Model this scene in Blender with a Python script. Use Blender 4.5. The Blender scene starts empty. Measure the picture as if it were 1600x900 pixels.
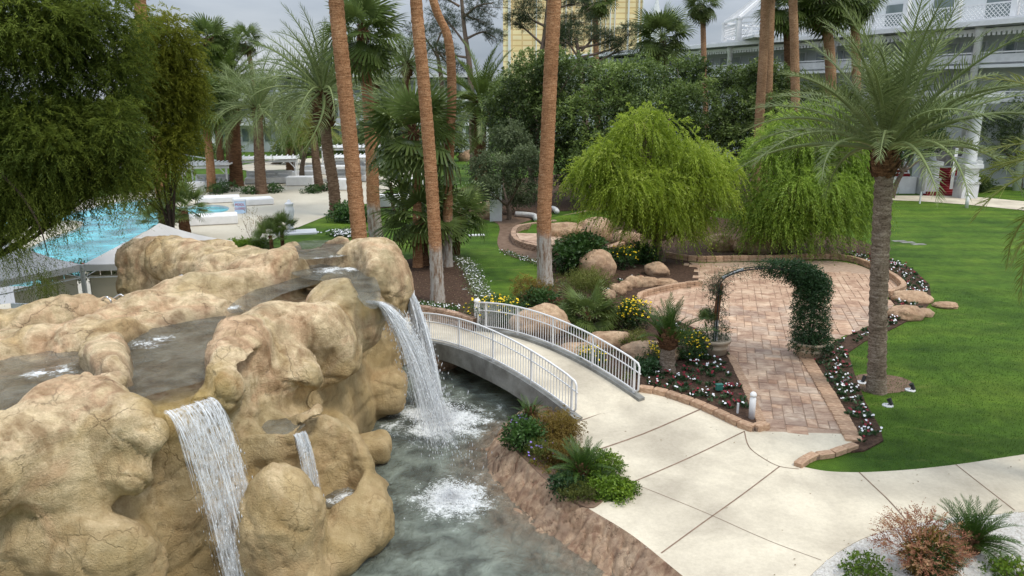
import bpy, bmesh, math, random
import numpy as np
from mathutils import Vector, Matrix, Euler
from mathutils.geometry import tessellate_polygon
random.seed(7); rng = np.random.default_rng(7)
S = bpy.context.scene; COL = S.collection
R = math.radians; PI = math.pi
# ---------------------------------------------------------------- camera, sky, sun, exposure
EYE = 8.5; PITCH = R(14); FPX = 1200.0          # eye height, downward tilt, focal length in photo pixels
cam = bpy.data.cameras.new('camera'); camo = bpy.data.objects.new('camera', cam); COL.objects.link(camo)
camo.location = (0, 0, EYE); camo.rotation_euler = (R(90) - PITCH, 0, 0)
cam.sensor_width = 36; cam.lens = 36 * FPX / 1600; cam.clip_end = 3000; cam.clip_start = 0.1
S.camera = camo
SUN_EL, SUN_AZ = R(60), R(125)                   # azimuth clockwise from +Y: behind the camera, to the right
world = bpy.data.worlds.new('World'); S.world = world; world.use_nodes = True
def build_world():
    nt = world.node_tree; N = nt.nodes; L = nt.links; N.clear()
    out = N.new('ShaderNodeOutputWorld'); bg = N.new('ShaderNodeBackground')
    sky = N.new('ShaderNodeTexSky'); sky.sky_type = 'NISHITA'; sky.sun_disc = False
    sky.sun_elevation = SUN_EL; sky.sun_rotation = SUN_AZ
    sc = N.new('ShaderNodeVectorMath'); sc.operation = 'SCALE'; sc.inputs['Scale'].default_value = 0.10
    L.new(sky.outputs[0], sc.inputs[0])
    tc = N.new('ShaderNodeTexCoord'); sep = N.new('ShaderNodeSeparateXYZ'); L.new(tc.outputs['Generated'], sep.inputs[0])
    mp = N.new('ShaderNodeMapping'); mp.inputs['Scale'].default_value = (1.6, 1.6, 7); L.new(tc.outputs['Generated'], mp.inputs[0])
    nz = N.new('ShaderNodeTexNoise'); nz.inputs['Scale'].default_value = 1.7; nz.inputs['Detail'].default_value = 6; nz.inputs['Distortion'].default_value = .4
    L.new(mp.outputs[0], nz.inputs[0])
    cr = N.new('ShaderNodeValToRGB'); L.new(nz.outputs[0], cr.inputs[0])
    cr.color_ramp.elements[0].position = .3; cr.color_ramp.elements[0].color = (.235, .275, .34, 1)
    cr.color_ramp.elements[1].position = .72; cr.color_ramp.elements[1].color = (.52, .55, .59, 1)
    el = N.new('ShaderNodeMapRange'); L.new(sep.outputs[2], el.inputs[0])     # an overcast sky is brighter overhead
    el.inputs[1].default_value = 0.08; el.inputs[2].default_value = .9; el.inputs[3].default_value = 1.0; el.inputs[4].default_value = 3.5
    mu = N.new('ShaderNodeVectorMath'); mu.operation = 'SCALE'; L.new(cr.outputs[0], mu.inputs[0]); L.new(el.outputs[0], mu.inputs['Scale'])
    mx = N.new('ShaderNodeMixRGB'); mx.inputs[0].default_value = .88; L.new(sc.outputs[0], mx.inputs[1]); L.new(mu.outputs[0], mx.inputs[2])
    L.new(mx.outputs[0], bg.inputs[0]); bg.inputs[1].default_value = 1.0; L.new(bg.outputs[0], out.inputs[0])
build_world()
sl = bpy.data.lights.new('sun', 'SUN'); sl.energy = 1.6; sl.angle = R(12); sl.color = (1, .93, .80)
so = bpy.data.objects.new('sun', sl); COL.objects.link(so)
sd = Vector((math.sin(SUN_AZ) * math.cos(SUN_EL), math.cos(SUN_AZ) * math.cos(SUN_EL), math.sin(SUN_EL)))
so.rotation_euler = sd.to_track_quat('Z', 'Y').to_euler(); so.location = (0, 0, 60)
S.view_settings.view_transform = 'Standard'; S.view_settings.look = 'None'; S.view_settings.exposure = 0.34; S.view_settings.gamma = 1
S.render.engine = 'CYCLES'
S.cycles.max_bounces = 6; S.cycles.transparent_max_bounces = 24; S.cycles.diffuse_bounces = 3; S.cycles.glossy_bounces = 3

# ---------------------------------------------------------------- measuring: a point of the place from its sighting
_c, _s = math.cos(PITCH), math.sin(PITCH)
def W(px, py, z=0.0):
    u = (px - 800) / FPX; v = (450 - py) / FPX; d = (u, _c + v * _s, -_s + v * _c); t = (z - EYE) / d[2]
    return Vector((d[0] * t, d[1] * t, z))
def WD(px, py, D):
    u = (px - 800) / FPX; v = (450 - py) / FPX; d = (u, _c + v * _s, -_s + v * _c); t = D / d[1]
    return Vector((d[0] * t, D, EYE + d[2] * t))

# ---------------------------------------------------------------- naming helpers
def tag(o, label=None, cat=None, group=None, kind=None):
    if label: o['label'] = label
    if cat: o['category'] = cat
    if group: o['group'] = group
    if kind: o['kind'] = kind
    return o
def thing(name, label, cat, loc=(0, 0, 0), rz=0, group=None):
    o = bpy.data.objects.new(name, None); o.empty_display_size = .3; COL.objects.link(o)
    o.location = loc; o.rotation_euler = (0, 0, rz); return tag(o, label, cat, group)
def woff(p):
    v = Vector((0, 0, 0))
    while p is not None: v = v + p.location; p = p.parent
    return v
def link(name, me, mat=None, parent=None):
    o = bpy.data.objects.new(name, me); COL.objects.link(o)
    if mat is not None and not me.materials: me.materials.append(mat)
    if parent is not None: o.parent = parent
    return o
def copy_tree(o, parent=None):
    c = o.copy(); COL.objects.link(c); c.parent = parent
    for ch in list(o.children): copy_tree(ch, c)
    return c
def npmesh(name, V, F, smooth=False, attrs=None, uv=None):
    """V (n,3); F: one int array (m,k) or a list of them."""
    V = np.asarray(V, dtype=np.float32); Fs = [F] if not isinstance(F, list) or (len(F) and np.ndim(F[0]) == 1) else F
    Fs = [np.asarray(f, dtype=np.int32) for f in Fs if len(f)]
    me = bpy.data.meshes.new(name); me.vertices.add(len(V)); me.vertices.foreach_set('co', V.ravel())
    lv = np.concatenate([f.ravel() for f in Fs]); me.loops.add(len(lv)); me.loops.foreach_set('vertex_index', lv)
    sizes = np.concatenate([np.full(len(f), f.shape[1], dtype=np.int32) for f in Fs])
    st = np.concatenate([[0], np.cumsum(sizes)[:-1]]).astype(np.int32)
    me.polygons.add(len(sizes)); me.polygons.foreach_set('loop_start', st)
    if smooth: me.polygons.foreach_set('use_smooth', np.ones(len(sizes), dtype=bool))
    if attrs:
        for k, a in attrs.items():
            at = me.attributes.new(k, 'FLOAT', 'POINT'); at.data.foreach_set('value', np.asarray(a, dtype=np.float32))
    me.update(calc_edges=True); me.validate(); return me

# ---------------------------------------------------------------- noise in numpy
def _h(i, j, k, seed):
    n = (i.astype(np.int64) * 374761393 + j.astype(np.int64) * 668265263 + k.astype(np.int64) * 2147483647 + seed * 1274126177) & 0xffffffff
    n = ((n ^ (n >> 13)) * 1274126177) & 0xffffffff
    n = ((n ^ (n >> 16)) * 668265263) & 0xffffffff
    return ((n ^ (n >> 15)) & 0xffffff) / float(0xffffff)
def vnoise(P, seed=0):
    P = np.asarray(P, dtype=np.float64); f = np.floor(P); t = P - f; t = t * t * (3 - 2 * t); i, j, k = (f[..., a].astype(np.int64) for a in range(3))
    r = 0
    for a in (0, 1):
        for b in (0, 1):
            for c in (0, 1):
                w = (t[..., 0] if a else 1 - t[..., 0]) * (t[..., 1] if b else 1 - t[..., 1]) * (t[..., 2] if c else 1 - t[..., 2])
                r = r + w * _h(i + a, j + b, k + c, seed)
    return r * 2 - 1
def fbm(P, octv=4, seed=0):
    P = np.asarray(P, dtype=np.float64); r = 0; a = .5
    for o in range(octv): r = r + a * vnoise(P * 2 ** o + 13.7 * o, seed + o); a *= .5
    return r
def facets(P, seed=0):
    P = np.asarray(P, dtype=np.float64); f = np.floor(P).astype(np.int64); f1 = np.full(len(P), 9.); best = np.zeros_like(P); hid = np.zeros(len(P), np.int64)
    for a in (-1, 0, 1):
        for b in (-1, 0, 1):
            for c in (-1, 0, 1):
                g = f + np.array([a, b, c]); q = np.stack([_h(g[:, 0], g[:, 1], g[:, 2], seed + s) for s in (11, 23, 37)], 1); d = np.sqrt(((g + q - P) ** 2).sum(1)); m = d < f1
                f1 = np.where(m, d, f1); best = np.where(m[:, None], g + q, best); hid = np.where(m, g[:, 0] * 73 + g[:, 1] * 179 + g[:, 2] * 283, hid)
    n = np.stack([_h(hid, hid * 3, hid * 5, s) for s in (1, 2, 3)], 1) * 2 - 1; return np.clip(((P - best) * n).sum(1) + .4 * (_h(hid, hid, hid * 7, 9) - .5), -.7, .7)
def worley_edge(P, seed=0):
    P = np.asarray(P, dtype=np.float64); f = np.floor(P).astype(np.int64); f1 = np.full(len(P), 9.); f2 = np.full(len(P), 9.)
    for a in (-1, 0, 1):
        for b in (-1, 0, 1):
            for c in (-1, 0, 1):
                g = f + np.array([a, b, c]); q = np.stack([_h(g[:, 0], g[:, 1], g[:, 2], seed + s) for s in (11, 23, 37)], 1)
                d = np.sqrt(((g + q - P) ** 2).sum(1)); m = d < f1
                f2 = np.where(m, f1, np.minimum(f2, d)); f1 = np.where(m, d, f1)
    return f2 - f1

# ---------------------------------------------------------------- materials
def newmat(name):
    m = bpy.data.materials.new(name); m.use_nodes = True; nt = m.node_tree
    return m, nt.nodes, nt.links, nt.nodes['Principled BSDF']
def ramp(N, stops):
    r = N.new('ShaderNodeValToRGB'); e = r.color_ramp.elements
    while len(e) < len(stops): e.new(.5)
    for k, (p, c) in enumerate(stops): e[k].position = p; e[k].color = (*c, 1)
    return r
def noise(N, L, vec, scale, detail=4, rough=.55, dist=0):
    n = N.new('ShaderNodeTexNoise'); n.inputs['Scale'].default_value = scale; n.inputs['Detail'].default_value = detail
    n.inputs['Roughness'].default_value = rough; n.inputs['Distortion'].default_value = dist; L.new(vec, n.inputs['Vector']); return n
def mapping(N, L, vec, sc):
    m = N.new('ShaderNodeMapping'); m.inputs['Scale'].default_value = sc; L.new(vec, m.inputs[0]); return m.outputs[0]
def mix(N, L, fac, a, b, mode='MIX'):
    m = N.new('ShaderNodeMixRGB'); m.blend_type = mode
    for i, v in ((0, fac), (1, a), (2, b)):
        if isinstance(v, (int, float)): m.inputs[i].default_value = v
        elif isinstance(v, tuple): m.inputs[i].default_value = (*v, 1)
        else: L.new(v, m.inputs[i])
    return m.outputs[0]
def maprange(N, L, v, a, b, c=0., d=1.):
    m = N.new('ShaderNodeMapRange'); L.new(v, m.inputs[0])
    for i, x in enumerate((a, b, c, d)): m.inputs[i + 1].default_value = x
    return m.outputs[0]
def bump(N, L, h, strength, dist, bs):
    b = N.new('ShaderNodeBump'); b.inputs['Strength'].default_value = strength; b.inputs['Distance'].default_value = dist
    L.new(h, b.inputs['Height']); L.new(b.outputs[0], bs.inputs['Normal']); return b
def simple(name, cols, scale=6, rough=.7, bmp=.2, bd=.01, det=5, obj_rand=0, coord='Object', spec=.3, metal=0):
    """colour noise between the stops; obj_rand varies each piece's tone."""
    m, N, L, B = newmat(name); tc = N.new('ShaderNodeTexCoord'); v = tc.outputs[coord]
    n = noise(N, L, v, scale, det); k = len(cols); r = ramp(N, [(.3 + .4 * i / max(1, k - 1), c) for i, c in enumerate(cols)]); L.new(n.outputs[0], r.inputs[0])
    c = r.outputs[0]
    if obj_rand:
        oi = N.new('ShaderNodeObjectInfo'); f = maprange(N, L, oi.outputs['Random'], 0, 1, 1 - obj_rand, 1 + obj_rand)
        hs = N.new('ShaderNodeHueSaturation'); L.new(c, hs.inputs['Color']); L.new(f, hs.inputs['Value']); c = hs.outputs[0]
    L.new(c, B.inputs['Base Color']); B.inputs['Roughness'].default_value = rough; B.inputs['Specular IOR Level'].default_value = spec; B.inputs['Metallic'].default_value = metal
    if bmp: n2 = noise(N, L, v, scale * 4, 6); bump(N, L, n2.outputs[0], bmp, bd, B)
    return m
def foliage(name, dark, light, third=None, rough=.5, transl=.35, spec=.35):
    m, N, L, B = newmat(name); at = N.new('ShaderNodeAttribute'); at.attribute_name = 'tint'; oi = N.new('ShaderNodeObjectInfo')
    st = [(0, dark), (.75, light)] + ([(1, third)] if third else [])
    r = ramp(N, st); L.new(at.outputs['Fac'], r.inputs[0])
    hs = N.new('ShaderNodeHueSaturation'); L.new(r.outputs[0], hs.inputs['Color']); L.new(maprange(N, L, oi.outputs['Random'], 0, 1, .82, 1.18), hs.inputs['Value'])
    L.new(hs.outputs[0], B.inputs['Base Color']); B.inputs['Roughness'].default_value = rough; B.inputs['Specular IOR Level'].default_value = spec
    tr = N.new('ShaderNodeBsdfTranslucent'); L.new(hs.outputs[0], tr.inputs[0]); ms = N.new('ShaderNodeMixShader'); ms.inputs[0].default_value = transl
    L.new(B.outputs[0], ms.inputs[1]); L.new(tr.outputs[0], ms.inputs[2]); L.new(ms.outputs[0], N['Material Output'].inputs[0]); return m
M = {}
def lawn_mat():
    m, N, L, B = newmat('lawn_grass'); g = N.new('ShaderNodeNewGeometry'); v = g.outputs['Position']
    wv = N.new('ShaderNodeTexWave'); wv.wave_type = 'RINGS'; wv.inputs['Scale'].default_value = .16; wv.inputs['Distortion'].default_value = 2.5; wv.inputs['Detail'].default_value = 3; mv = N.new('ShaderNodeMapping'); mv.inputs['Location'].default_value = (-30, 4, 0); L.new(v, mv.inputs[0]); L.new(mv.outputs[0], wv.inputs['Vector'])
    a = noise(N, L, v, .22, 4, .6, .6); b = noise(N, L, v, 2.2, 5); c = noise(N, L, mapping(N, L, v, (60, 25, 30)), 1, 3)
    d = noise(N, L, mapping(N, L, v, (.35, 1.3, 1)), 1.0, 4, .6, 1.2)
    r = ramp(N, [(.32, (.042, .095, .010)), (.5, (.072, .143, .014)), (.68, (.115, .19, .020))]); L.new(a.outputs[0], r.inputs[0])
    r2 = ramp(N, [(.3, (.6, .62, .6)), (.7, (1.3, 1.25, 1.2))]); L.new(b.outputs[0], r2.inputs[0])
    r3 = ramp(N, [(.25, (.45, .5, .45)), (.75, (1.5, 1.45, 1.4))]); L.new(c.outputs[0], r3.inputs[0])
    r4 = ramp(N, [(.60, (0, 0, 0)), (.80, (1, 1, 1))]); L.new(d.outputs[0], r4.inputs[0])
    col = mix(N, L, .75, r.outputs[0], r2.outputs[0], 'MULTIPLY'); col = mix(N, L, .8, col, r3.outputs[0], 'MULTIPLY')
    rw = ramp(N, [(.2, (.86, .86, .86)), (.8, (1.12, 1.12, 1.1))]); L.new(wv.outputs['Fac'], rw.inputs[0]); col = mix(N, L, .8, col, rw.outputs[0], 'MULTIPLY')
    dry = N.new('ShaderNodeMath'); dry.operation = 'MULTIPLY'; dry.inputs[1].default_value = .55; L.new(r4.outputs[0], dry.inputs[0])
    col = mix(N, L, dry.outputs[0], col, (.24, .25, .065))
    L.new(col, B.inputs['Base Color']); B.inputs['Roughness'].default_value = .75; B.inputs['Specular IOR Level'].default_value = .15
    bump(N, L, c.outputs[0], .9, .05, B); return m
def concrete_mat(name, base, stain, sc=.6):
    m, N, L, B = newmat(name); g = N.new('ShaderNodeNewGeometry'); v = g.outputs['Position']
    a = noise(N, L, v, sc, 6, .6, .3); b = noise(N, L, v, 14, 6, .7); c = noise(N, L, v, 90, 2)
    r = ramp(N, [(.34, stain), (.60, base), (.8, tuple(min(1, x * 1.1) for x in base))]); L.new(a.outputs[0], r.inputs[0])
    r2 = ramp(N, [(.25, (.84, .83, .8)), (.6, (1.04, 1.04, 1.04))]); L.new(b.outputs[0], r2.inputs[0])
    col = mix(N, L, .8, r.outputs[0], r2.outputs[0], 'MULTIPLY')
    r3 = ramp(N, [(.3, (.8, .78, .75)), (.5, (1, 1, 1))]); L.new(c.outputs[0], r3.inputs[0]); col = mix(N, L, .5, col, r3.outputs[0], 'MULTIPLY')
    sp = N.new('ShaderNodeTexVoronoi'); sp.inputs['Scale'].default_value = 4; L.new(v, sp.inputs[0])
    r5 = ramp(N, [(.012, (.45, .4, .33)), (.03, (1, 1, 1))]); L.new(sp.outputs['Distance'], r5.inputs[0]); col = mix(N, L, .6, col, r5.outputs[0], 'MULTIPLY')
    L.new(col, B.inputs['Base Color']); B.inputs['Roughness'].default_value = .8; B.inputs['Specular IOR Level'].default_value = .25
    bump(N, L, c.outputs[0], .25, .004, B); return m
def rock_mat(name, tones, crack=.8, wet=False, stain=(.20, .105, .04), sc=1.0):
    m, N, L, B = newmat(name); g = N.new('ShaderNodeNewGeometry'); v = g.outputs['Position']
    wn = noise(N, L, v, 1.1 * sc, 4); wv = N.new('ShaderNodeVectorMath'); wv.operation = 'MULTIPLY_ADD'; L.new(wn.outputs['Color'], wv.inputs[0]); wv.inputs[1].default_value = (.9, .9, .9); L.new(v, wv.inputs[2])
    a = noise(N, L, v, .55 * sc, 5, .6, .8); b = noise(N, L, v, 3.2 * sc, 8, .7); f = noise(N, L, v, 26 * sc, 6, .7)
    st = noise(N, L, mapping(N, L, v, (2.6 * sc, 2.6 * sc, .45 * sc)), 1, 6, .6, .5)                   # stains run down the faces
    k = len(tones); r = ramp(N, [(.33 + .36 * i / (k - 1), c) for i, c in enumerate(tones)]); L.new(a.outputs[0], r.inputs[0])
    r2 = ramp(N, [(.30, (.50, .44, .36)), (.60, (1.14, 1.12, 1.06))]); L.new(b.outputs[0], r2.inputs[0]); col = mix(N, L, .75, r.outputs[0], r2.outputs[0], 'MULTIPLY')
    r3 = ramp(N, [(.46, (0, 0, 0)), (.68, (1, 1, 1))]); L.new(st.outputs[0], r3.inputs[0])
    sm = N.new('ShaderNodeMath'); sm.operation = 'MULTIPLY'; sm.inputs[1].default_value = .65; L.new(r3.outputs[0], sm.inputs[0]); col = mix(N, L, sm.outputs[0], col, stain)
    r4 = ramp(N, [(.3, (.78, .76, .72)), (.6, (1.06, 1.06, 1.06))]); L.new(f.outputs[0], r4.inputs[0]); col = mix(N, L, .8, col, r4.outputs[0], 'MULTIPLY')
    vo = N.new('ShaderNodeTexVoronoi'); vo.feature = 'DISTANCE_TO_EDGE'; vo.inputs['Scale'].default_value = 1.15 * sc; L.new(wv.outputs[0], vo.inputs[0])
    cn = noise(N, L, v, .9 * sc, 3); cmask = maprange(N, L, cn.outputs[0], .46, .60)
    ck = maprange(N, L, vo.outputs['Distance'], 0, .020, 1, 0); cm = N.new('ShaderNodeMath'); cm.operation = 'MULTIPLY'; L.new(ck, cm.inputs[0]); L.new(cmask, cm.inputs[1])
    cm2 = N.new('ShaderNodeMath'); cm2.operation = 'MULTIPLY'; cm2.inputs[1].default_value = crack; L.new(cm.outputs[0], cm2.inputs[0])
    vo2 = N.new('ShaderNodeTexVoronoi'); vo2.feature = 'DISTANCE_TO_EDGE'; vo2.inputs['Scale'].default_value = 3.6 * sc; L.new(wv.outputs[0], vo2.inputs[0])
    ck2 = maprange(N, L, vo2.outputs['Distance'], 0, .03, 1, 0); cn2 = noise(N, L, v, 1.7 * sc, 2); m2 = maprange(N, L, cn2.outputs[0], .55, .68)
    cm3 = N.new('ShaderNodeMath'); cm3.operation = 'MULTIPLY'; L.new(ck2, cm3.inputs[0]); L.new(m2, cm3.inputs[1])
    mxx = N.new('ShaderNodeMath'); mxx.operation = 'MAXIMUM'; L.new(cm2.outputs[0], mxx.inputs[0])
    c4 = N.new('ShaderNodeMath'); c4.operation = 'MULTIPLY'; c4.inputs[1].default_value = .6; L.new(cm3.outputs[0], c4.inputs[0]); L.new(c4.outputs[0], mxx.inputs[1])
    col = mix(N, L, mxx.outputs[0], col, (.075, .045, .025))
    if wet:                                                                              # soaked rock round the upper pools
        at = N.new('ShaderNodeAttribute'); at.attribute_name = 'wet'
        wc = mix(N, L, .85, col, (.42, .42, .42), 'MULTIPLY'); col = mix(N, L, at.outputs['Fac'], col, wc)
        L.new(maprange(N, L, at.outputs['Fac'], 0, 1, .82, .25), B.inputs['Roughness'])
        av = N.new('ShaderNodeAttribute'); av.attribute_name = 'algae'; col = mix(N, L, av.outputs['Fac'], col, (.42, .29, .075))
    else: B.inputs['Roughness'].default_value = .82
    gn = noise(N, L, v, .42 * sc, 4, .6, 1.0); gk = maprange(N, L, gn.outputs[0], .50, .68, 0, .55); col = mix(N, L, gk, col, (.27, .225, .115) if wet else (.30, .22, .16))
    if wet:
        sz = N.new('ShaderNodeSeparateXYZ'); L.new(v, sz.inputs[0]); dn = N.new('ShaderNodeMath'); dn.operation = 'MULTIPLY_ADD'; L.new(b.outputs[0], dn.inputs[0]); dn.inputs[1].default_value = 2.2; L.new(sz.outputs[2], dn.inputs[2]); col = mix(N, L, maprange(N, L, dn.outputs[0], 2.2, 4.2, .62, 0), col, (.40, .285, .125))     # ochre tone, stronger towards the bottom
    L.new(col, B.inputs['Base Color']); B.inputs['Specular IOR Level'].default_value = .3
    hh = N.new('ShaderNodeMath'); hh.operation = 'MULTIPLY_ADD'; L.new(mxx.outputs[0], hh.inputs[0]); hh.inputs[1].default_value = -.6
    ad = N.new('ShaderNodeMath'); ad.operation = 'MULTIPLY_ADD'; L.new(b.outputs[0], ad.inputs[0]); ad.inputs[1].default_value = 1.3; L.new(f.outputs[0], ad.inputs[2]); L.new(ad.outputs[0], hh.inputs[2])
    bump(N, L, hh.outputs[0], .7, .09 / sc, B); return m
M['lawn'] = lawn_mat()
M['concrete'] = concrete_mat('pale_concrete', (.66, .595, .47), (.43, .38, .30), .42)
M['deck'] = concrete_mat('pool_deck_concrete', (.56, .52, .43), (.47, .43, .35), .2)
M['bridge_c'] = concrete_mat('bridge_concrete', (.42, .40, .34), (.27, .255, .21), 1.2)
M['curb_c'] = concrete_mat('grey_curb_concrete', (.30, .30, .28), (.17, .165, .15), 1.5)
M['mulch'] = simple('dark_mulch', [(.035, .019, .011), (.075, .042, .026), (.12, .07, .045)], 9, .95, 1, .05, 8, coord='Object')
M['dirt'] = simple('brown_dirt', [(.11, .068, .045), (.17, .11, .075), (.21, .145, .10)], 3, .95, .8, .03, 8)
M['gravel'] = simple('white_gravel', [(.52, .47, .40), (.76, .73, .68), (.88, .86, .82)], 22, .9, 1, .04, 6)
M['joint'] = simple('brown_joint_filler', [(.17, .115, .08), (.26, .18, .13)], 5, .9)
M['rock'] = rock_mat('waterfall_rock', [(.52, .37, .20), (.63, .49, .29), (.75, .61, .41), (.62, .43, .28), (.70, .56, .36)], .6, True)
M['boulder'] = rock_mat('garden_boulder', [(.42, .28, .18), (.53, .37, .25), (.62, .46, .31)], .5, stain=(.30, .17, .10), sc=1.4)
M['bank'] = rock_mat('bank_stone', [(.33, .22, .15), (.45, .32, .225), (.55, .42, .31)], .9, stain=(.17, .075, .045), sc=2.2)
M['brick'] = simple('tan_brick', [(.30, .18, .11), (.42, .27, .175), (.52, .37, .25)], 5, .85, .6, .01, 6, .18)
M['wallbrick'] = simple('wall_block', [(.26, .15, .10), (.38, .255, .18), (.45, .34, .25)], 5, .88, .8, .02, 6, .22)
M['white'] = simple('white_paint', [(.70, .70, .71), (.80, .80, .80)], 3, .4, .03, .002, spec=.4)
M['white_old'] = simple('weathered_white_paint', [(.55, .56, .57), (.72, .73, .74)], 1.2, .55, .05, .004)
M['cushion'] = simple('white_cushion', [(.68, .68, .68), (.80, .80, .80)], 2, .85, .1, .01)
M['tent'] = simple('grey_white_canvas', [(.50, .49, .48), (.62, .61, .60)], .8, .7, .1, .02)
M['beige'] = simple('beige_cloth_panel', [(.42, .38, .29), (.52, .47, .37)], .8, .8)
M['steel'] = simple('stainless_steel', [(.55, .55, .55), (.7, .7, .7)], 4, .25, 0, metal=.9)
M['black'] = simple('black_plastic', [(.02, .02, .02), (.05, .05, .05)], 8, .5)
M['green_box'] = simple('green_plastic', [(.03, .14, .11), (.05, .2, .16)], 8, .5)
M['dark'] = simple('dark_recess', [(.02, .02, .02), (.04, .04, .035)], 3, .9)
M['pipe'] = simple('white_pvc', [(.6, .6, .6), (.75, .75, .75)], 6, .5)
M['red'] = simple('red_carpet', [(.16, .015, .018), (.24, .025, .028)], 3, .95)
M['redsign'] = simple('red_sign_print', [(.42, .03, .06), (.5, .04, .08)], 5, .5)
M['bluesign'] = simple('pale_blue_board', [(.42, .58, .78), (.5, .66, .84)], 3, .5)
M['orange_trim'] = simple('terracotta', [(.30, .13, .07), (.38, .18, .10)], 4, .8)
M['potmat'] = simple('sandstone_planter', [(.38, .30, .215), (.50, .41, .30)], 5, .75, .3, .01)
M['bark'] = simple('grey_brown_bark', [(.07, .05, .035), (.15, .11, .08), (.2, .155, .12)], 8, .95, 1, .03, 8)
M['darkbark'] = simple('dark_bark', [(.03, .022, .016), (.07, .05, .035)], 8, .95, 1, .03, 8)
M['pinebark'] = simple('pine_bark', [(.14, .10, .075), (.24, .18, .14)], 6, .95, 1, .03, 8)
M['wood'] = simple('rust_brown_wood', [(.16, .065, .03), (.24, .10, .05)], 8, .7)
M['yellow'] = simple('yellow_petals', [(.75, .50, .01), (.85, .62, .02)], 8, .6)
M['whitefl'] = simple('white_petals', [(.70, .70, .74), (.85, .85, .86)], 8, .6)
M['redfl'] = simple('dark_red_petals', [(.12, .008, .015), (.25, .015, .03)], 8, .6)
M['scarlet'] = simple('scarlet_bracts', [(.5, .02, .04), (.65, .04, .07)], 8, .6)
M['purple'] = simple('violet_petals', [(.18, .12, .4), (.28, .2, .55)], 8, .6)
M['leaf_dark'] = foliage('broad_tree_leaves', (.035, .06, .016), (.18, .25, .06), (.36, .44, .14), .45, .3)
M['leaf_grey'] = foliage('grey_green_leaves', (.06, .09, .035), (.17, .215, .095), (.27, .32, .16), .5, .3)
M['leaf_feather'] = foliage('feathery_leaves', (.06, .09, .016), (.185, .235, .038), (.35, .39, .08), .6, .55, .15)
M['leaf_olive'] = foliage('olive_feathery_leaves', (.14, .165, .02), (.34, .36, .045), (.56, .55, .13), .6, .55, .15)
M['leaf_willow'] = foliage('yellow_green_leaves', (.15, .22, .02), (.42, .54, .06), (.66, .74, .17), .5, .55)
M['leaf_willow2'] = foliage('mid_green_leaves', (.11, .18, .02), (.32, .46, .065), (.54, .66, .15), .5, .5)
M['leaf_pine'] = foliage('pine_needles', (.03, .05, .02), (.07, .10, .035), (.11, .14, .05), .6, .2)
M['leaf_bush'] = foliage('bush_leaves', (.025, .06, .015), (.07, .15, .03), (.12, .22, .05), .4, .3)
M['leaf_ivy'] = foliage('vine_leaves', (.02, .05, .018), (.055, .115, .04), (.13, .2, .09), .35, .25)
M['leaf_lime'] = foliage('lime_ground_cover', (.07, .13, .015), (.16, .26, .02), (.3, .36, .03), .5, .35)
M['leaf_rust'] = foliage('rusty_yellow_leaves', (.12, .07, .015), (.26, .19, .035), (.36, .32, .06), .6, .35)
M['leaf_red'] = foliage('red_brown_leaves', (.16, .05, .03), (.33, .16, .09), (.46, .30, .16), .6, .35)
M['leaf_grass'] = foliage('ornamental_grass', (.07, .09, .015), (.17, .19, .04), (.28, .26, .09), .6, .4)
M['frond_fan'] = foliage('fan_frond', (.06, .10, .022), (.19, .255, .07), (.44, .49, .24), .38, .3, .5)
M['frond_date'] = foliage('date_frond', (.085, .115, .035), (.215, .27, .10), (.44, .50, .23), .45, .3, .4)
M['frond_canary'] = foliage('canary_frond', (.04, .07, .015), (.14, .20, .04), (.30, .34, .09), .4, .3, .5)
M['frond_yellow'] = foliage('yellow_green_frond', (.10, .13, .02), (.26, .29, .06), (.45, .42, .17), .45, .4, .4)
M['frond_dry'] = foliage('dry_frond', (.15, .10, .05), (.3, .22, .12), (.4, .32, .2), .7, .3)
M['cycad'] = foliage('cycad_frond', (.02, .05, .010), (.065, .125, .02), (.16, .24, .05), .4, .25, .4)
def trunk_mat(name, tones, paint=None, ring=9.0):
    m, N, L, B = newmat(name); tc = N.new('ShaderNodeTexCoord'); v = tc.outputs['Object']
    a = noise(N, L, mapping(N, L, v, (3, 3, ring * 3)), 1, 6, .65); b = noise(N, L, v, 1.4, 4); f = noise(N, L, mapping(N, L, v, (18, 18, 30)), 1, 5, .7)
    r = ramp(N, [(.3 + .4 * i / (len(tones) - 1), c) for i, c in enumerate(tones)]); L.new(a.outputs[0], r.inputs[0])
    r2 = ramp(N, [(.3, (.75, .72, .7)), (.7, (1.2, 1.2, 1.2))]); L.new(b.outputs[0], r2.inputs[0]); col = mix(N, L, .9, r.outputs[0], r2.outputs[0], 'MULTIPLY')
    r3 = ramp(N, [(.36, (.38, .34, .3)), (.56, (1.2, 1.2, 1.2))]); L.new(f.outputs[0], r3.inputs[0]); col = mix(N, L, .85, col, r3.outputs[0], 'MULTIPLY')
    if paint:                                                          # old whitewash on the lowest metres of the trunk
        sep = N.new('ShaderNodeSeparateXYZ'); L.new(v, sep.inputs[0]); e = N.new('ShaderNodeMath'); e.operation = 'MULTIPLY_ADD'; L.new(b.outputs[0], e.inputs[0]); e.inputs[1].default_value = 1.3; L.new(sep.outputs[2], e.inputs[2])
        k = maprange(N, L, e.outputs[0], paint + .35, paint + .85, 1, 0); w = noise(N, L, mapping(N, L, v, (7, 7, 1.6)), 1, 6, .7)
        rw = ramp(N, [(.38, (.22, .14, .09)), (.5, (.40, .35, .30)), (.65, (.52, .49, .45))]); L.new(w.outputs[0], rw.inputs[0]); col = mix(N, L, k, col, rw.outputs[0])
    L.new(col, B.inputs['Base Color']); B.inputs['Roughness'].default_value = .9; B.inputs['Specular IOR Level'].default_value = .15
    bump(N, L, a.outputs[0], .8, .05, B); return m
OR = [(.20, .092, .042), (.39, .205, .105), (.54, .335, .195)]
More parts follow.
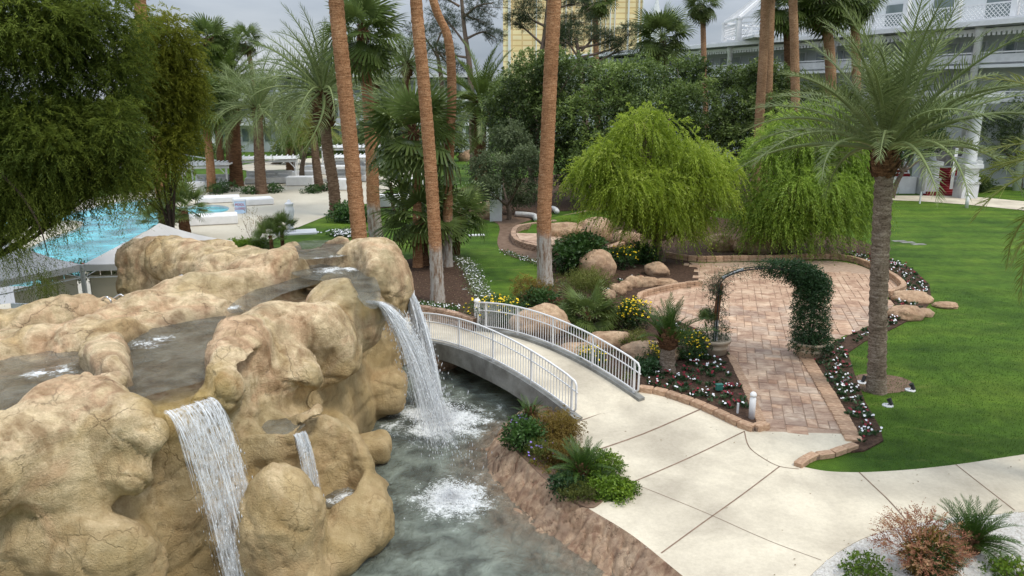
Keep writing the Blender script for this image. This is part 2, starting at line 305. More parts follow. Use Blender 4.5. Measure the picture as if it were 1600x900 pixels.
M['trunk_paint'] = trunk_mat('orange_trunk_whitewashed', OR, 2.5)
M['trunk_orange'] = trunk_mat('orange_trunk', OR)
M['trunk_tan'] = trunk_mat('tan_trunk', [(.2, .105, .055), (.34, .2, .115), (.42, .27, .17)], None, 6)
M['trunk_dark'] = trunk_mat('dark_fibre_trunk', [(.06, .03, .016), (.13, .07, .038), (.22, .12, .065)], None, 4)
M['trunk_date'] = trunk_mat('date_trunk', [(.10, .075, .055), (.22, .175, .135), (.36, .31, .255)], None, 5)
M['trunk_date_brown'] = trunk_mat('date_trunk_brown', [(.075, .045, .03), (.16, .105, .07), (.26, .19, .135)], None, 5)
def water_mat(name, base, rough=.06, trans=.0, scale=3, foam=None, bstr=.5, bdist=.05, fgain=.62):
    m, N, L, B = newmat(name); g = N.new('ShaderNodeNewGeometry'); v = g.outputs['Position']
    a = noise(N, L, v, scale, 5, .6, .8); b = noise(N, L, v, scale * .35, 3, .5, .5); c = N.new('ShaderNodeMath'); c.operation = 'MULTIPLY_ADD'; L.new(b.outputs[0], c.inputs[0]); c.inputs[1].default_value = 1.5; L.new(a.outputs[0], c.inputs[2])
    r = ramp(N, [(.35, tuple(x * .5 for x in base)), (.65, tuple(min(1, x * 1.5) for x in base))]); L.new(b.outputs[0], r.inputs[0]); col = r.outputs[0]  # ripple light and reflections put into the colour as paler and darker patches
    B.inputs['Roughness'].default_value = rough; B.inputs['IOR'].default_value = 1.33
    if foam:
        acc = None
        for (fx, fy, fz, rr) in foam:
            d = N.new('ShaderNodeVectorMath'); d.operation = 'DISTANCE'; L.new(v, d.inputs[0]); d.inputs[1].default_value = (fx, fy, fz)
            dn = N.new('ShaderNodeMath'); dn.operation = 'MULTIPLY_ADD'; L.new(b.outputs[0], dn.inputs[0]); dn.inputs[1].default_value = -rr * 1.3; L.new(d.outputs['Value'], dn.inputs[2]); k = maprange(N, L, dn.outputs[0], -rr * .65, rr * .45, 1, 0)
            if acc is None: acc = k
            else: x = N.new('ShaderNodeMath'); x.operation = 'MAXIMUM'; L.new(acc, x.inputs[0]); L.new(k, x.inputs[1]); acc = x.outputs[0]
        fn = noise(N, L, v, 7, 9, .78, 1.6); ft = N.new('ShaderNodeMath'); ft.operation = 'MULTIPLY_ADD'; L.new(acc, ft.inputs[0]); ft.inputs[1].default_value = fgain; L.new(fn.outputs[0], ft.inputs[2])
        fk = maprange(N, L, ft.outputs[0], .74, .90); fr = mix(N, L, fk, col, (.78, .80, .80)); col = fr
        L.new(maprange(N, L, fk, 0, 1, rough, .7), B.inputs['Roughness'])
    L.new(col, B.inputs['Base Color']); bump(N, L, c.outputs[0], bstr, bdist, B)
    if trans:
        tr = N.new('ShaderNodeBsdfTransparent'); ms = N.new('ShaderNodeMixShader')
        if foam:
            at = N.new('ShaderNodeAttribute'); at.attribute_name = 'shallow'; sh = maprange(N, L, at.outputs['Fac'], 0, 1, trans, max(trans, .68)); fm = N.new('ShaderNodeMath'); fm.operation = 'MULTIPLY'; L.new(sh, fm.inputs[0]); L.new(maprange(N, L, fk, 0, 1, 1, 0), fm.inputs[1]); L.new(fm.outputs[0], ms.inputs[0])
        else: ms.inputs[0].default_value = trans
        L.new(B.outputs[0], ms.inputs[1]); L.new(tr.outputs[0], ms.inputs[2]); L.new(ms.outputs[0], N['Material Output'].inputs[0])
    return m
SPL = [W(690, 655, -.6), W(700, 778, -.6)]
FS_ = [(98, 578, 3.2, .75), (60, 583, 3.2, .55), (232, 538, 3.2, .7), (250, 530, 3.2, .5), (512, 421, 3.68, .9), (548, 420, 3.68, .6), (515, 431, 3.5, .8), (470, 392, 4.0, .4), (365, 480, 3.5, .4)]
M['pond'] = water_mat('pond_water', (.16, .185, .155), .12, .14, 4.5, [(SPL[0].x, SPL[0].y, -.6, 2.6), (SPL[1].x + .15, SPL[1].y, -.6, 1.6)], .9, .12, .50)
M['stream'] = water_mat('stream_water', (.16, .165, .14), .08, .5, 5, [(W(a, b, z).x, W(a, b, z).y, z, r_) for a, b, z, r_ in FS_] + [(-3.6, 14.6, .3, .6)], 1.0, .10, .40)
M['foam'] = simple('foam', [(.7, .72, .74), (.85, .86, .87)], 9, .6, .5, .02)
M['pool'] = water_mat('pool_water', (.085, .40, .46), .10, 0, 1.3, None, .9, .12)
def fall_mat():
    m, N, L, B = newmat('falling_water'); B.inputs['Base Color'].default_value = (.80, .83, .86, 1); B.inputs['Roughness'].default_value = .25
    tc = N.new('ShaderNodeTexCoord'); n = noise(N, L, mapping(N, L, tc.outputs['Object'], (14, 14, 3)), 1, 4, .6)
    tr = N.new('ShaderNodeBsdfTransparent'); ms = N.new('ShaderNodeMixShader'); L.new(maprange(N, L, n.outputs[0], .35, .65, .15, .8), ms.inputs[0])
    L.new(B.outputs[0], ms.inputs[1]); L.new(tr.outputs[0], ms.inputs[2]); L.new(ms.outputs[0], N['Material Output'].inputs[0]); return m
M['fall'] = fall_mat()
def veil_mat():
    m, N, L, B = newmat('thin_water_veil'); B.inputs['Base Color'].default_value = (.82, .85, .88, 1); B.inputs['Roughness'].default_value = .2
    tc = N.new('ShaderNodeTexCoord'); n = noise(N, L, mapping(N, L, tc.outputs['Object'], (22, 22, 1.6)), 1, 5, .65); tr = N.new('ShaderNodeBsdfTransparent'); ms = N.new('ShaderNodeMixShader'); L.new(maprange(N, L, n.outputs[0], .40, .68, 1.0, .55), ms.inputs[0]); L.new(B.outputs[0], ms.inputs[1]); L.new(tr.outputs[0], ms.inputs[2]); L.new(ms.outputs[0], N['Material Output'].inputs[0]); return m
M['veil'] = veil_mat()
def glass_mat():
    m, N, L, B = newmat('window_glass'); B.inputs['Base Color'].default_value = (.16, .2, .2, 1); B.inputs['Roughness'].default_value = .08; B.inputs['Specular IOR Level'].default_value = .8; return m
M['glass'] = glass_mat()
M['curtain'] = simple('pale_curtain', [(.30, .33, .31), (.45, .48, .46)], 3, .9)
M['hotel'] = simple('hotel_white_wall', [(.66, .68, .68), (.74, .76, .76)], .3, .8, .1, .02)
M['hotel_green'] = simple('hotel_grey_wall', [(.50, .53, .52), (.58, .61, .60)], .3, .8)
def gold_mat():
    m, N, L, B = newmat('gold_mirror_cladding'); g = N.new('ShaderNodeNewGeometry'); br = N.new('ShaderNodeTexBrick')
    sx = N.new('ShaderNodeSeparateXYZ'); L.new(g.outputs['Position'], sx.inputs[0]); cb = N.new('ShaderNodeCombineXYZ'); L.new(sx.outputs[0], cb.inputs[0]); L.new(sx.outputs[2], cb.inputs[1]); L.new(cb.outputs[0], br.inputs[0])
    br.offset = 0; br.inputs['Scale'].default_value = .07; br.inputs['Mortar Size'].default_value = .035; br.inputs['Color1'].default_value = (1.0, .80, .44, 1); br.inputs['Color2'].default_value = (1.0, .87, .58, 1); br.inputs['Mortar'].default_value = (.80, .58, .30, 1)
    n = noise(N, L, g.outputs['Position'], .05, 3); r = ramp(N, [(.35, (.8, .72, .62)), (.6, (1, 1, 1))]); L.new(n.outputs[0], r.inputs[0])  # uneven reflections of the cladding put into its colour
    col = mix(N, L, .7, br.outputs[0], r.outputs[0], 'MULTIPLY')
    L.new(col, B.inputs['Base Color']); B.inputs['Roughness'].default_value = .35; return m
M['gold'] = gold_mat()

# ---------------------------------------------------------------- mesh builder
class MB:
    def __init__(s): s.V = []; s.F = []
    def add(s, V, F):
        b = len(s.V); s.V += [tuple(v) for v in V]; s.F += [tuple(i + b for i in f) for f in F]; return s
    def box(s, c, size, rz=0, tilt=None):
        hx, hy, hz = (q / 2 for q in size); m = Matrix.Rotation(rz, 3, 'Z')
        if tilt is not None: m = m @ tilt
        P = [Vector(c) + m @ Vector((x * hx, y * hy, z * hz)) for z in (-1, 1) for y in (-1, 1) for x in (-1, 1)]
        return s.add(P, [(0, 2, 3, 1), (4, 5, 7, 6), (0, 1, 5, 4), (2, 6, 7, 3), (0, 4, 6, 2), (1, 3, 7, 5)])
    def bar(s, a, b, w, h=None, up=(0, 0, 1)):
        a, b = Vector(a), Vector(b); h = h or w; d = (b - a).normalized(); u = Vector(up)
        if abs(d.dot(u)) > .98: u = Vector((1, 0, 0))
        r = d.cross(u).normalized(); u = r.cross(d).normalized()
        P = [p + r * (x * w / 2) + u * (y * h / 2) for p in (a, b) for x, y in ((-1, -1), (1, -1), (1, 1), (-1, 1))]
        return s.add(P, [(0, 1, 2, 3), (7, 6, 5, 4), (0, 4, 5, 1), (1, 5, 6, 2), (2, 6, 7, 3), (3, 7, 4, 0)])
    def tube(s, pts, rad, n=8, cap=True):
        pts = [Vector(p) for p in pts]; m = len(pts); rad = rad if hasattr(rad, '__len__') else [rad] * m; V = []; F = []
        pr = None
        for i, p in enumerate(pts):
            d = (pts[min(i + 1, m - 1)] - pts[max(i - 1, 0)]).normalized()
            if pr is None: pr = d.orthogonal().normalized()
            pr = (pr - d * pr.dot(d)).normalized(); q = d.cross(pr)
            V += [p + (pr * math.cos(2 * PI * k / n) + q * math.sin(2 * PI * k / n)) * rad[i] for k in range(n)]
        for i in range(m - 1): F += [(i * n + k, i * n + (k + 1) % n, (i + 1) * n + (k + 1) % n, (i + 1) * n + k) for k in range(n)]
        if cap: F += [tuple(range(n - 1, -1, -1)), tuple((m - 1) * n + k for k in range(n))]
        return s.add(V, F)
    def lathe(s, c, prof, n=20):
        c = Vector(c); V = [c + Vector((r * math.cos(2 * PI * k / n), r * math.sin(2 * PI * k / n), z)) for r, z in prof for k in range(n)]; m = len(prof)
        F = [(i * n + k, i * n + (k + 1) % n, (i + 1) * n + (k + 1) % n, (i + 1) * n + k) for i in range(m - 1) for k in range(n)] + [tuple(range(n - 1, -1, -1)), tuple((m - 1) * n + k for k in range(n))]
        return s.add(V, F)
    def mesh(s, name, smooth=False):
        me = bpy.data.meshes.new(name); me.from_pydata(s.V, [], s.F); me.update()
        if smooth: me.polygons.foreach_set('use_smooth', [True] * len(me.polygons))
        return me
    def build(s, name, mat, parent=None, smooth=False):
        if parent is not None:
            o = woff(parent); s.V = [(v[0] - o.x, v[1] - o.y, v[2] - o.z) for v in s.V]
        return link(name, s.mesh(name, smooth), mat, parent)
def crv(pts, n=8, closed=False):
    P = [Vector(p) for p in pts]; out = []; m = len(P)
    for i in range(m if closed else m - 1):
        g = lambda k: P[k % m] if closed else P[min(max(k, 0), m - 1)]
        a, b, c, d = g(i - 1), g(i), g(i + 1), g(i + 2)
        for k in range(n):
            t = k / n; out.append(.5 * ((2 * b) + (c - a) * t + (2 * a - 5 * b + 4 * c - d) * t * t + (3 * b - a - 3 * c + d) * t ** 3))
    if not closed: out.append(P[-1])
    return out
def walk(pts, step):
    """points every `step` along a polyline with its direction"""
    P = [Vector(p) for p in pts]; out = []; acc = 0; nxt = step / 2
    for a, b in zip(P[:-1], P[1:]):
        L_ = (b - a).length
        while L_ > 0 and nxt <= acc + L_:
            out.append((a.lerp(b, (nxt - acc) / L_), (b - a).normalized())); nxt += step
        acc += L_
    return out
def inpoly(x, y, poly):
    x = np.asarray(x); y = np.asarray(y); r = np.zeros(x.shape, bool); n = len(poly)
    for i in range(n):
        x1, y1 = poly[i][:2]; x2, y2 = poly[(i + 1) % n][:2]
        if y1 == y2: continue
        r ^= ((y1 > y) != (y2 > y)) & (x < (x2 - x1) * (y - y1) / (y2 - y1) + x1)
    return r
def polysdf(x, y, poly):
    d = np.full(x.shape, 1e9); n = len(poly)
    for i in range(n):
        ax, ay = poly[i][:2]; bx, by = poly[(i + 1) % n][:2]; ex, ey = bx - ax, by - ay
        t = np.clip(((x - ax) * ex + (y - ay) * ey) / (ex * ex + ey * ey + 1e-9), 0, 1)
        d = np.minimum(d, (x - ax - t * ex) ** 2 + (y - ay - t * ey) ** 2)
    d = np.sqrt(d); return np.where(inpoly(x, y, poly), -d, d)
def sheet(name, loops, z, mat, parent=None, thick=0):
    """flat sheet with holes (loops[1:]); thick>0 gives it a skirt."""
    vs = [[Vector((p[0], p[1], 0)) for p in lp] for lp in loops]; tri = tessellate_polygon(vs); flat = [v for lp in vs for v in lp]
    o = woff(parent); V = [(v.x - o.x, v.y - o.y, z - o.z) for v in flat]; F = []
    for t in tri:
        a, b, c = (flat[i] for i in t); F.append(tuple(t) if (b - a).cross(c - a).z > 0 else (t[0], t[2], t[1]))
    if thick:
        n0 = len(V); V += [(v[0], v[1], v[2] - thick) for v in V]; k = 0
        for lp in vs:
            m = len(lp)
            for i in range(m): a, b = k + i, k + (i + 1) % m; F.append((a, b, b + n0, a + n0))
            k += m
    me = bpy.data.meshes.new(name); me.from_pydata(V, [], F); me.update(); return link(name, me, mat, parent)
def px(lst, z=0): return [W(a, b, z) for a, b in lst]
# ================================================================ GROUND AND PAVING
WZ = -.6
bank_top = crv(px([(1110, 940), (1050, 890), (985, 838), (918, 797), (867, 765), (827, 728), (800, 697), (803, 662), (822, 640), (860, 650)]), 6)
pond_left = [(-2.0, 8.0), (-12, 8.0), (-14, 12), (-13, 20), (-6, 22), (-5.6, 25.5), (-4.4, 27.6)]
pond_poly = [(p.x, p.y) for p in bank_top] + [(1.2, 20.6), (-.3, 23.2), (-1.6, 26.4), (-3.0, 27.4)] + pond_left[::-1] + [(3.0, 8.0)]
pool_px = [(-140, 470), (-60, 420), (0, 405), (37, 392), (75, 374), (115, 360), (127, 353), (129, 347), (110, 345), (82, 347), (40, 352), (10, 358), (-60, 352), (0, 340), (67, 336), (127, 329), (160, 320), (200, 314), (235, 311), (262, 312), (240, 315), (223, 320), (240, 326), (280, 324), (317, 321), (342, 321), (358, 325), (352, 331), (325, 335), (290, 339), (258, 347), (236, 358), (212, 370), (190, 385), (150, 410), (60, 470)]
pool_c = [(p.x, p.y) for p in crv(px(pool_px), 3, True)]
BIG = [(-900, -60), (900, -60), (900, 1200), (-900, 1200)]
tag(sheet('lawn', [BIG, pond_poly, pool_c], 0, M['lawn']), kind='structure')
def pond_surface():
    xs = np.linspace(-7, 5.5, 110); ys = np.linspace(7, 30, 190); X, Y = np.meshgrid(xs, ys, indexing='ij'); P = np.stack([X.ravel(), Y.ravel(), np.full(X.size, WZ)], 1); line = [(p.x, p.y) for p in bank_top]; d = np.full(X.size, 9.)
    for (ax, ay), (bx, by) in zip(line[:-1], line[1:]):
        ex, ey = bx - ax, by - ay; t = np.clip(((P[:, 0] - ax) * ex + (P[:, 1] - ay) * ey) / (ex * ex + ey * ey + 1e-9), 0, 1); d = np.minimum(d, np.hypot(P[:, 0] - ax - t * ex, P[:, 1] - ay - t * ey))
    sh = np.clip(1 - (d - .6) / 1.5 + .25 * fbm(P * 1.3, 3, 8), 0, 1); i = np.arange(109)[:, None] * 190 + np.arange(189)[None]; F = np.stack([i, i + 190, i + 191, i + 1], -1).reshape(-1, 4)
    return link('pond_water', npmesh('pond_water', P, F, True, {'shallow': sh}), M['pond'])
tag(pond_surface(), kind='structure')
tag(sheet('pond_bed', [[(-16, 5), (9, 5), (9, 31), (-16, 31)]], WZ - .75, M['bank']), kind='structure')
tag(sheet('pool_water', [[(-75, 35), (-15, 35), (-15, 80), (-75, 80)]], -.14, M['pool']), kind='structure')
# pool rim
mb = MB(); pc = [Vector((x, y, 0)) for x, y in pool_c]
for a, b in zip(pc, pc[1:] + pc[:1]):
    mb.add([a + Vector((0, 0, .02)), b + Vector((0, 0, .02)), b - Vector((0, 0, .5)), a - Vector((0, 0, .5))], [(0, 1, 2, 3)])
tag(mb.build('pool_rim', M['white_old']), kind='structure')
deck_px = [(-260, 520), (-200, 330), (0, 330), (90, 318), (137, 311), (200, 302), (262, 297), (300, 296), (357, 291), (375, 284), (430, 279), (480, 262), (560, 258), (640, 262), (668, 270), (640, 283), (600, 300), (583, 317), (547, 323), (500, 342), (463, 357), (420, 378), (330, 430), (200, 520)]
tag(sheet('pool_deck', [px(deck_px), pool_c], .03, M['deck']), kind='structure')
tag(sheet('far_terrace', [px([(640, 252), (560, 246), (430, 249), (360, 262), (390, 268), (640, 257)])], .05, M['deck']), kind='structure')
# the bank: rough stone falling from the path's edge into the pond
def build_bank():
    top = bank_top; n = len(top); rows = 60; V = []; F = []
    for i, p in enumerate(top):
        d = (top[min(i + 1, n - 1)] - top[max(i - 1, 0)]).normalized(); nrm = Vector((-d.y, d.x, 0))
        if nrm.x > 0 and nrm.y > -.9: nrm = -nrm
        w = 2.2
        for j in range(rows):
            t = j / (rows - 1); q = p + nrm * (w * t); s_ = t * w; z = .05 - .66 * min(1, s_ / .62) ** 1.1 - .30 * max(0, s_ - .62) - .25 * max(0, t - .75) * 4 * t
            V.append((q.x, q.y, z))
    V = np.array(V); nz = fbm(V * np.array([1.6, 1.6, 1]), 5, 3) * .22; ck = worley_edge(V * np.array([2.6, 2.6, 1]) + fbm(V * 1.3, 3, 9)[:, None] * .7, 5)
    edge = np.tile(np.minimum(1, np.arange(rows) / 3), n); V[:, 2] += (nz * .7 - .17 * np.exp(-(ck / .06) ** 2)) * edge
    for i in range(n - 1):
        for j in range(rows - 1): a = i * rows + j; F.append((a, a + rows, a + rows + 1, a + 1))
    return link('stone_bank', npmesh('stone_bank', V, F, True), M['bank'])
bank_top = crv([bank_top[i] for i in range(0, len(bank_top), 2)], 8)
tag(build_bank(), kind='structure')
# concrete walk
curbL = crv(px([(998, 612), (1030, 617), (1060, 626), (1100, 641), (1130, 655), (1160, 669), (1178, 674), (1193, 671)]), 5)
lawn_edge = crv(px([(1248, 730), (1290, 738), (1340, 740), (1390, 738), (1440, 734), (1500, 727), (1560, 718), (1640, 705), (1760, 680)]), 5)
grav_edge = crv(px([(1760, 790), (1640, 798), (1560, 805), (1490, 810), (1430, 820), (1390, 829), (1345, 845), (1305, 868), (1280, 888), (1262, 908), (1235, 960), (1220, 1000)]), 5)
walk_poly = [W(900, 663), W(998, 623)] + curbL + px([(1196, 676), (1322, 680), (1336, 700), (1320, 706), (1270, 715), (1247, 728)]) + lawn_edge + grav_edge + px([(1100, 1000), (1110, 940), (1050, 890), (985, 838), (918, 797), (950, 780), (985, 757), (950, 740), (912, 715), (896, 690), (890, 668)])
wk = sheet('concrete_walk', [walk_poly], .035, M['concrete'], None, .12); tag(wk, kind='structure')
def strip(pts, w, z, name, mat, parent):
    P = [Vector(p) for p in pts]; V = []; F = []
    for i, p in enumerate(P):
        d = (P[min(i + 1, len(P) - 1)] - P[max(i - 1, 0)]).normalized(); q = Vector((-d.y, d.x, 0)) * w / 2
        V += [(p.x - q.x, p.y - q.y, z), (p.x + q.x, p.y + q.y, z)]
    for i in range(len(P) - 1): F.append((2 * i, 2 * i + 2, 2 * i + 3, 2 * i + 1))
    o = woff(parent); V = [(v[0] - o.x, v[1] - o.y, v[2] - o.z) for v in V]
    me = bpy.data.meshes.new(name); me.from_pydata(V, [], F); me.update(); return link(name, me, mat, parent)
for pts, w in (([(903, 661), (997, 625)], .05), ([(916, 711), (1005, 680), (1095, 641)], .055), ([(986, 757), (1080, 716), (1163, 676)], .04), ([(1033, 867), (1100, 818), (1160, 775), (1218, 731)], .032),
               ([(987, 757), (1045, 780), (1110, 807), (1200, 847), (1283, 878)], .015), ([(1163, 676), (1170, 700), (1192, 718), (1218, 731), (1248, 735)], .03), ([(1342, 740), (1365, 762), (1389, 785), (1420, 820)], .035), ([(1493, 728), (1530, 757), (1585, 800)], .03)):
    strip(crv(px(pts), 4), w, .0395, 'joint', M['joint'], wk)
# red-carpet side path
tag(sheet('far_path', [px([(1380, 307), (1400, 306), (1470, 306), (1535, 309), (1600, 315), (1760, 330), (1760, 340), (1600, 329), (1510, 320), (1440, 315), (1390, 313)])], .03, M['concrete']), kind='structure')
# gravel bed bottom right
gravel_poly = [(p.x, p.y) for p in grav_edge] + [(4.6, 9.5), (14, 9.5)]
tag(sheet('white_gravel_bed', [gravel_poly], .02, M['gravel']), kind='structure')
def pebbles():
    n = 16000; x = rng.uniform(4.0, 13.5, n); y = rng.uniform(10.5, 15.2, n); poly = gravel_poly; k = inpoly(x, y, poly); x, y = x[k], y[k]; n = len(x)
    base = np.array([(1, 0, 0), (0, 1, 0), (-1, 0, 0), (0, -1, 0), (0, 0, .7)]); a = rng.uniform(0, 6.3, n); s = rng.uniform(.015, .042, n)[:, None] * rng.uniform(.6, 1.2, (n, 2))
    V = np.zeros((n, 5, 3)); bx = base[None, :, 0] * s[:, :1]; by = base[None, :, 1] * s[:, 1:]
    V[..., 0] = x[:, None] + bx * np.cos(a)[:, None] - by * np.sin(a)[:, None]; V[..., 1] = y[:, None] + bx * np.sin(a)[:, None] + by * np.cos(a)[:, None]; V[..., 2] = .022 + base[None, :, 2] * s[:, :1]
    f = np.array([(0, 1, 4), (1, 2, 4), (2, 3, 4), (3, 0, 4)]); F = (f[None] + (np.arange(n) * 5)[:, None, None]).reshape(-1, 3)
    tag(link('gravel', npmesh('gravel', V.reshape(-1, 3), F, attrs={'tint': np.repeat(rng.random(n), 5)}), M['gravel']), kind='stuff')
pebbles()
# paver plaza ---------------------------------------------------
plaza_outer = crv(px([(1043, 405), (1090, 411), (1150, 410), (1217, 410), (1253, 408), (1300, 408), (1335, 413), (1362, 423), (1388, 436), (1404, 448), (1406, 457), (1385, 465), (1396, 476), (1388, 490), (1362, 507), (1333, 519), (1296, 536), (1262, 556)]), 4)
plaza_left = px([(1180, 630), (1163, 597), (1143, 557), (1125, 535), (1097, 517), (1060, 502), (1012, 490), (1006, 478), (1004, 468), (1026, 459), (1062, 452), (1095, 449), (1093, 436), (1088, 420), (1065, 412)])
plaza_poly = [(p.x, p.y) for p in plaza_outer + px([(1285, 607), (1305, 645), (1322, 681), (1196, 676)]) + plaza_left]
def paver_mat():
    m, N, L, B = newmat('stamped_pavers'); g = N.new('ShaderNodeNewGeometry'); v = g.outputs['Position']; oi = N.new('ShaderNodeObjectInfo')
    a = noise(N, L, v, 1.3, 6, .7, .5); b = noise(N, L, mapping(N, L, v, (2.5, 9, 3)), 1, 6, .7, .6); c = noise(N, L, v, 30, 3)
    r = ramp(N, [(.33, (.27, .165, .115)), (.48, (.41, .28, .20)), (.64, (.56, .43, .32))]); L.new(a.outputs[0], r.inputs[0])
    r2 = ramp(N, [(.34, (.68, .60, .56)), (.62, (1.18, 1.15, 1.1))]); L.new(b.outputs[0], r2.inputs[0]); col = mix(N, L, .85, r.outputs[0], r2.outputs[0], 'MULTIPLY')
    hs = N.new('ShaderNodeHueSaturation'); L.new(col, hs.inputs['Color']); L.new(maprange(N, L, oi.outputs['Random'], 0, 1, .86, 1.14), hs.inputs['Value']); L.new(maprange(N, L, oi.outputs['Random'], 0, 1, .85, 1.05), hs.inputs['Saturation'])
    at = N.new('ShaderNodeAttribute'); at.attribute_name = 'tint'
    L.new(hs.outputs[0], B.inputs['Base Color']); B.inputs['Roughness'].default_value = .7; B.inputs['Specular IOR Level'].default_value = .35; bump(N, L, b.outputs[0], .5, .015, B); return m
M['paver'] = paver_mat(); M['paver_joint'] = simple('paver_joint', [(.32, .215, .155), (.46, .34, .25)], 6, .9)
pz = sheet('paver_plaza', [plaza_poly], .012, M['paver_joint']); tag(pz, kind='structure')
def tile_mesh(w, d):
    b = MB(); e = .012; hx, hy = w / 2 - .008, d / 2 - .008
    V = [(x * hx, y * hy, 0) for x, y in ((-1, -1), (1, -1), (1, 1), (-1, 1))] + [(x * (hx - e), y * (hy - e), .022) for x, y in ((-1, -1), (1, -1), (1, 1), (-1, 1))]
    b.add(V, [(4, 5, 6, 7)] + [(i, (i + 1) % 4, 4 + (i + 1) % 4, 4 + i) for i in range(4)]); return b
def lay_pavers():
    ang = math.atan2(.27, 1); u = Vector((math.cos(-ang), math.sin(-ang), 0)); v = Vector((-u.y, u.x, 0)); o = W(1200, 600); tiles = []
    unit = .56; kinds = {(2, 2): [], (1, 1): [], (2, 1): [], (1, 2): []}
    occ = {}
    rr = random.Random(3)
    cells = [(i, j) for j in range(-22, 60) for i in range(-45, 50)]
    for (i, j) in cells:
        if (i, j) in occ: continue
        opts = [(2, 2), (2, 1), (1, 2), (1, 1)] if rr.random() < .75 else [(1, 2), (2, 1), (1, 1)]
        rr2 = opts[0] if rr.random() < .4 else rr.choice(opts)
        for (w, d) in [rr2, (2, 1), (1, 1)]:
            if all((i + a, j + b) not in occ for a in range(w) for b in range(d)): break
        for a in range(w):
            for b in range(d): occ[(i + a, j + b)] = 1
        h = unit / 2 * 1.0; c = o + u * ((i + w / 2) * h) + v * ((j + d / 2) * h); tiles.append((c, w, d))
    X = np.array([t[0].x for t in tiles]); Y = np.array([t[0].y for t in tiles]); sd_ = polysdf(X, Y, plaza_poly); keep = [t for t, s in zip(tiles, sd_) if s < .06]
    keep = [t for t in keep if not (t[0].y < 18.55)]
    keep.sort(key=lambda t: t[0].y); h = unit / 2; meshes = {k: tile_mesh(k[0] * h, k[1] * h).mesh('paver') for k in kinds}
    for me in meshes.values(): me.materials.append(M['paver'])
    rz = -ang; n = 0
    for c, w, d in keep[:300]:
        ob = bpy.data.objects.new('paver', meshes[(w, d)]); COL.objects.link(ob); ob.parent = pz; ob.location = (c.x, c.y, .012 + rr.uniform(0, .006)); ob.rotation_euler = (rr.uniform(-.006, .006), rr.uniform(-.006, .006), rz)
    big = MB(); Rm = Matrix.Rotation(rz, 3, 'Z')
    for c, w, d in keep[300:]:
        t = tile_mesh(w * h, d * h); zz = .012 + rr.uniform(0, .006); big.add([Rm @ Vector(p) + Vector((c.x, c.y, zz)) for p in t.V], t.F)
    tag(big.build('pavers', M['paver'], pz), kind='stuff')
lay_pavers()
# bricks --------------------------------------------------------
def brick_mesh(l=1, w=1, h=1):
    bm = bmesh.new(); bmesh.ops.create_cube(bm, size=1); bmesh.ops.bevel(bm, geom=bm.edges[:], offset=.09, segments=1, affect='EDGES')
    me = bpy.data.meshes.new('brick'); bm.to_mesh(me); bm.free(); me.materials.append(M['brick']); return me
BRK = brick_mesh(); BRW = brick_mesh(); BRW.materials.clear(); BRW.materials.append(M['wallbrick'])
def brick_row(pts, L_, w, h, z, parent, me=BRK, jit=.01, off=0, name='brick'):
    o = woff(parent)
    for p, d in walk(pts, L_ + .012):
        ob = bpy.data.objects.new(name, me); COL.objects.link(ob); ob.parent = parent; n = Vector((-d.y, d.x, 0))
        q = p + n * (off + random.uniform(-jit, jit)); ob.location = (q.x - o.x, q.y - o.y, z + h / 2 - o.z + random.uniform(-jit, jit) * .6); ob.rotation_euler = (random.uniform(-.02, .02), random.uniform(-.02, .02), math.atan2(d.y, d.x) + random.uniform(-.03, .03)); ob.scale = (L_, w, h)
def curb(label, pts, L_=.40, w=.26, h=.15, rows=1, me=BRK):
    t = thing('brick_curb', label, 'curb', (pts[0].x, pts[0].y, 0))
    mo = MB(); [mo.bar((a.x, a.y, .0), (b.x, b.y, .0), w * .8, h * 1.3) for a, b in zip(pts[:-1], pts[1:]) if (b - a).length > 1e-3]; mo.build('mortar', M['joint'], t)
    for r in range(rows): brick_row(pts[::1], L_, w - .05 * r, h, .0 + r * (h + .005), t, me)
    return t
curb('curved tan brick kerb between the pansy bed and the concrete walk', curbL, .42, .26, .20)
curb('tan brick kerb along the right side of the paver path, ending at the concrete', crv(px([(1250, 551), (1262, 566), (1290, 612), (1315, 655), (1333, 690)]), 6), .30, .42, .09)
curb('short low brick kerb turning left at the foot of the paver path by the lawn tip', crv(px([(1336, 700), (1300, 712), (1268, 718), (1247, 731)]), 5), .42, .22, .14)
curb('brick edging on the left side of the paver path beside the white path light', crv(px([(1141, 557), (1152, 578), (1168, 612), (1185, 652), (1190, 666)]), 6), .26, .26, .07)
curb('low brick kerb curving round the far edge of the paver plaza under the weeping trees', crv(px([(1040, 402), (1090, 409), (1150, 408), (1217, 407), (1253, 405), (1300, 405), (1335, 410), (1362, 420), (1390, 434), (1407, 447), (1409, 456), (1388, 464)]), 5), .45, .28, .15, 2)
curb('brick kerb of the small mulch bed at the left corner of the paver plaza', crv(px([(1000, 482), (1000, 467), (1023, 459), (1060, 451), (1094, 447)]), 5), .42, .26, .13, 2)
curb('brick kerb along the mulch bed behind the yellow daisy bush', crv(px([(944, 392), (965, 385), (990, 374), (1003, 368)]), 5), .6, .4, .2)
def low_wall(label, pts, courses, bl, bh, w, name='garden_wall', me=BRW):
    t = thing(name, label, 'wall', (pts[0].x, pts[0].y, 0)); f = MB()
    for a, b in zip(pts[:-1], pts[1:]): f.bar((a.x, a.y, courses * bh / 2 - .02), (b.x, b.y, courses * bh / 2 - .02), w * .6, courses * bh)
    f.build('wall_core', M['dirt'], t)
    for c in range(courses):
        P = pts if c % 2 == 0 else [pts[0].lerp(pts[1], .5)] + list(pts[1:])
        brick_row(P, bl, w, bh - .01, c * bh, t, me, .018)
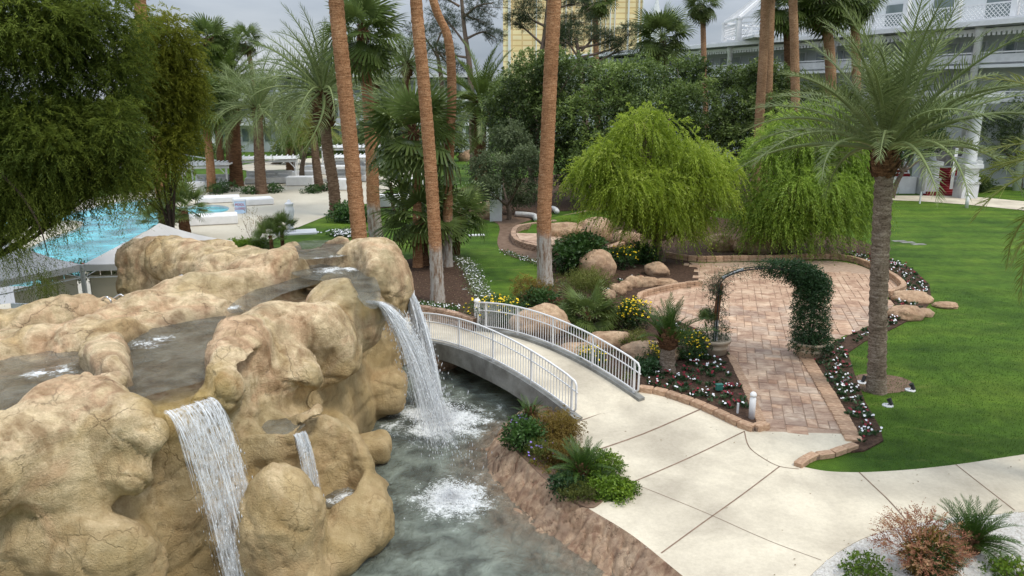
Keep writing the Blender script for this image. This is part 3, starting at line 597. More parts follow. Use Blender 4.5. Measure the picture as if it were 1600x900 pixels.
low_wall('low wall of stacked tan blocks behind the far end of the footbridge', crv(px([(596, 492), (640, 496), (670, 500), (700, 506), (727, 514), (742, 520)]), 5), 4, .34, .14, .26)
# path left of the bridge
tag(sheet('garden_walk', [[W(760, 516), W(745, 514)] + px([(720, 512), (690, 503), (640, 494), (560, 488), (430, 500), (470, 560), (600, 545), (650, 546)])], .03, M['concrete'], None, .6), kind='structure')
# mulch and dirt beds
def bed(name, loop, z, mat, closed_smooth=True):
    P = crv(loop, 4, True) if closed_smooth else loop
    return tag(sheet(name, [[(p.x, p.y) for p in P]], z, M[mat], None, z + .01), kind='structure')
bed('mulch_bed', px([(560, 500), (600, 480), (640, 492), (690, 499), (730, 509), (757, 505), (757, 470), (747, 453), (737, 433), (730, 413), (717, 403), (693, 400), (650, 404), (610, 412), (560, 430)]), .035, 'mulch')
bed('brown_path', px([(690, 335), (757, 343), (780, 353), (777, 380), (790, 397), (837, 413), (860, 425), (900, 425), (890, 398), (850, 392), (815, 385), (802, 370), (808, 352), (840, 341), (870, 330), (920, 320), (900, 300), (740, 300)]), .02, 'dirt')
fb = px([(1000, 600), (1003, 612), (1030, 617), (1060, 626), (1100, 641), (1130, 655), (1160, 668), (1186, 668), (1180, 645), (1165, 605), (1145, 565), (1127, 538), (1098, 519), (1060, 504), (1012, 492), (985, 500), (970, 520), (985, 560)])
bed('pansy_bed_soil', fb, .05, 'mulch', False)
tag(sheet('garden_soil', [px([(1010, 490), (1002, 468), (1024, 458), (1060, 450), (1093, 447), (1090, 420), (1066, 402), (1040, 398), (1002, 360), (930, 345), (895, 375), (870, 398), (850, 440), (800, 470), (742, 505), (757, 520), (850, 548), (920, 580), (985, 612), (1000, 612), (990, 560)])], .028, M['mulch'], None, .3), kind='structure')
bed('tree_bed_soil', px([(1040, 398), (1090, 406), (1217, 404), (1300, 403), (1340, 405), (1380, 400), (1330, 372), (1200, 350), (1000, 330), (960, 345), (1003, 366)]), .045, 'mulch')
bed('shrubbery_soil', px([(880, 330), (960, 325), (1100, 330), (1300, 320), (1400, 300), (1380, 270), (1200, 262), (1000, 262), (850, 275), (740, 290), (700, 310), (760, 335)]), .03, 'mulch')
fbr = px([(1262, 558), (1300, 538), (1335, 521), (1364, 509), (1390, 492), (1399, 477), (1388, 466), (1408, 458), (1407, 446), (1390, 432), (1363, 419), (1335, 408), (1310, 402), (1330, 396), (1380, 402), (1425, 420), (1452, 445), (1456, 470), (1440, 490), (1400, 512), (1350, 535), (1325, 552), (1335, 585), (1352, 630), (1375, 670), (1380, 690), (1350, 706), (1330, 708), (1337, 690), (1320, 655), (1290, 605)])
bed('flower_border_soil', fbr, .04, 'mulch', False)
tag(sheet('palm_ring', [[(p.x, p.y) for p in crv(px([(1335, 590), (1360, 584), (1410, 590), (1428, 604), (1400, 614), (1350, 612)]), 4, True)]], .006, M['dirt']), kind='structure')
bedp = px([(822, 640), (850, 636), (880, 652), (892, 668), (898, 692), (914, 715), (950, 740), (987, 757), (950, 780), (918, 797), (867, 765), (827, 728), (802, 697), (804, 662)])
bed('bank_planting_soil', bedp, .06, 'dirt')
# round brick stage edge, upper middle
low_wall('low curved brick retaining edge round the small stone stage left of the boulders', crv(px([(868, 352), (830, 357), (808, 362), (802, 373), (810, 384), (835, 392), (870, 398), (900, 397)]), 5), 3, .36, .13, .3)
tag(sheet('stage_paving', [px([(806, 373), (812, 383), (835, 390), (895, 396), (895, 380), (850, 374)])], .36, M['paver'], None, .3), kind='structure')
tag(sheet('stage_lawn', [px([(822, 372), (835, 352), (862, 346), (930, 334), (960, 342), (900, 378), (850, 374)])], .30, M['lawn'], None, .25), kind='structure')
low_wall('thin pale stone edging above the little lawn by the boulders', crv(px([(842, 352), (880, 342), (912, 335), (935, 328)]), 4), 2, .5, .12, .25)

# ================================================================ FOOTBRIDGE
B0 = Vector((1.71, 19.07, 0)); BD = Vector((-.62, .785, 0)).normalized(); BN = Vector((BD.y, -BD.x, 0)); BW = 2.63; BL = 8.5
BD = Vector((-.6, .8, 0)); BN = Vector((.8, .6, 0))
def bz(t): return .5 * (1 - ((t - 4.3) / 4.3) ** 2)
br = thing('footbridge', 'arched concrete footbridge with white railings over the pond', 'bridge', (B0.x, B0.y, 0))
def arch(name, w0, w1, top, bot, mat, parent=br, n=32, t0=0, t1=8.6):
    b = MB(); V = []; F = []
    for i in range(n + 1):
        t = t0 + (t1 - t0) * i / n; p = B0 + BD * t
        for w, z in ((w0, bot(t)), (w1, bot(t)), (w1, top(t)), (w0, top(t))): q = p + BN * w; V.append((q.x, q.y, z))
    for i in range(n):
        for k in range(4): a, c = i * 4 + k, i * 4 + (k + 1) % 4; F.append((a, c, c + 4, a + 4))
    F += [(3, 2, 1, 0), (n * 4, n * 4 + 1, n * 4 + 2, n * 4 + 3)]; b.add(V, F); return b.build(name, mat, parent)
und = lambda t: max(-1.1, -.02 - .62 * abs((t - 4.6) / 3.9) ** 3.2)
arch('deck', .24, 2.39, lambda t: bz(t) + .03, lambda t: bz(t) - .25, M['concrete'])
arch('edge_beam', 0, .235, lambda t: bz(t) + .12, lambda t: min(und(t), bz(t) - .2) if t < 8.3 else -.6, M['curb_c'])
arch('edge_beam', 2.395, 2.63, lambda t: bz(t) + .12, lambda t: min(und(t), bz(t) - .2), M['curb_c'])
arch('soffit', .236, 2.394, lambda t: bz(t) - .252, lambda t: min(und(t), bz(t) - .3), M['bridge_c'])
def railing(off, label, t0, t1):
    rl = thing('bridge_railing', label, 'railing', (B0.x, B0.y, 0), 0, 'white railings of the footbridge'); w = off
    P = lambda t, h: B0 + BD * t + BN * w + Vector((0, 0, bz(t) + h))
    ts = [t0 + (t1 - t0) * i / 24 for i in range(25)]
    MB().tube([P(t0 + .02, .20)] + [P(t0 - .05, .30), P(t0 - .06, .98), P(t0, 1.07)] + [P(t, 1.1) for t in ts[1:-1]] + [P(t1, 1.07), P(t1 + .06, .98), P(t1 + .05, .3), P(t1 - .02, .2)], .030, 8).build('top_rail', M['white'], rl, True)
    MB().tube([P(t, .20) for t in ts], .024, 8).build('bottom_rail', M['white'], rl, True)
    MB().tube([P(t0 - .12, .80)] + [P(t, .80) for t in ts] + [P(t1 + .12, .80)], .020, 8).build('handrail', M['white'], rl, True)
    bal = MB().bar((0, 0, 0), (0, 0, .87), .017).mesh('baluster'); bal.materials.append(M['white']); pst = MB().bar((0, 0, 0), (0, 0, .98), .05).mesh('post'); pst.materials.append(M['white'])
    n = int((t1 - t0) / .125)
    for i in range(1, n):
        t = t0 + (t1 - t0) * i / n; q = P(t, .21) - woff(rl); isp = i % 15 == 0 or i == 1 or i == n - 1
        o = bpy.data.objects.new('post' if isp else 'baluster', pst if isp else bal); COL.objects.link(o); o.parent = rl; o.location = q - Vector((0, 0, .1)) if isp else q
        o.rotation_euler = (0, 0, math.atan2(BD.y, BD.x))
railing(.12, 'near white metal railing of the footbridge, curving over the pond beside the waterfall', .2, 8.5)
railing(2.51, 'far white metal railing of the footbridge, in front of the yellow daisies and boulder', .2, 8.4)

# ================================================================ WATERFALL ROCK (one carved mass of rock)
def rock_mass():
    h = .072; lo = np.array([-17.5, 9.6, -1.5]); hi = np.array([-1.6, 28.4, 5.3]); n = np.ceil((hi - lo) / h).astype(int) + 1
    ax = [lo[k] + h * np.arange(n[k]) for k in range(3)]
    X, Y = np.meshgrid(ax[0], ax[1], indexing='ij'); Z = ax[2]
    foot = [(-18, 11.6), (-14, 11.3), (-11, 11.2), (-9, 11.2), (-7.2, 11.3), (-6.5, 11.9), (-6.0, 12.9), (-5.3, 13.8), (-4.9, 14.9), (-4.5, 16.2), (-4.25, 17.6), (-4.25, 19), (-4.1, 20.5), (-3.8, 22), (-4.0, 23.6), (-5.2, 25), (-7.5, 25.6), (-10, 25.6), (-9.4, 23.6), (-8.4, 22), (-9.2, 20.4), (-11.2, 18.7), (-13.5, 17.2), (-18, 15.6)]
    wob = fbm(np.stack([X * .6, Y * .6, X * 0], -1).reshape(-1, 3), 3, 2).reshape(X.shape) * .5
    f2 = polysdf(X.ravel(), Y.ravel(), foot).reshape(X.shape).astype(np.float32) + wob.astype(np.float32)
    D = np.empty(tuple(n), dtype=np.float32)
    top = 3.05
    for k, z in enumerate(Z):
        a = f2 + .10 * (z - 1.0); b = np.float32(z - top); kk = .5; m = np.maximum(kk - np.abs(a - b), 0) / kk; D[:, :, k] = np.maximum(a, b) + m * m * kk * .25
    def local(c0, c1, pad):
        s = [slice(max(0, int((min(c0[k], c1[k]) - pad - lo[k]) / h)), min(n[k], int((max(c0[k], c1[k]) + pad - lo[k]) / h) + 2)) for k in range(3)]
        g = np.meshgrid(ax[0][s[0]], ax[1][s[1]], ax[2][s[2]], indexing='ij'); return tuple(s), np.stack(g, -1)
    def cap(a, b, ra, rb=None, k=.35, sub=False):
        a, b = np.array(a, float), np.array(b, float); rb = ra if rb is None else rb; s, P = local(a, b, max(ra, rb) + k + .5)
        if 0 in P.shape: return
        ab = b - a; t = np.clip(((P - a) @ ab) / (ab @ ab + 1e-9), 0, 1); d = (np.linalg.norm(P - a - t[..., None] * ab, axis=-1) - (ra + (rb - ra) * t)).astype(np.float32)
        o = D[s]
        if sub: d = -d; m = np.maximum(k - np.abs(d - o), 0) / k; D[s] = np.maximum(d, o) + m * m * k * .25
        else: m = np.maximum(k - np.abs(d - o), 0) / k; D[s] = np.minimum(d, o) - m * m * k * .25
    def ell(c, r, rz=0, k=.3, box=0.):
        c = np.array(c, float); R_ = max(r); s, P = local(c, c, R_ * 1.15 + k + .2)
        if 0 in P.shape: return
        q = P - c; cs, sn = math.cos(rz), math.sin(rz); q = np.stack([q[..., 0] * cs + q[..., 1] * sn, -q[..., 0] * sn + q[..., 1] * cs, q[..., 2]], -1)
        r = np.array(r, float)
        if box:
            e = np.abs(q) - r * (1 - box); ro = min(r) * box; d = np.linalg.norm(np.maximum(e, 0), axis=-1) + np.minimum(e.max(-1), 0) - ro
        else: k0 = np.linalg.norm(q / r, axis=-1); k1 = np.linalg.norm(q / (r * r), axis=-1) + 1e-6; d = k0 * (k0 - 1) / k1
        d = d.astype(np.float32); o = D[s]; m = np.maximum(k - np.abs(d - o), 0) / k; D[s] = np.minimum(d, o) - m * m * k * .25
    def chain(pts, r, k=.35):
        for i in range(len(pts) - 1):
            ra, rb = (r, r) if not hasattr(r, '__len__') else (r[i], r[i + 1]); cap(pts[i], pts[i + 1], ra, rb, k)
    def T(pxx, pyy, z, drop): v = W(pxx, pyy, z); return np.array([v.x, v.y, z - drop])          # crest sighted at height z, centre a little below
    # rim far side of the main basin
    chain([T(-160, 560, 3.25, .5), T(-30, 548, 3.35, .5), T(60, 512, 3.45, .5), T(140, 498, 3.55, .5), T(225, 462, 3.7, .5), T(300, 434, 3.85, .55), T(380, 424, 3.9, .5), T(430, 409, 4.0, .45), T(455, 408, 4.0, .4)], [.5, .5, .5, .55, .6, .65, .55, .5, .45])
    chain([T(205, 505, 3.32, .5), T(260, 482, 3.42, .5), T(310, 468, 3.52, .5), T(340, 462, 3.6, .5)], [.5, .62, .62, .5], .4)
    # back wall
    chain([T(262, 366, 4.35, .75), T(300, 380, 4.15, .75), T(345, 398, 4.0, .65), T(400, 402, 4.05, .6), T(440, 392, 4.2, .6)], [.75, .75, .65, .6, .55], .5)
    wl = [(-12.35, 24.9), (-11.2, 24.6), (-9.6, 23.9), (-8.2, 23.0), (-7.4, 22.6)]
    for (x0, y0), (x1, y1) in zip(wl[:-1], wl[1:]):
        for zz, rr in ((-.6, 1.1), (.8, 1.05), (2.1, .95), (3.1, .85)): cap((x0, y0 + .35, zz), (x1, y1 + .35, zz), rr, rr, .4)
    # upper rims: behind and beside the top pool
    chain([T(440, 392, 4.2, .6), T(470, 374, 4.25, .55), T(520, 369, 4.3, .5), T(560, 378, 4.3, .5), T(590, 392, 4.2, .6)], [.6, .55, .5, .5, .6])
    chain([T(452, 404, 4.0, .4), T(490, 406, 4.05, .4), T(540, 404, 4.1, .45), T(575, 400, 4.15, .6)], [.35, .32, .4, .6], .25)
    # big head rock right of the cascades
    ell(T(592, 430, 3.4, .3) + np.array([0, .1, 0]), (.95, 1.15, 1.35), .3); ell((-4.25, 21.9, 3.1), (.75, 1.0, 1.05), 0); cap((-4.35, 22.0, 2.4), (-4.2, 22.0, .2), .95, .9, .4); cap((-5.1, 22.9, 3.0), (-5.3, 23.4, 0), 1.1, 1.2, .4)
    # bulging rock left of the main fall
    ell(T(535, 460, 3.6, .55), (1.05, .95, 1.0), .5); ell(T(560, 470, 3.3, .5), (.62, .7, .75), 0); cap(T(500, 475, 3.75, .6), T(445, 478, 3.85, .6), .65, .6, .3)
    ell((-4.55, 17.9, 2.5), (.85, 1.3, .75), .15, .25, .6)
    # ridge running to the near lip
    chain([T(445, 474, 3.85, .6), T(410, 480, 3.9, .6), T(375, 505, 3.85, .55), T(352, 545, 3.7, .5), T(338, 575, 3.55, .42)], [.55, .6, .6, .52, .42])
    cap(T(400, 520, 3.3, .5), T(385, 620, 2.6, .6), .62, .45); cap(T(450, 540, 3.2, .6), T(435, 580, 2.9, .6), .6, .42); cap(T(478, 560, 3.0, .5), T(455, 588, 2.7, .5), .38, .3, .2)
    # near boulder left of the lip
    chain([T(-60, 690, 3.4, .7), T(10, 645, 3.5, .75), T(85, 600, 3.65, .75), T(135, 602, 3.62, .65), T(195, 628, 3.45, .55), T(225, 640, 3.35, .45)], [.7, .75, .78, .6, .5, .42])
    ell(T(95, 640, 3.3, .5), (.9, .6, .65), .1)
    chain([T(70, 700, 2.9, .6), T(140, 690, 2.8, .55), T(200, 700, 2.8, .5)], [.6, .55, .4], .2)
    ell((-8.0, 11.35, 1.2), (2.0, .55, .8), .05); ell((-6.9, 11.6, .6), (1.0, .7, .9), .1); ell((-9.6, 11.2, .2), (1.5, .6, 1.2), 0)
    # bridge block across the basin
    cap(T(118, 508, 3.62, .55), T(192, 500, 3.66, .55), .62, .62, .3); ell(T(156, 540, 3.72, .5), (.84, 1.5, .5), -.12, .12, .28); ell(T(166, 572, 3.55, .5), (.66, .7, .55), -.1, .12, .28); cap(T(115, 505, 3.6, .45), T(190, 498, 3.6, .45), .45, .45, .2)
    # face below: little basin column, boulders
    cap((-4.75, 14.4, -.8), (-4.75, 14.35, 1.55), .72, .58, .2); ell((-4.7, 14.35, 1.85), (.74, .66, .28), 0, .12, .5); ell((-4.15, 15.0, 1.35), (.40, .55, .95), .2, .25); cap((-5.1, 15.2, -.6), (-5.0, 15.3, 1.9), .9, .8, .3)
    v = W(430, 790, 1.2); ell((v.x - .02, v.y + .25, .45), (.85, .85, 1.42), .25, .3)      # big fore boulder
    ell((-4.05, 12.6, -.45), (.72, .6, .8), .1, .15)
    cap((-3.75, 15.4, 1.0), (-3.35, 14.7, .1), .55, .62, .2); ell((-4.0, 15.5, .9), (.5, .55, .85), 0, .2)
    ell((-3.25, 14.35, -.1), (.78, .85, .75), .5, .2); ell((-3.7, 13.55, -.25), (.8, .7, .55), .2, .2); ell((-2.95, 14.9, -.15), (.3, .45, .75), .2, .15)
    ell((-3.6, 18.1, -.25), (.62, .55, .34), .3, .12, .6); ell((-4.2, 17.2, .2), (.55, .8, .9), .2, .2)
    ell(T(603, 600, .35, .25), (.62, .6, .72), .1, .12, .7); ell(T(583, 625, -.2, .2), (.5, .5, .45), .1, .2)
    cap((-3.5, 16.7, -.9), (-4.4, 17.0, -.3), .6, .6, .2)
    # island rock behind the rim, far left
    chain([T(-140, 480, 3.0, .6), T(-20, 490, 2.95, .6), T(60, 478, 3.05, .6), T(120, 464, 3.15, .6), T(158, 460, 3.2, .55)], [.6, .6, .62, .6, .5])
    for (x0, y0, x1, y1) in ((-16.5, 20.6, -13, 20.6), (-13, 20.6, -11.4, 21.4)): 
        for zz in (-.4, .8, 1.8): cap((x0, y0, zz), (x1, y1, zz), .75, .7, .3)
    # carve the basins
    def carve(poly, zb, zt=9, k=.18, grow=0.):
        xs = [p[0] for p in poly]; ys = [p[1] for p in poly]; s, P = local((min(xs), min(ys), zb), (max(xs), max(ys), min(zt, 5)), .8)
        d2 = polysdf(P[:, :, 0, 0].ravel(), P[:, :, 0, 1].ravel(), poly).reshape(P.shape[:2])[:, :, None] - grow; dz = zb - P[..., 2]; slope = .28 * (P[..., 2] - zb)
        d = -np.maximum(d2 - np.clip(slope, 0, .5), dz).astype(np.float32); o = D[s]; m = np.maximum(k - np.abs(d - o), 0) / k; D[s] = np.maximum(d, o) + m * m * k * .25
    pl = lambda L_, z: [(W(a, b, z).x, W(a, b, z).y) for a, b in L_]
    carve(pl([(-150, 640), (-150, 598), (0, 588), (60, 572), (112, 566), (128, 584), (160, 612), (215, 606), (212, 560), (206, 536), (228, 522), (285, 508), (335, 498), (345, 505), (322, 545), (308, 575), (316, 594), (295, 606), (250, 619), (228, 616), (215, 606), (150, 606), (90, 622), (10, 660)], 3.2), 2.95)
    carve(pl([(314, 592), (240, 614), (246, 650), (332, 622)], 3.2), 3.17, k=.04)       # the lip of the near fall
    carve(pl([(356, 478), (395, 456), (440, 442), (480, 430), (510, 430), (495, 441), (455, 452), (420, 466), (378, 482)], 3.5), 3.42, k=.12)
    carve(pl([(345, 478), (360, 472), (385, 482), (362, 492)], 3.45), 3.36, k=.06)
    carve(pl([(468, 424), (500, 419), (550, 416), (556, 424), (560, 430), (510, 433), (478, 430)], 3.7), 3.62, k=.1)
    carve(pl([(553, 424), (575, 440), (590, 470), (578, 478), (545, 440)], 3.6), 3.42, k=.12)   # channel to the main fall
    carve(pl([(455, 388), (475, 381), (520, 381), (556, 384), (552, 391), (510, 397), (470, 399)], 4.0), 3.88, k=.1)
    carve([(-5.0, 14.3), (-4.75, 14.05), (-4.45, 14.05), (-4.35, 14.35), (-4.7, 14.75), (-5.0, 14.7)], 1.88, 2.6, k=.08)
    carve([(-3.75, 14.2), (-3.4, 14.3), (-3.3, 14.75), (-3.6, 15.0), (-3.9, 14.7)], .15, 1.2, k=.1)
    # undercut cliff below the bulge
    cap((-3.7, 16.6, 1.35), (-3.45, 20.6, 1.4), .42, .5, .5, True); cap((-4.45, 15.4, 2.1), (-4.9, 14.5, 2.75), .33, .3, .25, True)
    # ---- surface nets
    s = D < 0; cnt = sum(s[i:n[0] - 1 + i, j:n[1] - 1 + j, k:n[2] - 1 + k].astype(np.int8) for i in (0, 1) for j in (0, 1) for k in (0, 1))
    act = (cnt > 0) & (cnt < 8); idx = np.argwhere(act); vid = np.full(act.shape, -1, np.int64); vid[act] = np.arange(len(idx))
    acc = np.zeros((len(idx), 3)); num = np.zeros(len(idx)); C = [(i, j, k) for i in (0, 1) for j in (0, 1) for k in (0, 1)]
    val = {c: D[idx[:, 0] + c[0], idx[:, 1] + c[1], idx[:, 2] + c[2]] for c in C}
    for c in C:
        for a in range(3):
            if c[a]: continue
            e = list(c); e[a] = 1; e = tuple(e); v0, v1 = val[c], val[e]; m = (v0 < 0) != (v1 < 0); t = np.where(m, v0 / np.where(m, v0 - v1, 1), 0)
            p = np.tile(np.array(c, float), (len(idx), 1)); p[:, a] += t; acc[m] += p[m]; num[m] += 1
    V = lo + h * (idx + acc / num[:, None]); F = []
    for a in range(3):
        b, c = (a + 1) % 3, (a + 2) % 3; sl0 = [slice(None)] * 3; sl1 = [slice(None)] * 3; sl0[a] = slice(0, -1); sl1[a] = slice(1, None)
        e = np.argwhere(s[tuple(sl0)] != s[tuple(sl1)]); e = e[(e[:, b] > 0) & (e[:, c] > 0) & (e[:, b] < n[b] - 1) & (e[:, c] < n[c] - 1)]
        ins = s[tuple(e.T)]; q = []
        for db, dc in ((-1, -1), (0, -1), (0, 0), (-1, 0)): g = e.copy(); g[:, b] += db; g[:, c] += dc; q.append(vid[tuple(g.T)])
        q = np.stack(q, 1); q = np.where(ins[:, None], q, q[:, ::-1]); F.append(q[(q >= 0).all(1)])
    F = np.concatenate(F)
    # ---- relief along the normal
    def normals(V):
        fn = np.cross(V[F[:, 2]] - V[F[:, 0]], V[F[:, 3]] - V[F[:, 1]]); N_ = np.zeros_like(V)
        for k in range(4): np.add.at(N_, F[:, k], fn)
        return N_ / (np.linalg.norm(N_, axis=1, keepdims=True) + 1e-9)
    N_ = normals(V); Wp = V + .5 * np.stack([fbm(V * .8, 3, s_) for s_ in (31, 32, 33)], 1)
    e1 = worley_edge(Wp * np.array([.62, .62, .75]), 4); e2 = worley_edge(Wp * 1.7 + 9, 8); msk = np.clip(fbm(V * .7, 2, 77) * 4 + .5, 0, 1)
    strat = np.abs(vnoise(np.stack([V[:, 0] * .35 + 0, V[:, 1] * .35, V[:, 2] * 1.9 + V[:, 1] * .25 + .9 * fbm(V * .6, 2, 5)], 1), 61))
    big = fbm(V * .75, 2, 21); facet = np.round(fbm(Wp * .9, 2, 44) * 4) / 4; facet2 = np.round(fbm(Wp * 2.1 + 5, 2, 47) * 5) / 5; rel = .10 * big + .055 * facets(Wp * np.array([.6, .6, .8]), 17) + .03 * facets(Wp * 1.5, 5) + .05 * (1 - np.abs(fbm(Wp * .9 + 3, 3, 55)) * 5).clip(-1, 1) * -1 + .03 * fbm(V * 2.4, 3, 22) - .07 * np.exp(-(e1 / .03) ** 2) * np.clip(fbm(V * .5, 2, 78) * 5 + .4, 0, 1) - .05 * np.exp(-(e2 / .03) ** 2) * msk - .06 * np.exp(-(strat / .05) ** 2) * np.clip(fbm(V * .6, 2, 79) * 5 + .5, 0, 1) + .02 * fbm(V * 6, 3, 23)
    fl = np.zeros(len(V)); bas = []
    for poly, zz in ((pl([(0, 588), (112, 566), (206, 530), (345, 478), (322, 600), (250, 634), (150, 606), (10, 660)], 3.2), 3.2), (pl([(356, 478), (440, 442), (510, 430), (455, 452), (378, 482)], 3.5), 3.52), (pl([(468, 424), (550, 416), (590, 470), (545, 440)], 3.7), 3.7), (pl([(455, 388), (520, 381), (556, 384), (510, 397)], 4.0), 4.0)):
        d = polysdf(V[:, 0], V[:, 1], poly); w = np.clip(1 - d / .55, 0, 1) * np.clip(1 - (V[:, 2] - zz) / .38, 0, 1) * (V[:, 2] > zz - .8); fl = np.maximum(fl, w)
    fl = np.maximum(fl, np.clip((.05 - V[:, 2]) / .6, 0, 1) * .8)
    V = V + N_ * (rel * (1 - .6 * (fl > .5)))[:, None]
    alg = np.zeros(len(V))
    for q, r_ in ((W(290, 625, 3.15), 1.15), (W(575, 476, 3.4), .5), (W(365, 487, 3.4), .35), (W(505, 432, 3.6), .5)):
        d = np.linalg.norm(V - np.array(q), axis=1) + .25 * fbm(V * 4, 2, 91); alg = np.maximum(alg, np.clip(1 - d / r_, 0, 1) ** .7 * .85)
    fl = np.clip(fl * (1 - alg) + .0, 0, 1)
    me = npmesh('waterfall_rock', V, F, True, {'wet': fl, 'algae': alg}); return me
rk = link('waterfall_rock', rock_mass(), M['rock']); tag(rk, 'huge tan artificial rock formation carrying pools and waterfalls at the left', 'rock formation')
# water of the basins
def basin(label, pts, z, grp='stepped pools on top of the rock'):
    P = crv(px(pts, z), 3, True); o = sheet('rock_pool_water', [[(p.x, p.y) for p in P]], z, M['stream']); tag(o, label, 'water', grp); return o
basin('dark rippled water in the large near pool of the rock, before the yellow lip', [(-150, 680), (-150, 570), (0, 560), (120, 540), (200, 520), (300, 490), (350, 480), (352, 500), (335, 560), (322, 593), (238, 616), (100, 660)], 3.2)
basin('shallow water of the middle channel between the two rock ridges', [(354, 484), (392, 455), (445, 438), (490, 428), (520, 428), (497, 443), (440, 460), (386, 488)], 3.5)
basin('water of the narrow foaming step just below the top pool', [(455, 424), (500, 412), (556, 410), (590, 440), (592, 478), (570, 478), (540, 445), (480, 436)], 3.68)
basin('small topmost pool of dark water at the back of the rock', [(445, 388), (475, 376), (530, 376), (570, 383), (560, 396), (510, 403), (460, 404)], 4.0)
o = sheet('rock_pool_water', [[(-5.15, 14.3), (-4.75, 13.9), (-4.3, 14.0), (-4.2, 14.5), (-4.7, 14.95), (-5.2, 14.8)]], 2.02, M['stream']); tag(o, 'green water in the little bowl halfway down the rock face', 'water', 'stepped pools on top of the rock')
# falling water: many parted threads that fall as thrown water does, breaking into beads
def fall(label, a, b, vel, zb, n, wid, thin=.5, spread=.12, beads=900, seed=1, veils=2, gath=.3):
    r = np.random.default_rng(seed); V = []; F = []; g = 9.81; a, b = np.array(a), np.array(b); vel = np.array(vel, float); T_ = []
    V_, F_, k = [], [], 0
    for i in range(n):
        s_ = r.random(); p0 = a + (b - a) * s_ + np.array([0, 0, r.uniform(0, .04)]); v = vel * r.uniform(.82, 1.15) + r.normal(0, spread, 3) * np.array([1, 1, .3]); dz = p0[2] - zb; tf = (v[2] + math.sqrt(v[2] ** 2 + 2 * g * dz)) / g
        t0 = 0 if r.random() < .45 else r.uniform(0, tf * .7); t1 = min(tf, t0 + r.uniform(.25, .7) * tf); m = 9; w = wid * r.uniform(.4, 1.3); ang = r.uniform(-1.2, 1.2); side = np.array([math.cos(ang), math.sin(ang), 0])
        ph = r.uniform(0, 6)
        for j in range(m):
            t = t0 + (t1 - t0) * j / (m - 1); p = p0 + v * t + np.array([0, 0, -.5 * g * t * t]) + side * (.02 * math.sin(9 * t + ph)); ww = w * (.25 + .75 * math.sin(PI * min(1, .12 + .88 * j / (m - 1)))) * (1 - thin * t / tf)
            V_ += [p - side * ww, p + side * ww]
            if j: F_.append((k + 2 * j - 2, k + 2 * j - 1, k + 2 * j + 1, k + 2 * j))
        k += 2 * m
    oct_ = np.array([(1, 0, 0), (0, 1, 0), (-1, 0, 0), (0, -1, 0), (0, 0, 1.6), (0, 0, -1.6)]); of = np.array([(0, 1, 4), (1, 2, 4), (2, 3, 4), (3, 0, 4), (1, 0, 5), (2, 1, 5), (3, 2, 5), (0, 3, 5)]); Tf = []
    for i in range(beads):
        s_ = r.random(); p0 = a + (b - a) * s_; v = vel * r.uniform(.75, 1.25) + r.normal(0, spread * 1.4, 3); dz = p0[2] - zb; tf = (v[2] + math.sqrt(v[2] ** 2 + 2 * g * dz)) / g; t = tf * r.uniform(.15, 1) ** .6
        p = p0 + v * t + np.array([0, 0, -.5 * g * t * t]); V_ += list(p + oct_ * np.array([1, 1, 2.4]) * r.uniform(.005, .015)); Tf += [tuple(f + k) for f in of]; k += 6
    o = link('waterfall', npmesh('waterfall', np.array(V_), [F_, Tf], True), M['fall']); tag(o, label, 'waterfall', 'falls of white water off the rock')
    SV, SF, k = [], [], 0
    for lay in range(veils):
        m, q = 24, 18; off = r.normal(0, .05, 3); vv = vel * r.uniform(.88, 1.1); dz = a[2] - zb; tf = (vv[2] + math.sqrt(vv[2] ** 2 + 2 * g * dz)) / g
        for j in range(m + 1):
            for i in range(q + 1):
                s_ = i / q; t = tf * j / m; p0 = a + (b - a) * s_ + off * (j / m); sp = 1 + .5 * (j / m) * spread * 6 * (s_ - .5); p = p0 + vv * t + (b - a) * (s_ - .5) * (j / m) * gath + np.array([0, 0, -.5 * g * t * t]); p = p + np.array([.035 * math.sin(s_ * 19 + lay) * j / m, .05 * math.sin(s_ * 13 + lay * 2) * j / m, 0]); SV.append(p)
        for j in range(m):
            for i in range(q): u = k + j * (q + 1) + i; SF.append((u, u + 1, u + q + 2, u + q + 1))
        k += (m + 1) * (q + 1)
    if veils: link('water_veil', npmesh('water_veil', np.array(SV), SF, True), M['veil'], o)
    return o
L1, L2 = W(254, 645, 3.12), W(331, 621, 3.12)
fall('wide thin curtain of water falling off the yellow lip at the near left', L1, L2, (1.15, -.62, .1), -.6, 150, .009, .3, .05, 500, 3, 3, -.15)
A = W(575, 474, 3.45)
fall('water jet leaping from the yellow notch of the bulging rock towards the bridge', A + Vector((-.1, .1, 0)), A + Vector((.12, -.1, 0)), (1.75, .35, .5), -.6, 380, .013, .2, .16, 900, 5, 3, 1.6)
Bq = Vector((-3.75, 22.6, 3.0)); Bq = WD(628, 446, 22.3)
fall('tall heavy white fall dropping from behind the head rock into the pond', Bq + Vector((-.12, .25, 0)), Bq + Vector((.10, -.2, 0)), (1.05, -.85, .2), -.6, 800, .024, -.5, .13, 1600, 7, 5, .9)
fall('spray thrown forward from the heavy fall, striking the pond nearer the camera', A + Vector((-.05, 0, .02)), A + Vector((.1, -.05, .02)), (2.1, -.75, .8), -.6, 60, .008, .2, .18, 700, 9, 0)
fall('slim short fall running from the little bowl down the rock face', (-4.3, 13.95, 2.03), (-4.12, 14.12, 2.03), (.42, -.10, 0), .15, 130, .010, .2, .04, 200, 11, 2, .2)
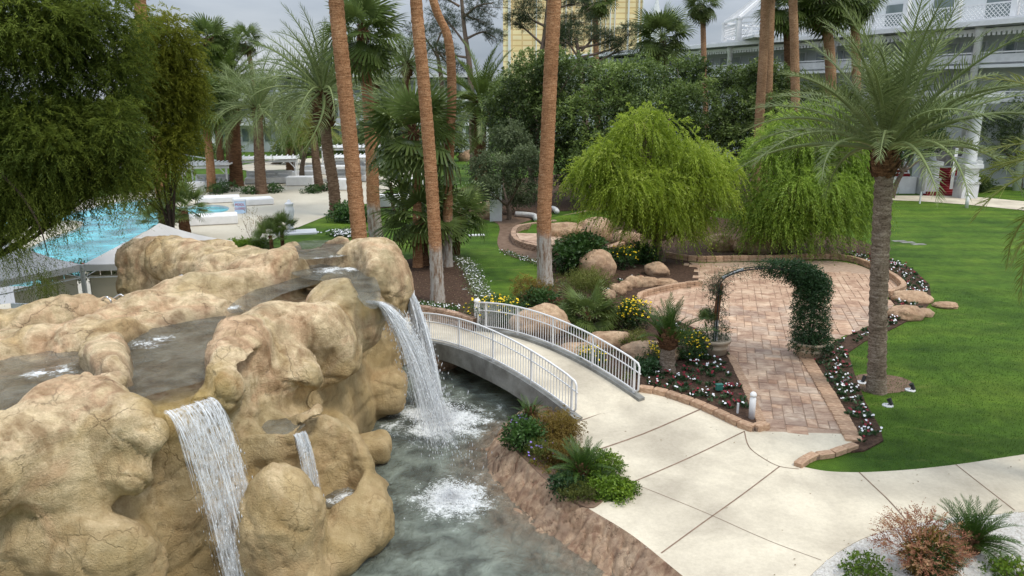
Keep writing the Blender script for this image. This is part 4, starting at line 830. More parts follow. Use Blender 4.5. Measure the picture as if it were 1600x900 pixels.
def splash(label, c, rad, n, hgt, seed):
    r = np.random.default_rng(seed); th = r.uniform(0, 2 * PI, n); rr = rad * np.abs(r.normal(0, .5, n)); z = hgt * r.random(n) ** 2.2 * np.clip(1.2 - rr / rad, 0, 1); P = np.stack([c[0] + rr * np.cos(th), c[1] + rr * np.sin(th), c[2] + z], 1); s_ = r.uniform(.004, .019, n)
    oc = np.array([(1, 0, 0), (0, 1, 0), (-1, 0, 0), (0, -1, 0), (0, 0, .8), (0, 0, -.8)]); of = np.array([(0, 1, 4), (1, 2, 4), (2, 3, 4), (3, 0, 4), (1, 0, 5), (2, 1, 5), (3, 2, 5), (0, 3, 5)])
    V = (P[:, None] + oc[None] * s_[:, None, None]).reshape(-1, 3); F = (of[None] + (np.arange(n) * 6)[:, None, None]).reshape(-1, 3)
    o = link('splash', npmesh('splash', V, F, True), M['foam']); tag(o, label, 'splash', 'white splashes where the falls hit the pond')
splash('large white boil of foam under the heavy waterfall', (SPL[0].x, SPL[0].y, WZ), 1.0, 3800, .5, 2)
splash('smaller white splash nearer the camera in the pond', (SPL[1].x + .1, SPL[1].y, WZ), .75, 2400, .3, 3)
o = sheet('rock_pool_water', [[(-3.95, 14.25), (-3.4, 14.2), (-3.15, 14.75), (-3.55, 15.1), (-4.0, 14.8)]], .3, M['stream']); tag(o, 'foamy water in the catch basin at the foot of the slim fall', 'water', 'stepped pools on top of the rock')
# ================================================================ PLANT BUILDERS
def kites(C, A, Ln, Wd, tint, sidev=None, r=rng):
    n = len(C); A = A / (np.linalg.norm(A, axis=1, keepdims=True) + 1e-9); q = r.normal(size=(n, 3)) if sidev is None else sidev
    sd_ = np.cross(A, q); sd_ /= (np.linalg.norm(sd_, axis=1, keepdims=True) + 1e-9)
    V = np.stack([C, C + A * (Ln * .45)[:, None] + sd_ * (Wd / 2)[:, None], C + A * Ln[:, None], C + A * (Ln * .45)[:, None] - sd_ * (Wd / 2)[:, None]], 1).reshape(-1, 3)
    return V, np.arange(4 * n).reshape(-1, 4), np.repeat(tint, 4)
def leafobj(name, parts, mat, parent):
    V = np.concatenate([p[0] for p in parts]); F = []; b = 0
    for p in parts: F.append(p[1] + b); b += len(p[0])
    o = woff(parent) if parent is not None else Vector((0, 0, 0)); V = V - np.array(o)
    return link(name, npmesh(name, V, F, False, {'tint': np.clip(np.concatenate([p[2] for p in parts]), 0, 1)}), mat, parent)
def sprays(P0, D0, ln, k, droop, ll, lw, tint, ang=.7, r=rng, jit=.3):
    """leafy twigs: each starts at P0, heads along D0, sinks by droop, carries k leaflets on alternating sides"""
    n = len(P0); D0 = D0 / (np.linalg.norm(D0, axis=1, keepdims=True) + 1e-9); t = (np.arange(k) + .5) / k; T = t[None, :, None]; ln = np.broadcast_to(ln, (n,))[:, None, None]; dr = np.broadcast_to(droop, (n,))[:, None, None]
    Z = np.array([0, 0, 1.]); C = P0[:, None] + D0[:, None] * ln * (T - .25 * dr * T * T * .6) - Z * dr * ln * T * T; tan = D0[:, None] - Z * 2 * dr * T; tan = tan / np.linalg.norm(tan, axis=-1, keepdims=True)
    sv = np.cross(tan, r.normal(size=(n, 1, 3)) + Z * 1.0); sv /= (np.linalg.norm(sv, axis=-1, keepdims=True) + 1e-9); s = np.where(np.arange(k) % 2 == 0, 1., -1.)[None, :, None]
    A = tan * math.cos(ang) + sv * s * math.sin(ang) + r.normal(size=C.shape) * jit * .5; prof = (.55 + .45 * np.sin(PI * t))[None, :]
    L_ = (ll * prof * r.uniform(.7, 1.25, (n, k))).ravel(); W_ = L_ * (lw / ll)
    return kites(C.reshape(-1, 3), A.reshape(-1, 3), L_, W_, (np.repeat(tint, k) + r.normal(0, .10, n * k)), r=r)
def lobe_points(lobes, n, r=rng, shell=(.72, 1.04), up=0.):
    vol = np.array([l[3] * l[4] * l[5] for l in lobes]) ** (2 / 3); pick = r.choice(len(lobes), n, p=vol / vol.sum()); L_ = np.array(lobes)[pick]; d = r.normal(size=(n, 3)); d[:, 2] += up; d /= np.linalg.norm(d, axis=1, keepdims=True)
    rad = r.uniform(shell[0], shell[1], n); rad *= 1 + .22 * vnoise(d * 2.2 + L_[:, :3], 5); P = L_[:, :3] + d * L_[:, 3:6] * rad[:, None]
    lt = _h(pick, pick * 3, pick * 7, 5); tint = .24 + .42 * (lt - .35) + .18 * vnoise(P * 1.1, 9) + .34 * d[:, 2]  # upward leaves paler: light from above put into the tint
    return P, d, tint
def clumps(lobes, r, m=7, f=.42):
    out = [tuple(list(l[:3]) + [x * .82 for x in l[3:]]) for l in lobes]
    for l in lobes:
        for _ in range(m):
            d = r.normal(size=3); d[2] = abs(d[2]) * .9 + .1 * d[2]; d[1] = -abs(d[1]) if r.random() < .7 else d[1]; d /= np.linalg.norm(d); s = f * r.uniform(.7, 1.2); out.append((l[0] + d[0] * l[3] * .75, l[1] + d[1] * l[4] * .75, l[2] + d[2] * l[5] * .75, l[3] * s, l[4] * s, l[5] * s))
    return out
def limbs(base, lobes, r0, mat, parent, name='trunk', extra=None, seed=1):
    rr = random.Random(seed); base = Vector(base); b = MB(); top = Vector((sum(l[0] for l in lobes) / len(lobes), sum(l[1] for l in lobes) / len(lobes), min(l[2] for l in lobes)))
    fork = base.lerp(top, .45); fork.z = base.z + (top.z - base.z) * .45 + .3
    b.tube(crv([base - Vector((0, 0, .2)), base.lerp(fork, .5) + Vector((rr.uniform(-.15, .15), 0, 0)), fork], 5), [r0 * (1.25 - .45 * i / 10) for i in range(11)], 10)
    for l in lobes:
        c = Vector(l[:3]); m = fork.lerp(c, .5) + Vector((rr.uniform(-.4, .4), rr.uniform(-.4, .4), -.2)); P = crv([fork, m, c], 5); b.tube(P, [r0 * (.62 - .5 * i / 10) for i in range(11)], 7)
        for q in range(3):
            e = c + Vector((rr.uniform(-1, 1) * l[3], rr.uniform(-1, 1) * l[4], rr.uniform(-.2, 1) * l[5])) * .8; b.tube([m, m.lerp(e, .55), e], [r0 * .25, r0 * .15, r0 * .05], 5)
    return b.build(name, mat, parent, True)
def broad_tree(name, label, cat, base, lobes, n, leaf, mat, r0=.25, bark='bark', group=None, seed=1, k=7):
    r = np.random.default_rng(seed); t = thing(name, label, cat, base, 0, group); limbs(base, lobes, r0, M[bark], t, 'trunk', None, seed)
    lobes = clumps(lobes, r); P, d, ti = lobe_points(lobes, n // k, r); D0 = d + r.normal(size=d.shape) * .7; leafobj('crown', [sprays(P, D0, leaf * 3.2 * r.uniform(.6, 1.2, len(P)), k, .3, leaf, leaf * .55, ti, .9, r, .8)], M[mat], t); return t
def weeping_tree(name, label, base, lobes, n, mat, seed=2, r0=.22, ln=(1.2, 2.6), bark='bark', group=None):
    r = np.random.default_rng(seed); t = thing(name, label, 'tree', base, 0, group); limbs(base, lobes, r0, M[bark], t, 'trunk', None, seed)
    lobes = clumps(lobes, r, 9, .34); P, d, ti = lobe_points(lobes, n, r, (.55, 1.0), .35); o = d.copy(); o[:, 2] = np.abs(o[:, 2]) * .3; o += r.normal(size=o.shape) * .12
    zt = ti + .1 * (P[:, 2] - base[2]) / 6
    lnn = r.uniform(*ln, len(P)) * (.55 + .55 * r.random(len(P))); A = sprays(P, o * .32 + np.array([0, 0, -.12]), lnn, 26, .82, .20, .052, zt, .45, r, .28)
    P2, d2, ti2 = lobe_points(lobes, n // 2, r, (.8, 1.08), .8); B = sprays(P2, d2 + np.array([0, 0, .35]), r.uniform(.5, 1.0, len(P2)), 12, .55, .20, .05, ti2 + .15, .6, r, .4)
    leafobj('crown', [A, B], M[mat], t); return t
# ---- palm fronds (unit length along +X)
def pinnate(name, mat, pairs=46, arch=.9, ll=.30, lw=.022, vee=.5, seed=1, sag=.25, petiole=.16, vj=.12):
    r = np.random.default_rng(seed); n = 22; ang = 0.; pts = [np.zeros(3)]; tg = []
    for i in range(n):
        u = i / (n - 1); a = -arch * u ** 1.35; tg.append(np.array([math.cos(a), .0, math.sin(a)])); pts.append(pts[-1] + tg[-1] / n)
    pts = np.array(pts[:-1]); tg = np.array(tg); u = np.linspace(petiole, .995, pairs); C = np.stack([np.interp(u, np.linspace(0, 1, n), pts[:, i]) for i in range(3)], 1); Tn = np.stack([np.interp(u, np.linspace(0, 1, n), tg[:, i]) for i in range(3)], 1)
    V, F, TI = [], [], []
    for s in (-1, 1):
        side = np.array([0, s, 0.]); upv = np.cross(Tn, np.array([0, 1., 0])); upv *= -1; upv = np.where(upv[:, 2:3] < 0, -upv, upv); fa = np.interp(u, [0, .5, 1], [1.25, 1.0, .42]); prof = np.interp(u, [petiole, petiole + .12, .45, .8, 1], [.45, .85, 1, .75, .35]) * ll * r.uniform(.9, 1.1, pairs)
        ve = (vee + r.normal(0, vj, pairs))[:, None]; A = Tn * np.cos(fa)[:, None] + (side * np.cos(ve) + upv * np.sin(ve)) * np.sin(fa)[:, None] + r.normal(size=Tn.shape) * .07; A /= np.linalg.norm(A, axis=1, keepdims=True)
        mid = C + A * (prof * .5)[:, None]; A2 = A + np.array([0, 0, -sag]) * r.uniform(.5, 1.5, (pairs, 1)); A2 /= np.linalg.norm(A2, axis=1, keepdims=True); tip = mid + A2 * (prof * .5)[:, None]; wv = Tn * lw / 2
        b = sum(len(x) for x in V); V.append(np.stack([C - wv * .5, C + wv * .5, mid + wv, mid - wv, tip], 1).reshape(-1, 3)); i0 = np.arange(pairs) * 5 + b
        F.append((np.stack([i0, i0 + 1, i0 + 2, i0 + 3], 1), np.stack([i0 + 3, i0 + 2, i0 + 4], 1))); tt = np.clip(r.normal(.42, .14, pairs) + .1 * u, 0, 1); TI.append(np.stack([tt, tt, tt, tt, tt + .25], 1).ravel())
    mb_ = MB().tube([tuple(p) for p in pts], [.018 * (1.1 - u_) for u_ in np.linspace(0, 1, n)], 4, False); b = sum(len(x) for x in V); V.append(np.array(mb_.V)); TI.append(np.full(len(mb_.V), .8)); Fq = [f[0] for f in F] + [np.array(mb_.F) + b]; Ft = [f[1] for f in F]
    me = npmesh(name, np.concatenate(V), [np.concatenate(Fq), np.concatenate(Ft)], False, {'tint': np.clip(np.concatenate(TI), 0, 1)}); me.materials.append(mat); return me
def fan(name, mat, seg=26, pet=.42, rad=.60, spread=2.35, droop=.5, seed=1):
    r = np.random.default_rng(seed); V, F, T_, TI = [], [], [], []
    c = np.array([pet, 0, -.02]); k = 0
    for i in range(seg):
        a = -spread + 2 * spread * (i + .5) / seg; da = spread / seg * 1.02; R1 = rad * (.37 + .06 * math.cos(a)); R2 = rad * (.78 + .22 * math.cos(a * .6)) * r.uniform(.92, 1.06); fold = .02
        f = lambda an, ra, z: c + np.array([math.cos(an) * ra, math.sin(an) * ra, z]); dz = lambda ra: -droop * (ra / rad) ** 2.3 * rad * (.55 + .35 * abs(math.sin(a / 2))) + .05 * math.cos(2 * a) * ra
        jd = r.uniform(.85, 1.3)
        V += [c, f(a - da, R1 * .98, dz(R1) - fold * .5), f(a, R1, dz(R1) + fold), f(a + da, R1 * .98, dz(R1) - fold * .5), f(a - da * .45, R2 * .8, dz(R2 * .82) * jd), f(a + da * .45, R2 * .8, dz(R2 * .82) * jd), f(a + r.normal(0, .02), R2, dz(R2) * jd * 1.15)]
        T_ += [(k, k + 1, k + 2), (k, k + 2, k + 3), (k + 4, k + 5, k + 6)]; F += [(k + 1, k + 4, k + 5, k + 3)]; tt = np.clip(r.normal(.4, .12), 0, 1); TI += [tt - .1, tt, tt + .1, tt, tt + .15, tt + .15, tt + .5]; k += 7
    m = MB().tube([(0, 0, 0), (pet * .5, 0, .015), (pet, 0, -.01)], [.013, .010, .008], 4, False); F += [tuple(x + k for x in f) for f in m.F]; V += [np.array(v) for v in m.V]; TI += [.75] * len(m.V)
    me = npmesh(name, np.array(V), [np.array(F), np.array(T_)], False, {'tint': np.clip(np.array(TI), 0, 1)}); me.materials.append(mat); return me
FM = {}
FM['fan'] = [fan('frond', M['frond_fan'], 26, .42, .6, 2.3, d, s_) for d, s_ in ((.25, 1), (.5, 2), (.8, 3))]
FM['fan_dry'] = [fan('dry_frond', M['frond_dry'], 18, .35, .55, 1.6, 1.1, 4)]
FM['fan_small'] = [fan('frond', M['frond_fan'], 22, .45, .5, 2.2, d, s_) for d, s_ in ((.08, 5), (.25, 6))]
FM['date'] = [pinnate('frond', M['frond_date'], 46, a, .15, .0085, .5, s_, .3, .16, .45) for a, s_ in ((.7, 1), (1.1, 2), (1.5, 3))]
FM['date_main'] = [pinnate('frond', M['frond_date'], 58, a, .16, .0085, .45, s_, .35, .16, .28) for a, s_ in ((.6, 21), (.95, 22), (1.25, 23))]
FM['date_y'] = [pinnate('frond', M['frond_yellow'], 50, a, .16, .010, .5, s_, .35, .16, .4) for a, s_ in ((.9, 4), (1.4, 5))]
FM['canary'] = [pinnate('frond', M['frond_canary'], 56, a, .15, .014, .35, s_, .25) for a, s_ in ((.6, 6), (1.0, 7), (1.5, 8))]
FM['cycad'] = [pinnate('frond', M['cycad'], 34, a, .16, .020, .45, s_, .1, .1) for a, s_ in ((.5, 9), (.9, 10))]
def crown(t, c, kind, n, L_, el=(80, -35), seed=1, rad=.18, bias=1.0, wob=.14):
    rr = random.Random(seed); o = woff(t); ms = FM[kind]; ga = PI * (3 - math.sqrt(5))
    for i in range(n):
        u = (i + .5) / n; e = R(el[0] + (el[1] - el[0]) * u ** bias) + rr.gauss(0, .10); az = i * ga + rr.gauss(0, .15); m = ms[min(len(ms) - 1, int(u * len(ms) * .999)) if rr.random() < .75 else rr.randrange(len(ms))]
        ob = bpy.data.objects.new(m.name.split('.')[0], m); COL.objects.link(ob); ob.parent = t; M3 = Matrix.Rotation(az, 3, 'Z') @ Matrix.Rotation(-e, 3, 'Y') @ Matrix.Rotation(rr.gauss(0, .35), 3, 'X')
        p = Vector(c) + Vector((math.cos(az) * rad * math.cos(e), math.sin(az) * rad * math.cos(e), -.35 * u * rad * 2)); ob.location = p - o; ob.rotation_euler = M3.to_euler(); s_ = L_ * rr.uniform(.85, 1.1); ob.scale = (s_, s_, s_)
def palm_trunk(t, pts, r0, r1, mat, style='ring', flare=1.5, name='trunk'):
    P = crv(pts, 14); Ln = sum((b - a).length for a, b in zip(P[:-1], P[1:])); step = .11 if style == 'scar' else .15; step = max(step, Ln / 170); Q = [P[0]] + [q for q, _ in walk(P, step)] + [P[-1]]
    n = 26 if style == 'scar' else 14; V = []; F = []; m = len(Q); o = woff(t); rr = random.Random(len(Q))
    for i, q in enumerate(Q):
        u = i / (m - 1); r_ = r0 + (r1 - r0) * u; r_ *= 1 + (flare - 1) * math.exp(-i * step / .45); jr = (1.035 if i % 2 else .965) * (1 + rr.uniform(-.012, .012))
        for k in range(n):
            a = 2 * PI * k / n; w = jr if style == 'ring' else 1 + .075 * math.cos(a * 6.5 * 1.0 + (PI * i)) * (1 if i % 2 else .6) + .03 * (i % 2)
            if style == 'scar': w = 1 + (.085 if i % 2 else -.06) * (1 if (k // 3 + i // 2) % 2 == 0 else .35) + rr.uniform(-.02, .02)
            V.append((q.x - o.x + r_ * w * math.cos(a), q.y - o.y + r_ * w * math.sin(a), q.z - o.z))
    for i in range(m - 1): F += [(i * n + k, i * n + (k + 1) % n, (i + 1) * n + (k + 1) % n, (i + 1) * n + k) for k in range(n)]
    return link(name, npmesh(name, np.array(V), np.array(F), style == 'ring'), mat, t)
def boss(t, c, r_, h, mat, n=90, seed=3, name='leaf_bases', out=.25):
    """the knob of cut leaf bases under a crown"""
    rr = random.Random(seed); b = MB(); c = Vector(c); b.lathe(c - Vector((0, 0, h)), [(r_ * .55, 0), (r_ * .9, h * .3), (r_ * .95, h * .7), (r_ * .6, h)], 14)
    for i in range(n):
        a = i * 2.39996; z = -h + h * 1.05 * i / n; rad = r_ * (.62 + .36 * math.sin(PI * min(1, .25 + .75 * (z + h) / h))); d = Vector((math.cos(a), math.sin(a), 0)); p = c + d * rad * .85 + Vector((0, 0, z)); q = p + d * out * rr.uniform(.5, 1.1) * r_ * 1.5 + Vector((0, 0, out * rr.uniform(.5, 1.3)))
        s = Vector((-d.y, d.x, 0)) * r_ * .28; b.add([p - s, p + s, p + Vector((0, 0, -.1 * r_)) , q + s * .45, q - s * .45, q - Vector((0, 0, .05))], [(0, 1, 3, 4), (1, 2, 5, 3), (2, 0, 4, 5), (4, 3, 5)])
    return b.build(name, mat, t)
def up_to(P, z):
    """extend a trunk line upward to height z with its own slight lean"""
    a, b = P[-2], P[-1]; d = (b - a); d = d / max(.01, d.z); return P + [b + Vector((d.x * .5, d.y, 1)) * (z - b.z)]
TALL = 'tall fan palms with whitewashed feet'
def fan_palm(label, base, line, r0, r1, mat, top=None, n=30, L_=1.9, crownc=None, group=None, kind='fan', el=(78, -50), seed=1, dry=6, bs=None, name='fan_palm', yd=None):
    B = W(*base); D_ = B.y; pts = [B] + [WD(a, b, D_) for a, b in line]
    if top: pts = up_to(pts, top)
    t = thing(name, label, 'palm tree', B, 0, group); pts[0] = B - Vector((0, 0, .1)); palm_trunk(t, pts, r0, r1, M[mat], flare=1.35); c = pts[-1] if crownc is None else WD(*crownc, D_)
    if bs: boss(t, c + Vector((0, 0, .2)), bs[0], bs[1], M['trunk_dark'], 60, seed)
    crown(t, c, kind, n, L_, el, seed)
    if dry: crown(t, c - Vector((0, 0, .25)), 'fan_dry', dry, L_ * .8, (-60, -85), seed + 5, .22)
    return t
def date_palm(label, base, line, r0, r1, L_, n=44, kind='date', el=(82, -30), seed=1, mat='trunk_date', bs=(.5, 1.6), group=None, style='scar', name='date_palm', cc=None, flare=1.25, D_=None, bias=1.):
    B = W(*base); D_ = B.y; pts = [B] + [WD(a, b, D_) for a, b in line]; t = thing(name, label, 'palm tree', B, 0, group); c = pts[-1]; tp = [p.copy() for p in pts]; tp[0].z -= .1
    palm_trunk(t, tp, r0, r1, M[mat], style, flare)
    if bs: boss(t, c + Vector((0, 0, .15)), bs[0], bs[1], M['trunk_dark'], 110, seed)
    crown(t, c + Vector((0, 0, .1)), kind, n, L_, el, seed, .25, bias); return t

# ================================================================ PALMS (bases sighted on the ground)
fan_palm('tallest looking orange trunk left of centre, rising just behind the rock pools', (572, 472), [(562, 375), (548, 230), (536, 110), (525, 0)], .34, .28, 'trunk_paint', 17.5, 22, 2.0, group=TALL, seed=2)
fan_palm('orange palm trunk just left of the mid lawn, standing in the mulch nearest the bridge', (684, 473), [(682, 420), (674, 280), (662, 130), (650, 0)], .28, .22, 'trunk_paint', 17.8, 22, 2.0, group=TALL, seed=3)
fan_palm('orange palm trunk beside the brown path, right of centre, whitewashed to head height', (852, 446), [(850, 350), (855, 230), (861, 100), (866, 0)], .34, .28, 'trunk_paint', 18, 22, 2.0, group=TALL, seed=4)
fan_palm('slim bending palm trunk with a pale foot, second from the mulch bed edge', (699, 417), [(699, 360), (702, 240), (706, 140), (700, 60), (677, 0)], .26, .19, 'trunk_paint', 17.5, 20, 1.9, group=TALL, seed=5)
fan_palm('fan palm with full green head near the top, white footed trunk by the pool deck', (590, 385), [(584, 330), (580, 230), (571, 110), (565, 60)], .42, .27, 'trunk_paint', None, 24, 2.7, (567, 48), seed=6, el=(80, -62), bs=(.35, .9), dry=8)
fan_palm('fan palm with drooping glossy fans in front of the pool terrace, behind the mulch bed', (653, 418), [(652, 340), (651, 260), (648, 200)], .24, .20, 'trunk_orange', None, 25, 3.2, (646, 205), seed=7, el=(75, -55), bs=(.3, .8), dry=0)
fan_palm('short fan palm with low spreading fans between the two nearest orange trunks', (662, 415), [(660, 375), (656, 335)], .26, .24, 'trunk_dark', None, 18, 2.7, (655, 332), seed=8, el=(70, -45), dry=2)
fan_palm('small bushy fan palm against the pale foot of the slim bending trunk', (712, 402), [(714, 370), (716, 335)], .2, .2, 'trunk_dark', None, 18, 2.0, (717, 330), seed=9, el=(70, -50), dry=0)
fan_palm('low young fan palm beside the pool deck edge, left of the whitewashed trunk', (615, 330), [(612, 300), (609, 285)], .14, .12, 'trunk_dark', None, 16, 1.7, (608, 280), seed=10, kind='fan_small', el=(80, -10), dry=0)
fan_palm('thin leaning young palm just right of the low young fan palm', (632, 335), [(628, 305), (622, 280)], .12, .1, 'trunk_dark', None, 14, 1.6, (621, 277), seed=11, kind='fan_small', el=(80, -10), dry=0)
fan_palm('fan palm with thick skirted neck against the grey sky at the upper left', (345, 262), [(340, 180), (330, 100)], .42, .45, 'trunk_dark', None, 24, 3.4, (327, 62), seed=12, el=(80, -50), bs=(.8, 3.2), dry=4)
fan_palm('small distant fan palm on a thin trunk against the sky, right of the skirted one', (402, 258), [(396, 130), (386, 72)], .36, .28, 'trunk_tan', None, 18, 2.5, (384, 60), seed=13, dry=5)
fan_palm('far thin fan palm half hidden behind the skirted palm at the upper left', (358, 262), [(352, 140), (345, 88)], .3, .25, 'trunk_tan', None, 18, 2.8, (343, 85), seed=14, dry=2)
fan_palm('green fan palm with clean orange trunk beside the first white cabana', (331, 300), [(328, 250), (322, 196), (320, 165)], .42, .28, 'trunk_orange', None, 26, 3.2, (319, 160), seed=15, el=(80, -60), dry=2)
fan_palm('slim tan trunk leaning left among the weeping tree tops, left of its twin', (1180, 330), [(1187, 180), (1193, 80), (1196, 0)], .38, .30, 'trunk_tan', 18, 18, 2.3, group='slim tan palm trunks before the white hotel', seed=16)
fan_palm('slim tan trunk directly right of and behind the left-leaning one', (1196, 312), [(1202, 95), (1205, 0)], .36, .30, 'trunk_tan', 18.5, 16, 2.3, group='slim tan palm trunks before the white hotel', seed=17)
fan_palm('bright tan trunk rising between the weeping tree and the big date palm', (1246, 335), [(1243, 165), (1241, 60), (1239, 0)], .34, .29, 'trunk_tan', 18, 18, 2.3, group='slim tan palm trunks before the white hotel', seed=18)
fan_palm('dark trunked fan palm whose head shows before the white lattice balcony', (1236, 300), [(1232, 120), (1229, 30)], .38, .32, 'trunk_dark', None, 30, 2.9, (1228, 5), seed=19, el=(70, -65), dry=6)
fan_palm('thick trunked fan palm with shaggy hanging head, nearest left of the date palm crown', (1296, 300), [(1298, 120), (1292, 40)], .5, .45, 'trunk_tan', None, 36, 3.4, (1292, -8), seed=20, el=(60, -75), bs=(.75, 2.5), dry=10)
fan_palm('shaggy headed fan palm at the top edge, between the date palm and the balcony', (1340, 296), [(1338, 120), (1335, 10)], .42, .38, 'trunk_tan', None, 32, 3.0, (1334, -10), seed=21, el=(60, -70), dry=8)
fan_palm('lone thin palm standing before the pale hotel eave, head at the top edge', (1106, 275), [(1101, 130), (1098, 20)], .34, .28, 'trunk_tan', None, 24, 2.3, (1098, 2), seed=22, el=(70, -70), dry=8)
fan_palm('grey green fan palm above the dark trees, right of the gold tower', (1046, 262), [(1040, 120), (1036, 62)], .4, .36, 'trunk_dark', None, 26, 4.2, (1035, 55), seed=23, el=(78, -55), dry=2)
fan_palm('fan palm among the pines in front of the gold tower, head at the top edge', (935, 262), [(932, 120), (930, 10)], .4, .3, 'trunk_tan', None, 24, 2.6, (930, -2), seed=24, el=(70, -70), dry=6)
date_palm('large date palm rising from the lawn at the right with scaly grey trunk', (1370, 612), [(1371, 540), (1374, 430), (1379, 320), (1385, 228)], .25, .235, 4.1, 54, 'date_main', (87, 10), 31, 'trunk_date', (.36, 1.0), bias=.85)
date_palm('big grey green date palm by the pool deck with a knob of old leaf bases', (525, 338), [(521, 290), (511, 225), (504, 143)], .42, .36, 6.3, 60, 'date', (86, -28), 32, 'trunk_date_brown', (.85, 2.6))
date_palm('date palm in a planted hole of the deck between the cabana and the long sofa', (409, 303), [(406, 262), (402, 168)], .50, .38, 5.6, 48, 'date', (82, -30), 33, 'trunk_date_brown', (.5, 1.2))
date_palm('yellowish young date palm by the square white sofa', (500, 298), [(495, 262), (489, 205)], .42, .32, 4.0, 34, 'date_y', (84, -20), 34, 'trunk_date_brown', (.4, 1.0))
date_palm('thick dark trunked date palm behind the first cabana', (370, 291), [(368, 250), (364, 172)], .62, .55, 5.8, 44, 'date', (80, -25), 35, 'trunk_dark', (.7, 1.5))
date_palm('dark green canary date palm behind the grey crowned palms at the left', (362, 262), [(360, 190), (358, 128)], .6, .55, 6.2, 44, 'canary', (80, -20), 36, 'trunk_dark', (.9, 1.8))
date_palm('pale grey date palm high behind the orange trunks, upper centre', (632, 262), [(634, 180), (636, 100)], .5, .45, 5.6, 44, 'date', (80, -35), 37, 'trunk_dark', (.7, 1.6))
date_palm('grey date palm with hanging crown beside the far hotel wing, centre left', (590, 262), [(588, 190), (586, 135)], .5, .45, 5.2, 36, 'date', (70, -50), 38, 'trunk_dark', (.7, 1.4))
date_palm('bold green canary date palm with upright fronds at the edge of the dark trees', (752, 283), [(750, 220), (752, 160)], .62, .62, 6.4, 60, 'canary', (86, -42), 39, 'trunk_dark', (1.0, 2.4), bias=.85)
date_palm('pale date palm behind the pool palms, left of the big grey green one', (455, 272), [(452, 230), (447, 178)], .5, .45, 5.0, 30, 'date', (75, -40), 40, 'trunk_dark', (.5, 1.2))
# palm whose fronds reach in at the right edge
t = thing('date_palm', 'yellow green date palm just outside the right edge, only its fronds reach in', 'palm tree', (12.9, 15.4, 0)); palm_trunk(t, [Vector((12.9, 15.4, -.1)), Vector((12.9, 15.5, 3)), Vector((12.8, 15.6, 7.0))], .3, .28, M['trunk_date'], 'scar'); boss(t, (12.8, 15.6, 7.2), .45, 1.1, M['trunk_dark'], 80, 4); crown(t, (12.8, 15.6, 7.2), 'date_y', 50, 3.7, (80, -50), 41, .25)
# small trunked palm in the pansy bed
t = date_palm('small stocky date palm with upright dark fronds in the pansy bed by the bridge', (1043, 583), [(1043, 565), (1044, 530)], .24, .2, 1.4, 22, 'cycad', (86, 38), 42, 'trunk_date', (.3, .45))
# fan palm seedlings by the pool, behind the rock
fan_palm('stubby fan palm before the pool water, right of the orange trunk', (292, 375), [(288, 352), (286, 330)], .32, .3, 'trunk_dark', None, 26, 1.9, (285, 322), seed=43, kind='fan_small', el=(75, -35), dry=0)
fan_palm('stubby fan palm directly before the foot of the orange trunk near the pool', (262, 372), [(258, 350), (255, 340)], .3, .3, 'trunk_dark', None, 20, 1.7, (254, 338), seed=44, kind='fan_small', el=(65, -35), dry=0)
fan_palm('orange trunk rising through the dark feathery tree beside the pool', (262, 366), [(256, 320), (243, 215), (230, 100), (218, 0)], .42, .34, 'trunk_orange', 17, 18, 2.2, seed=45)
fan_palm('bright little fan palm against the pale deck, just behind the rock', (442, 392), [(441, 372), (440, 358)], .1, .1, 'trunk_dark', None, 14, 1.3, (440, 356), seed=46, kind='fan_small', el=(80, 15), dry=0)
fan_palm('blue green little fan palm left of the bright little one behind the rock', (425, 396), [(424, 382), (422, 368)], .1, .1, 'trunk_dark', None, 14, 1.2, (422, 368), seed=47, kind='fan_small', el=(80, 0), dry=0)
# cycads
def cycad(label, base, n, L_, seed, el=(80, 0)):
    B = W(*base); t = thing('cycad', label, 'cycad', B); boss(t, B + Vector((0, 0, .28)), .18, .35, M['trunk_dark'], 40, seed); crown(t, B + Vector((0, 0, .25)), 'cycad', n, L_, el, seed, .07)
cycad('dark glossy cycad in the white gravel beside the red brown bush', (1517, 862), 46, .92, 51)
cycad('dark cycad in the narrow bed between the pond bank and the walk', (908, 752), 46, .85, 52)
cycad('small cycad at the pointed upper end of the bank bed by the bridge', (829, 662), 18, .6, 53)
cycad('small dark cycad under the left weeping tree at the plaza edge', (1018, 412), 14, .9, 54, (70, 10))

# ================================================================ TREES
def lobes_px(lst, D_, dz=0):
    out = []
    for i_, (a, b, rx, rz, *o) in enumerate(lst):
        dd = D_ + (o[0] if o else dz * math.sin(i_ * 2.4 + 1)); c = WD(a, b, dd); s = dd / FPX * 1.03; out.append((c.x, c.y, c.z, rx * s, (rx + rz) * .5 * s, rz * s))
    return out
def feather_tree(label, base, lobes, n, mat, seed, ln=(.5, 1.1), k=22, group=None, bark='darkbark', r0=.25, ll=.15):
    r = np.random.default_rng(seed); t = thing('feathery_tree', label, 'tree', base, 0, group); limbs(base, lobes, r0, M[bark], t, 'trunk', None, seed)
    lobes = clumps(lobes, r, 6, .4); P, d, ti = lobe_points(lobes, n, r, (.45, 1.05), .0); D0 = d * .7 + r.normal(size=d.shape) * .5 + np.array([0, 0, .1]); leafobj('crown', [sprays(P, D0, r.uniform(*ln, len(P)), k, .55, ll, ll * .24, ti, .55, r, .5)], M[mat], t); return t
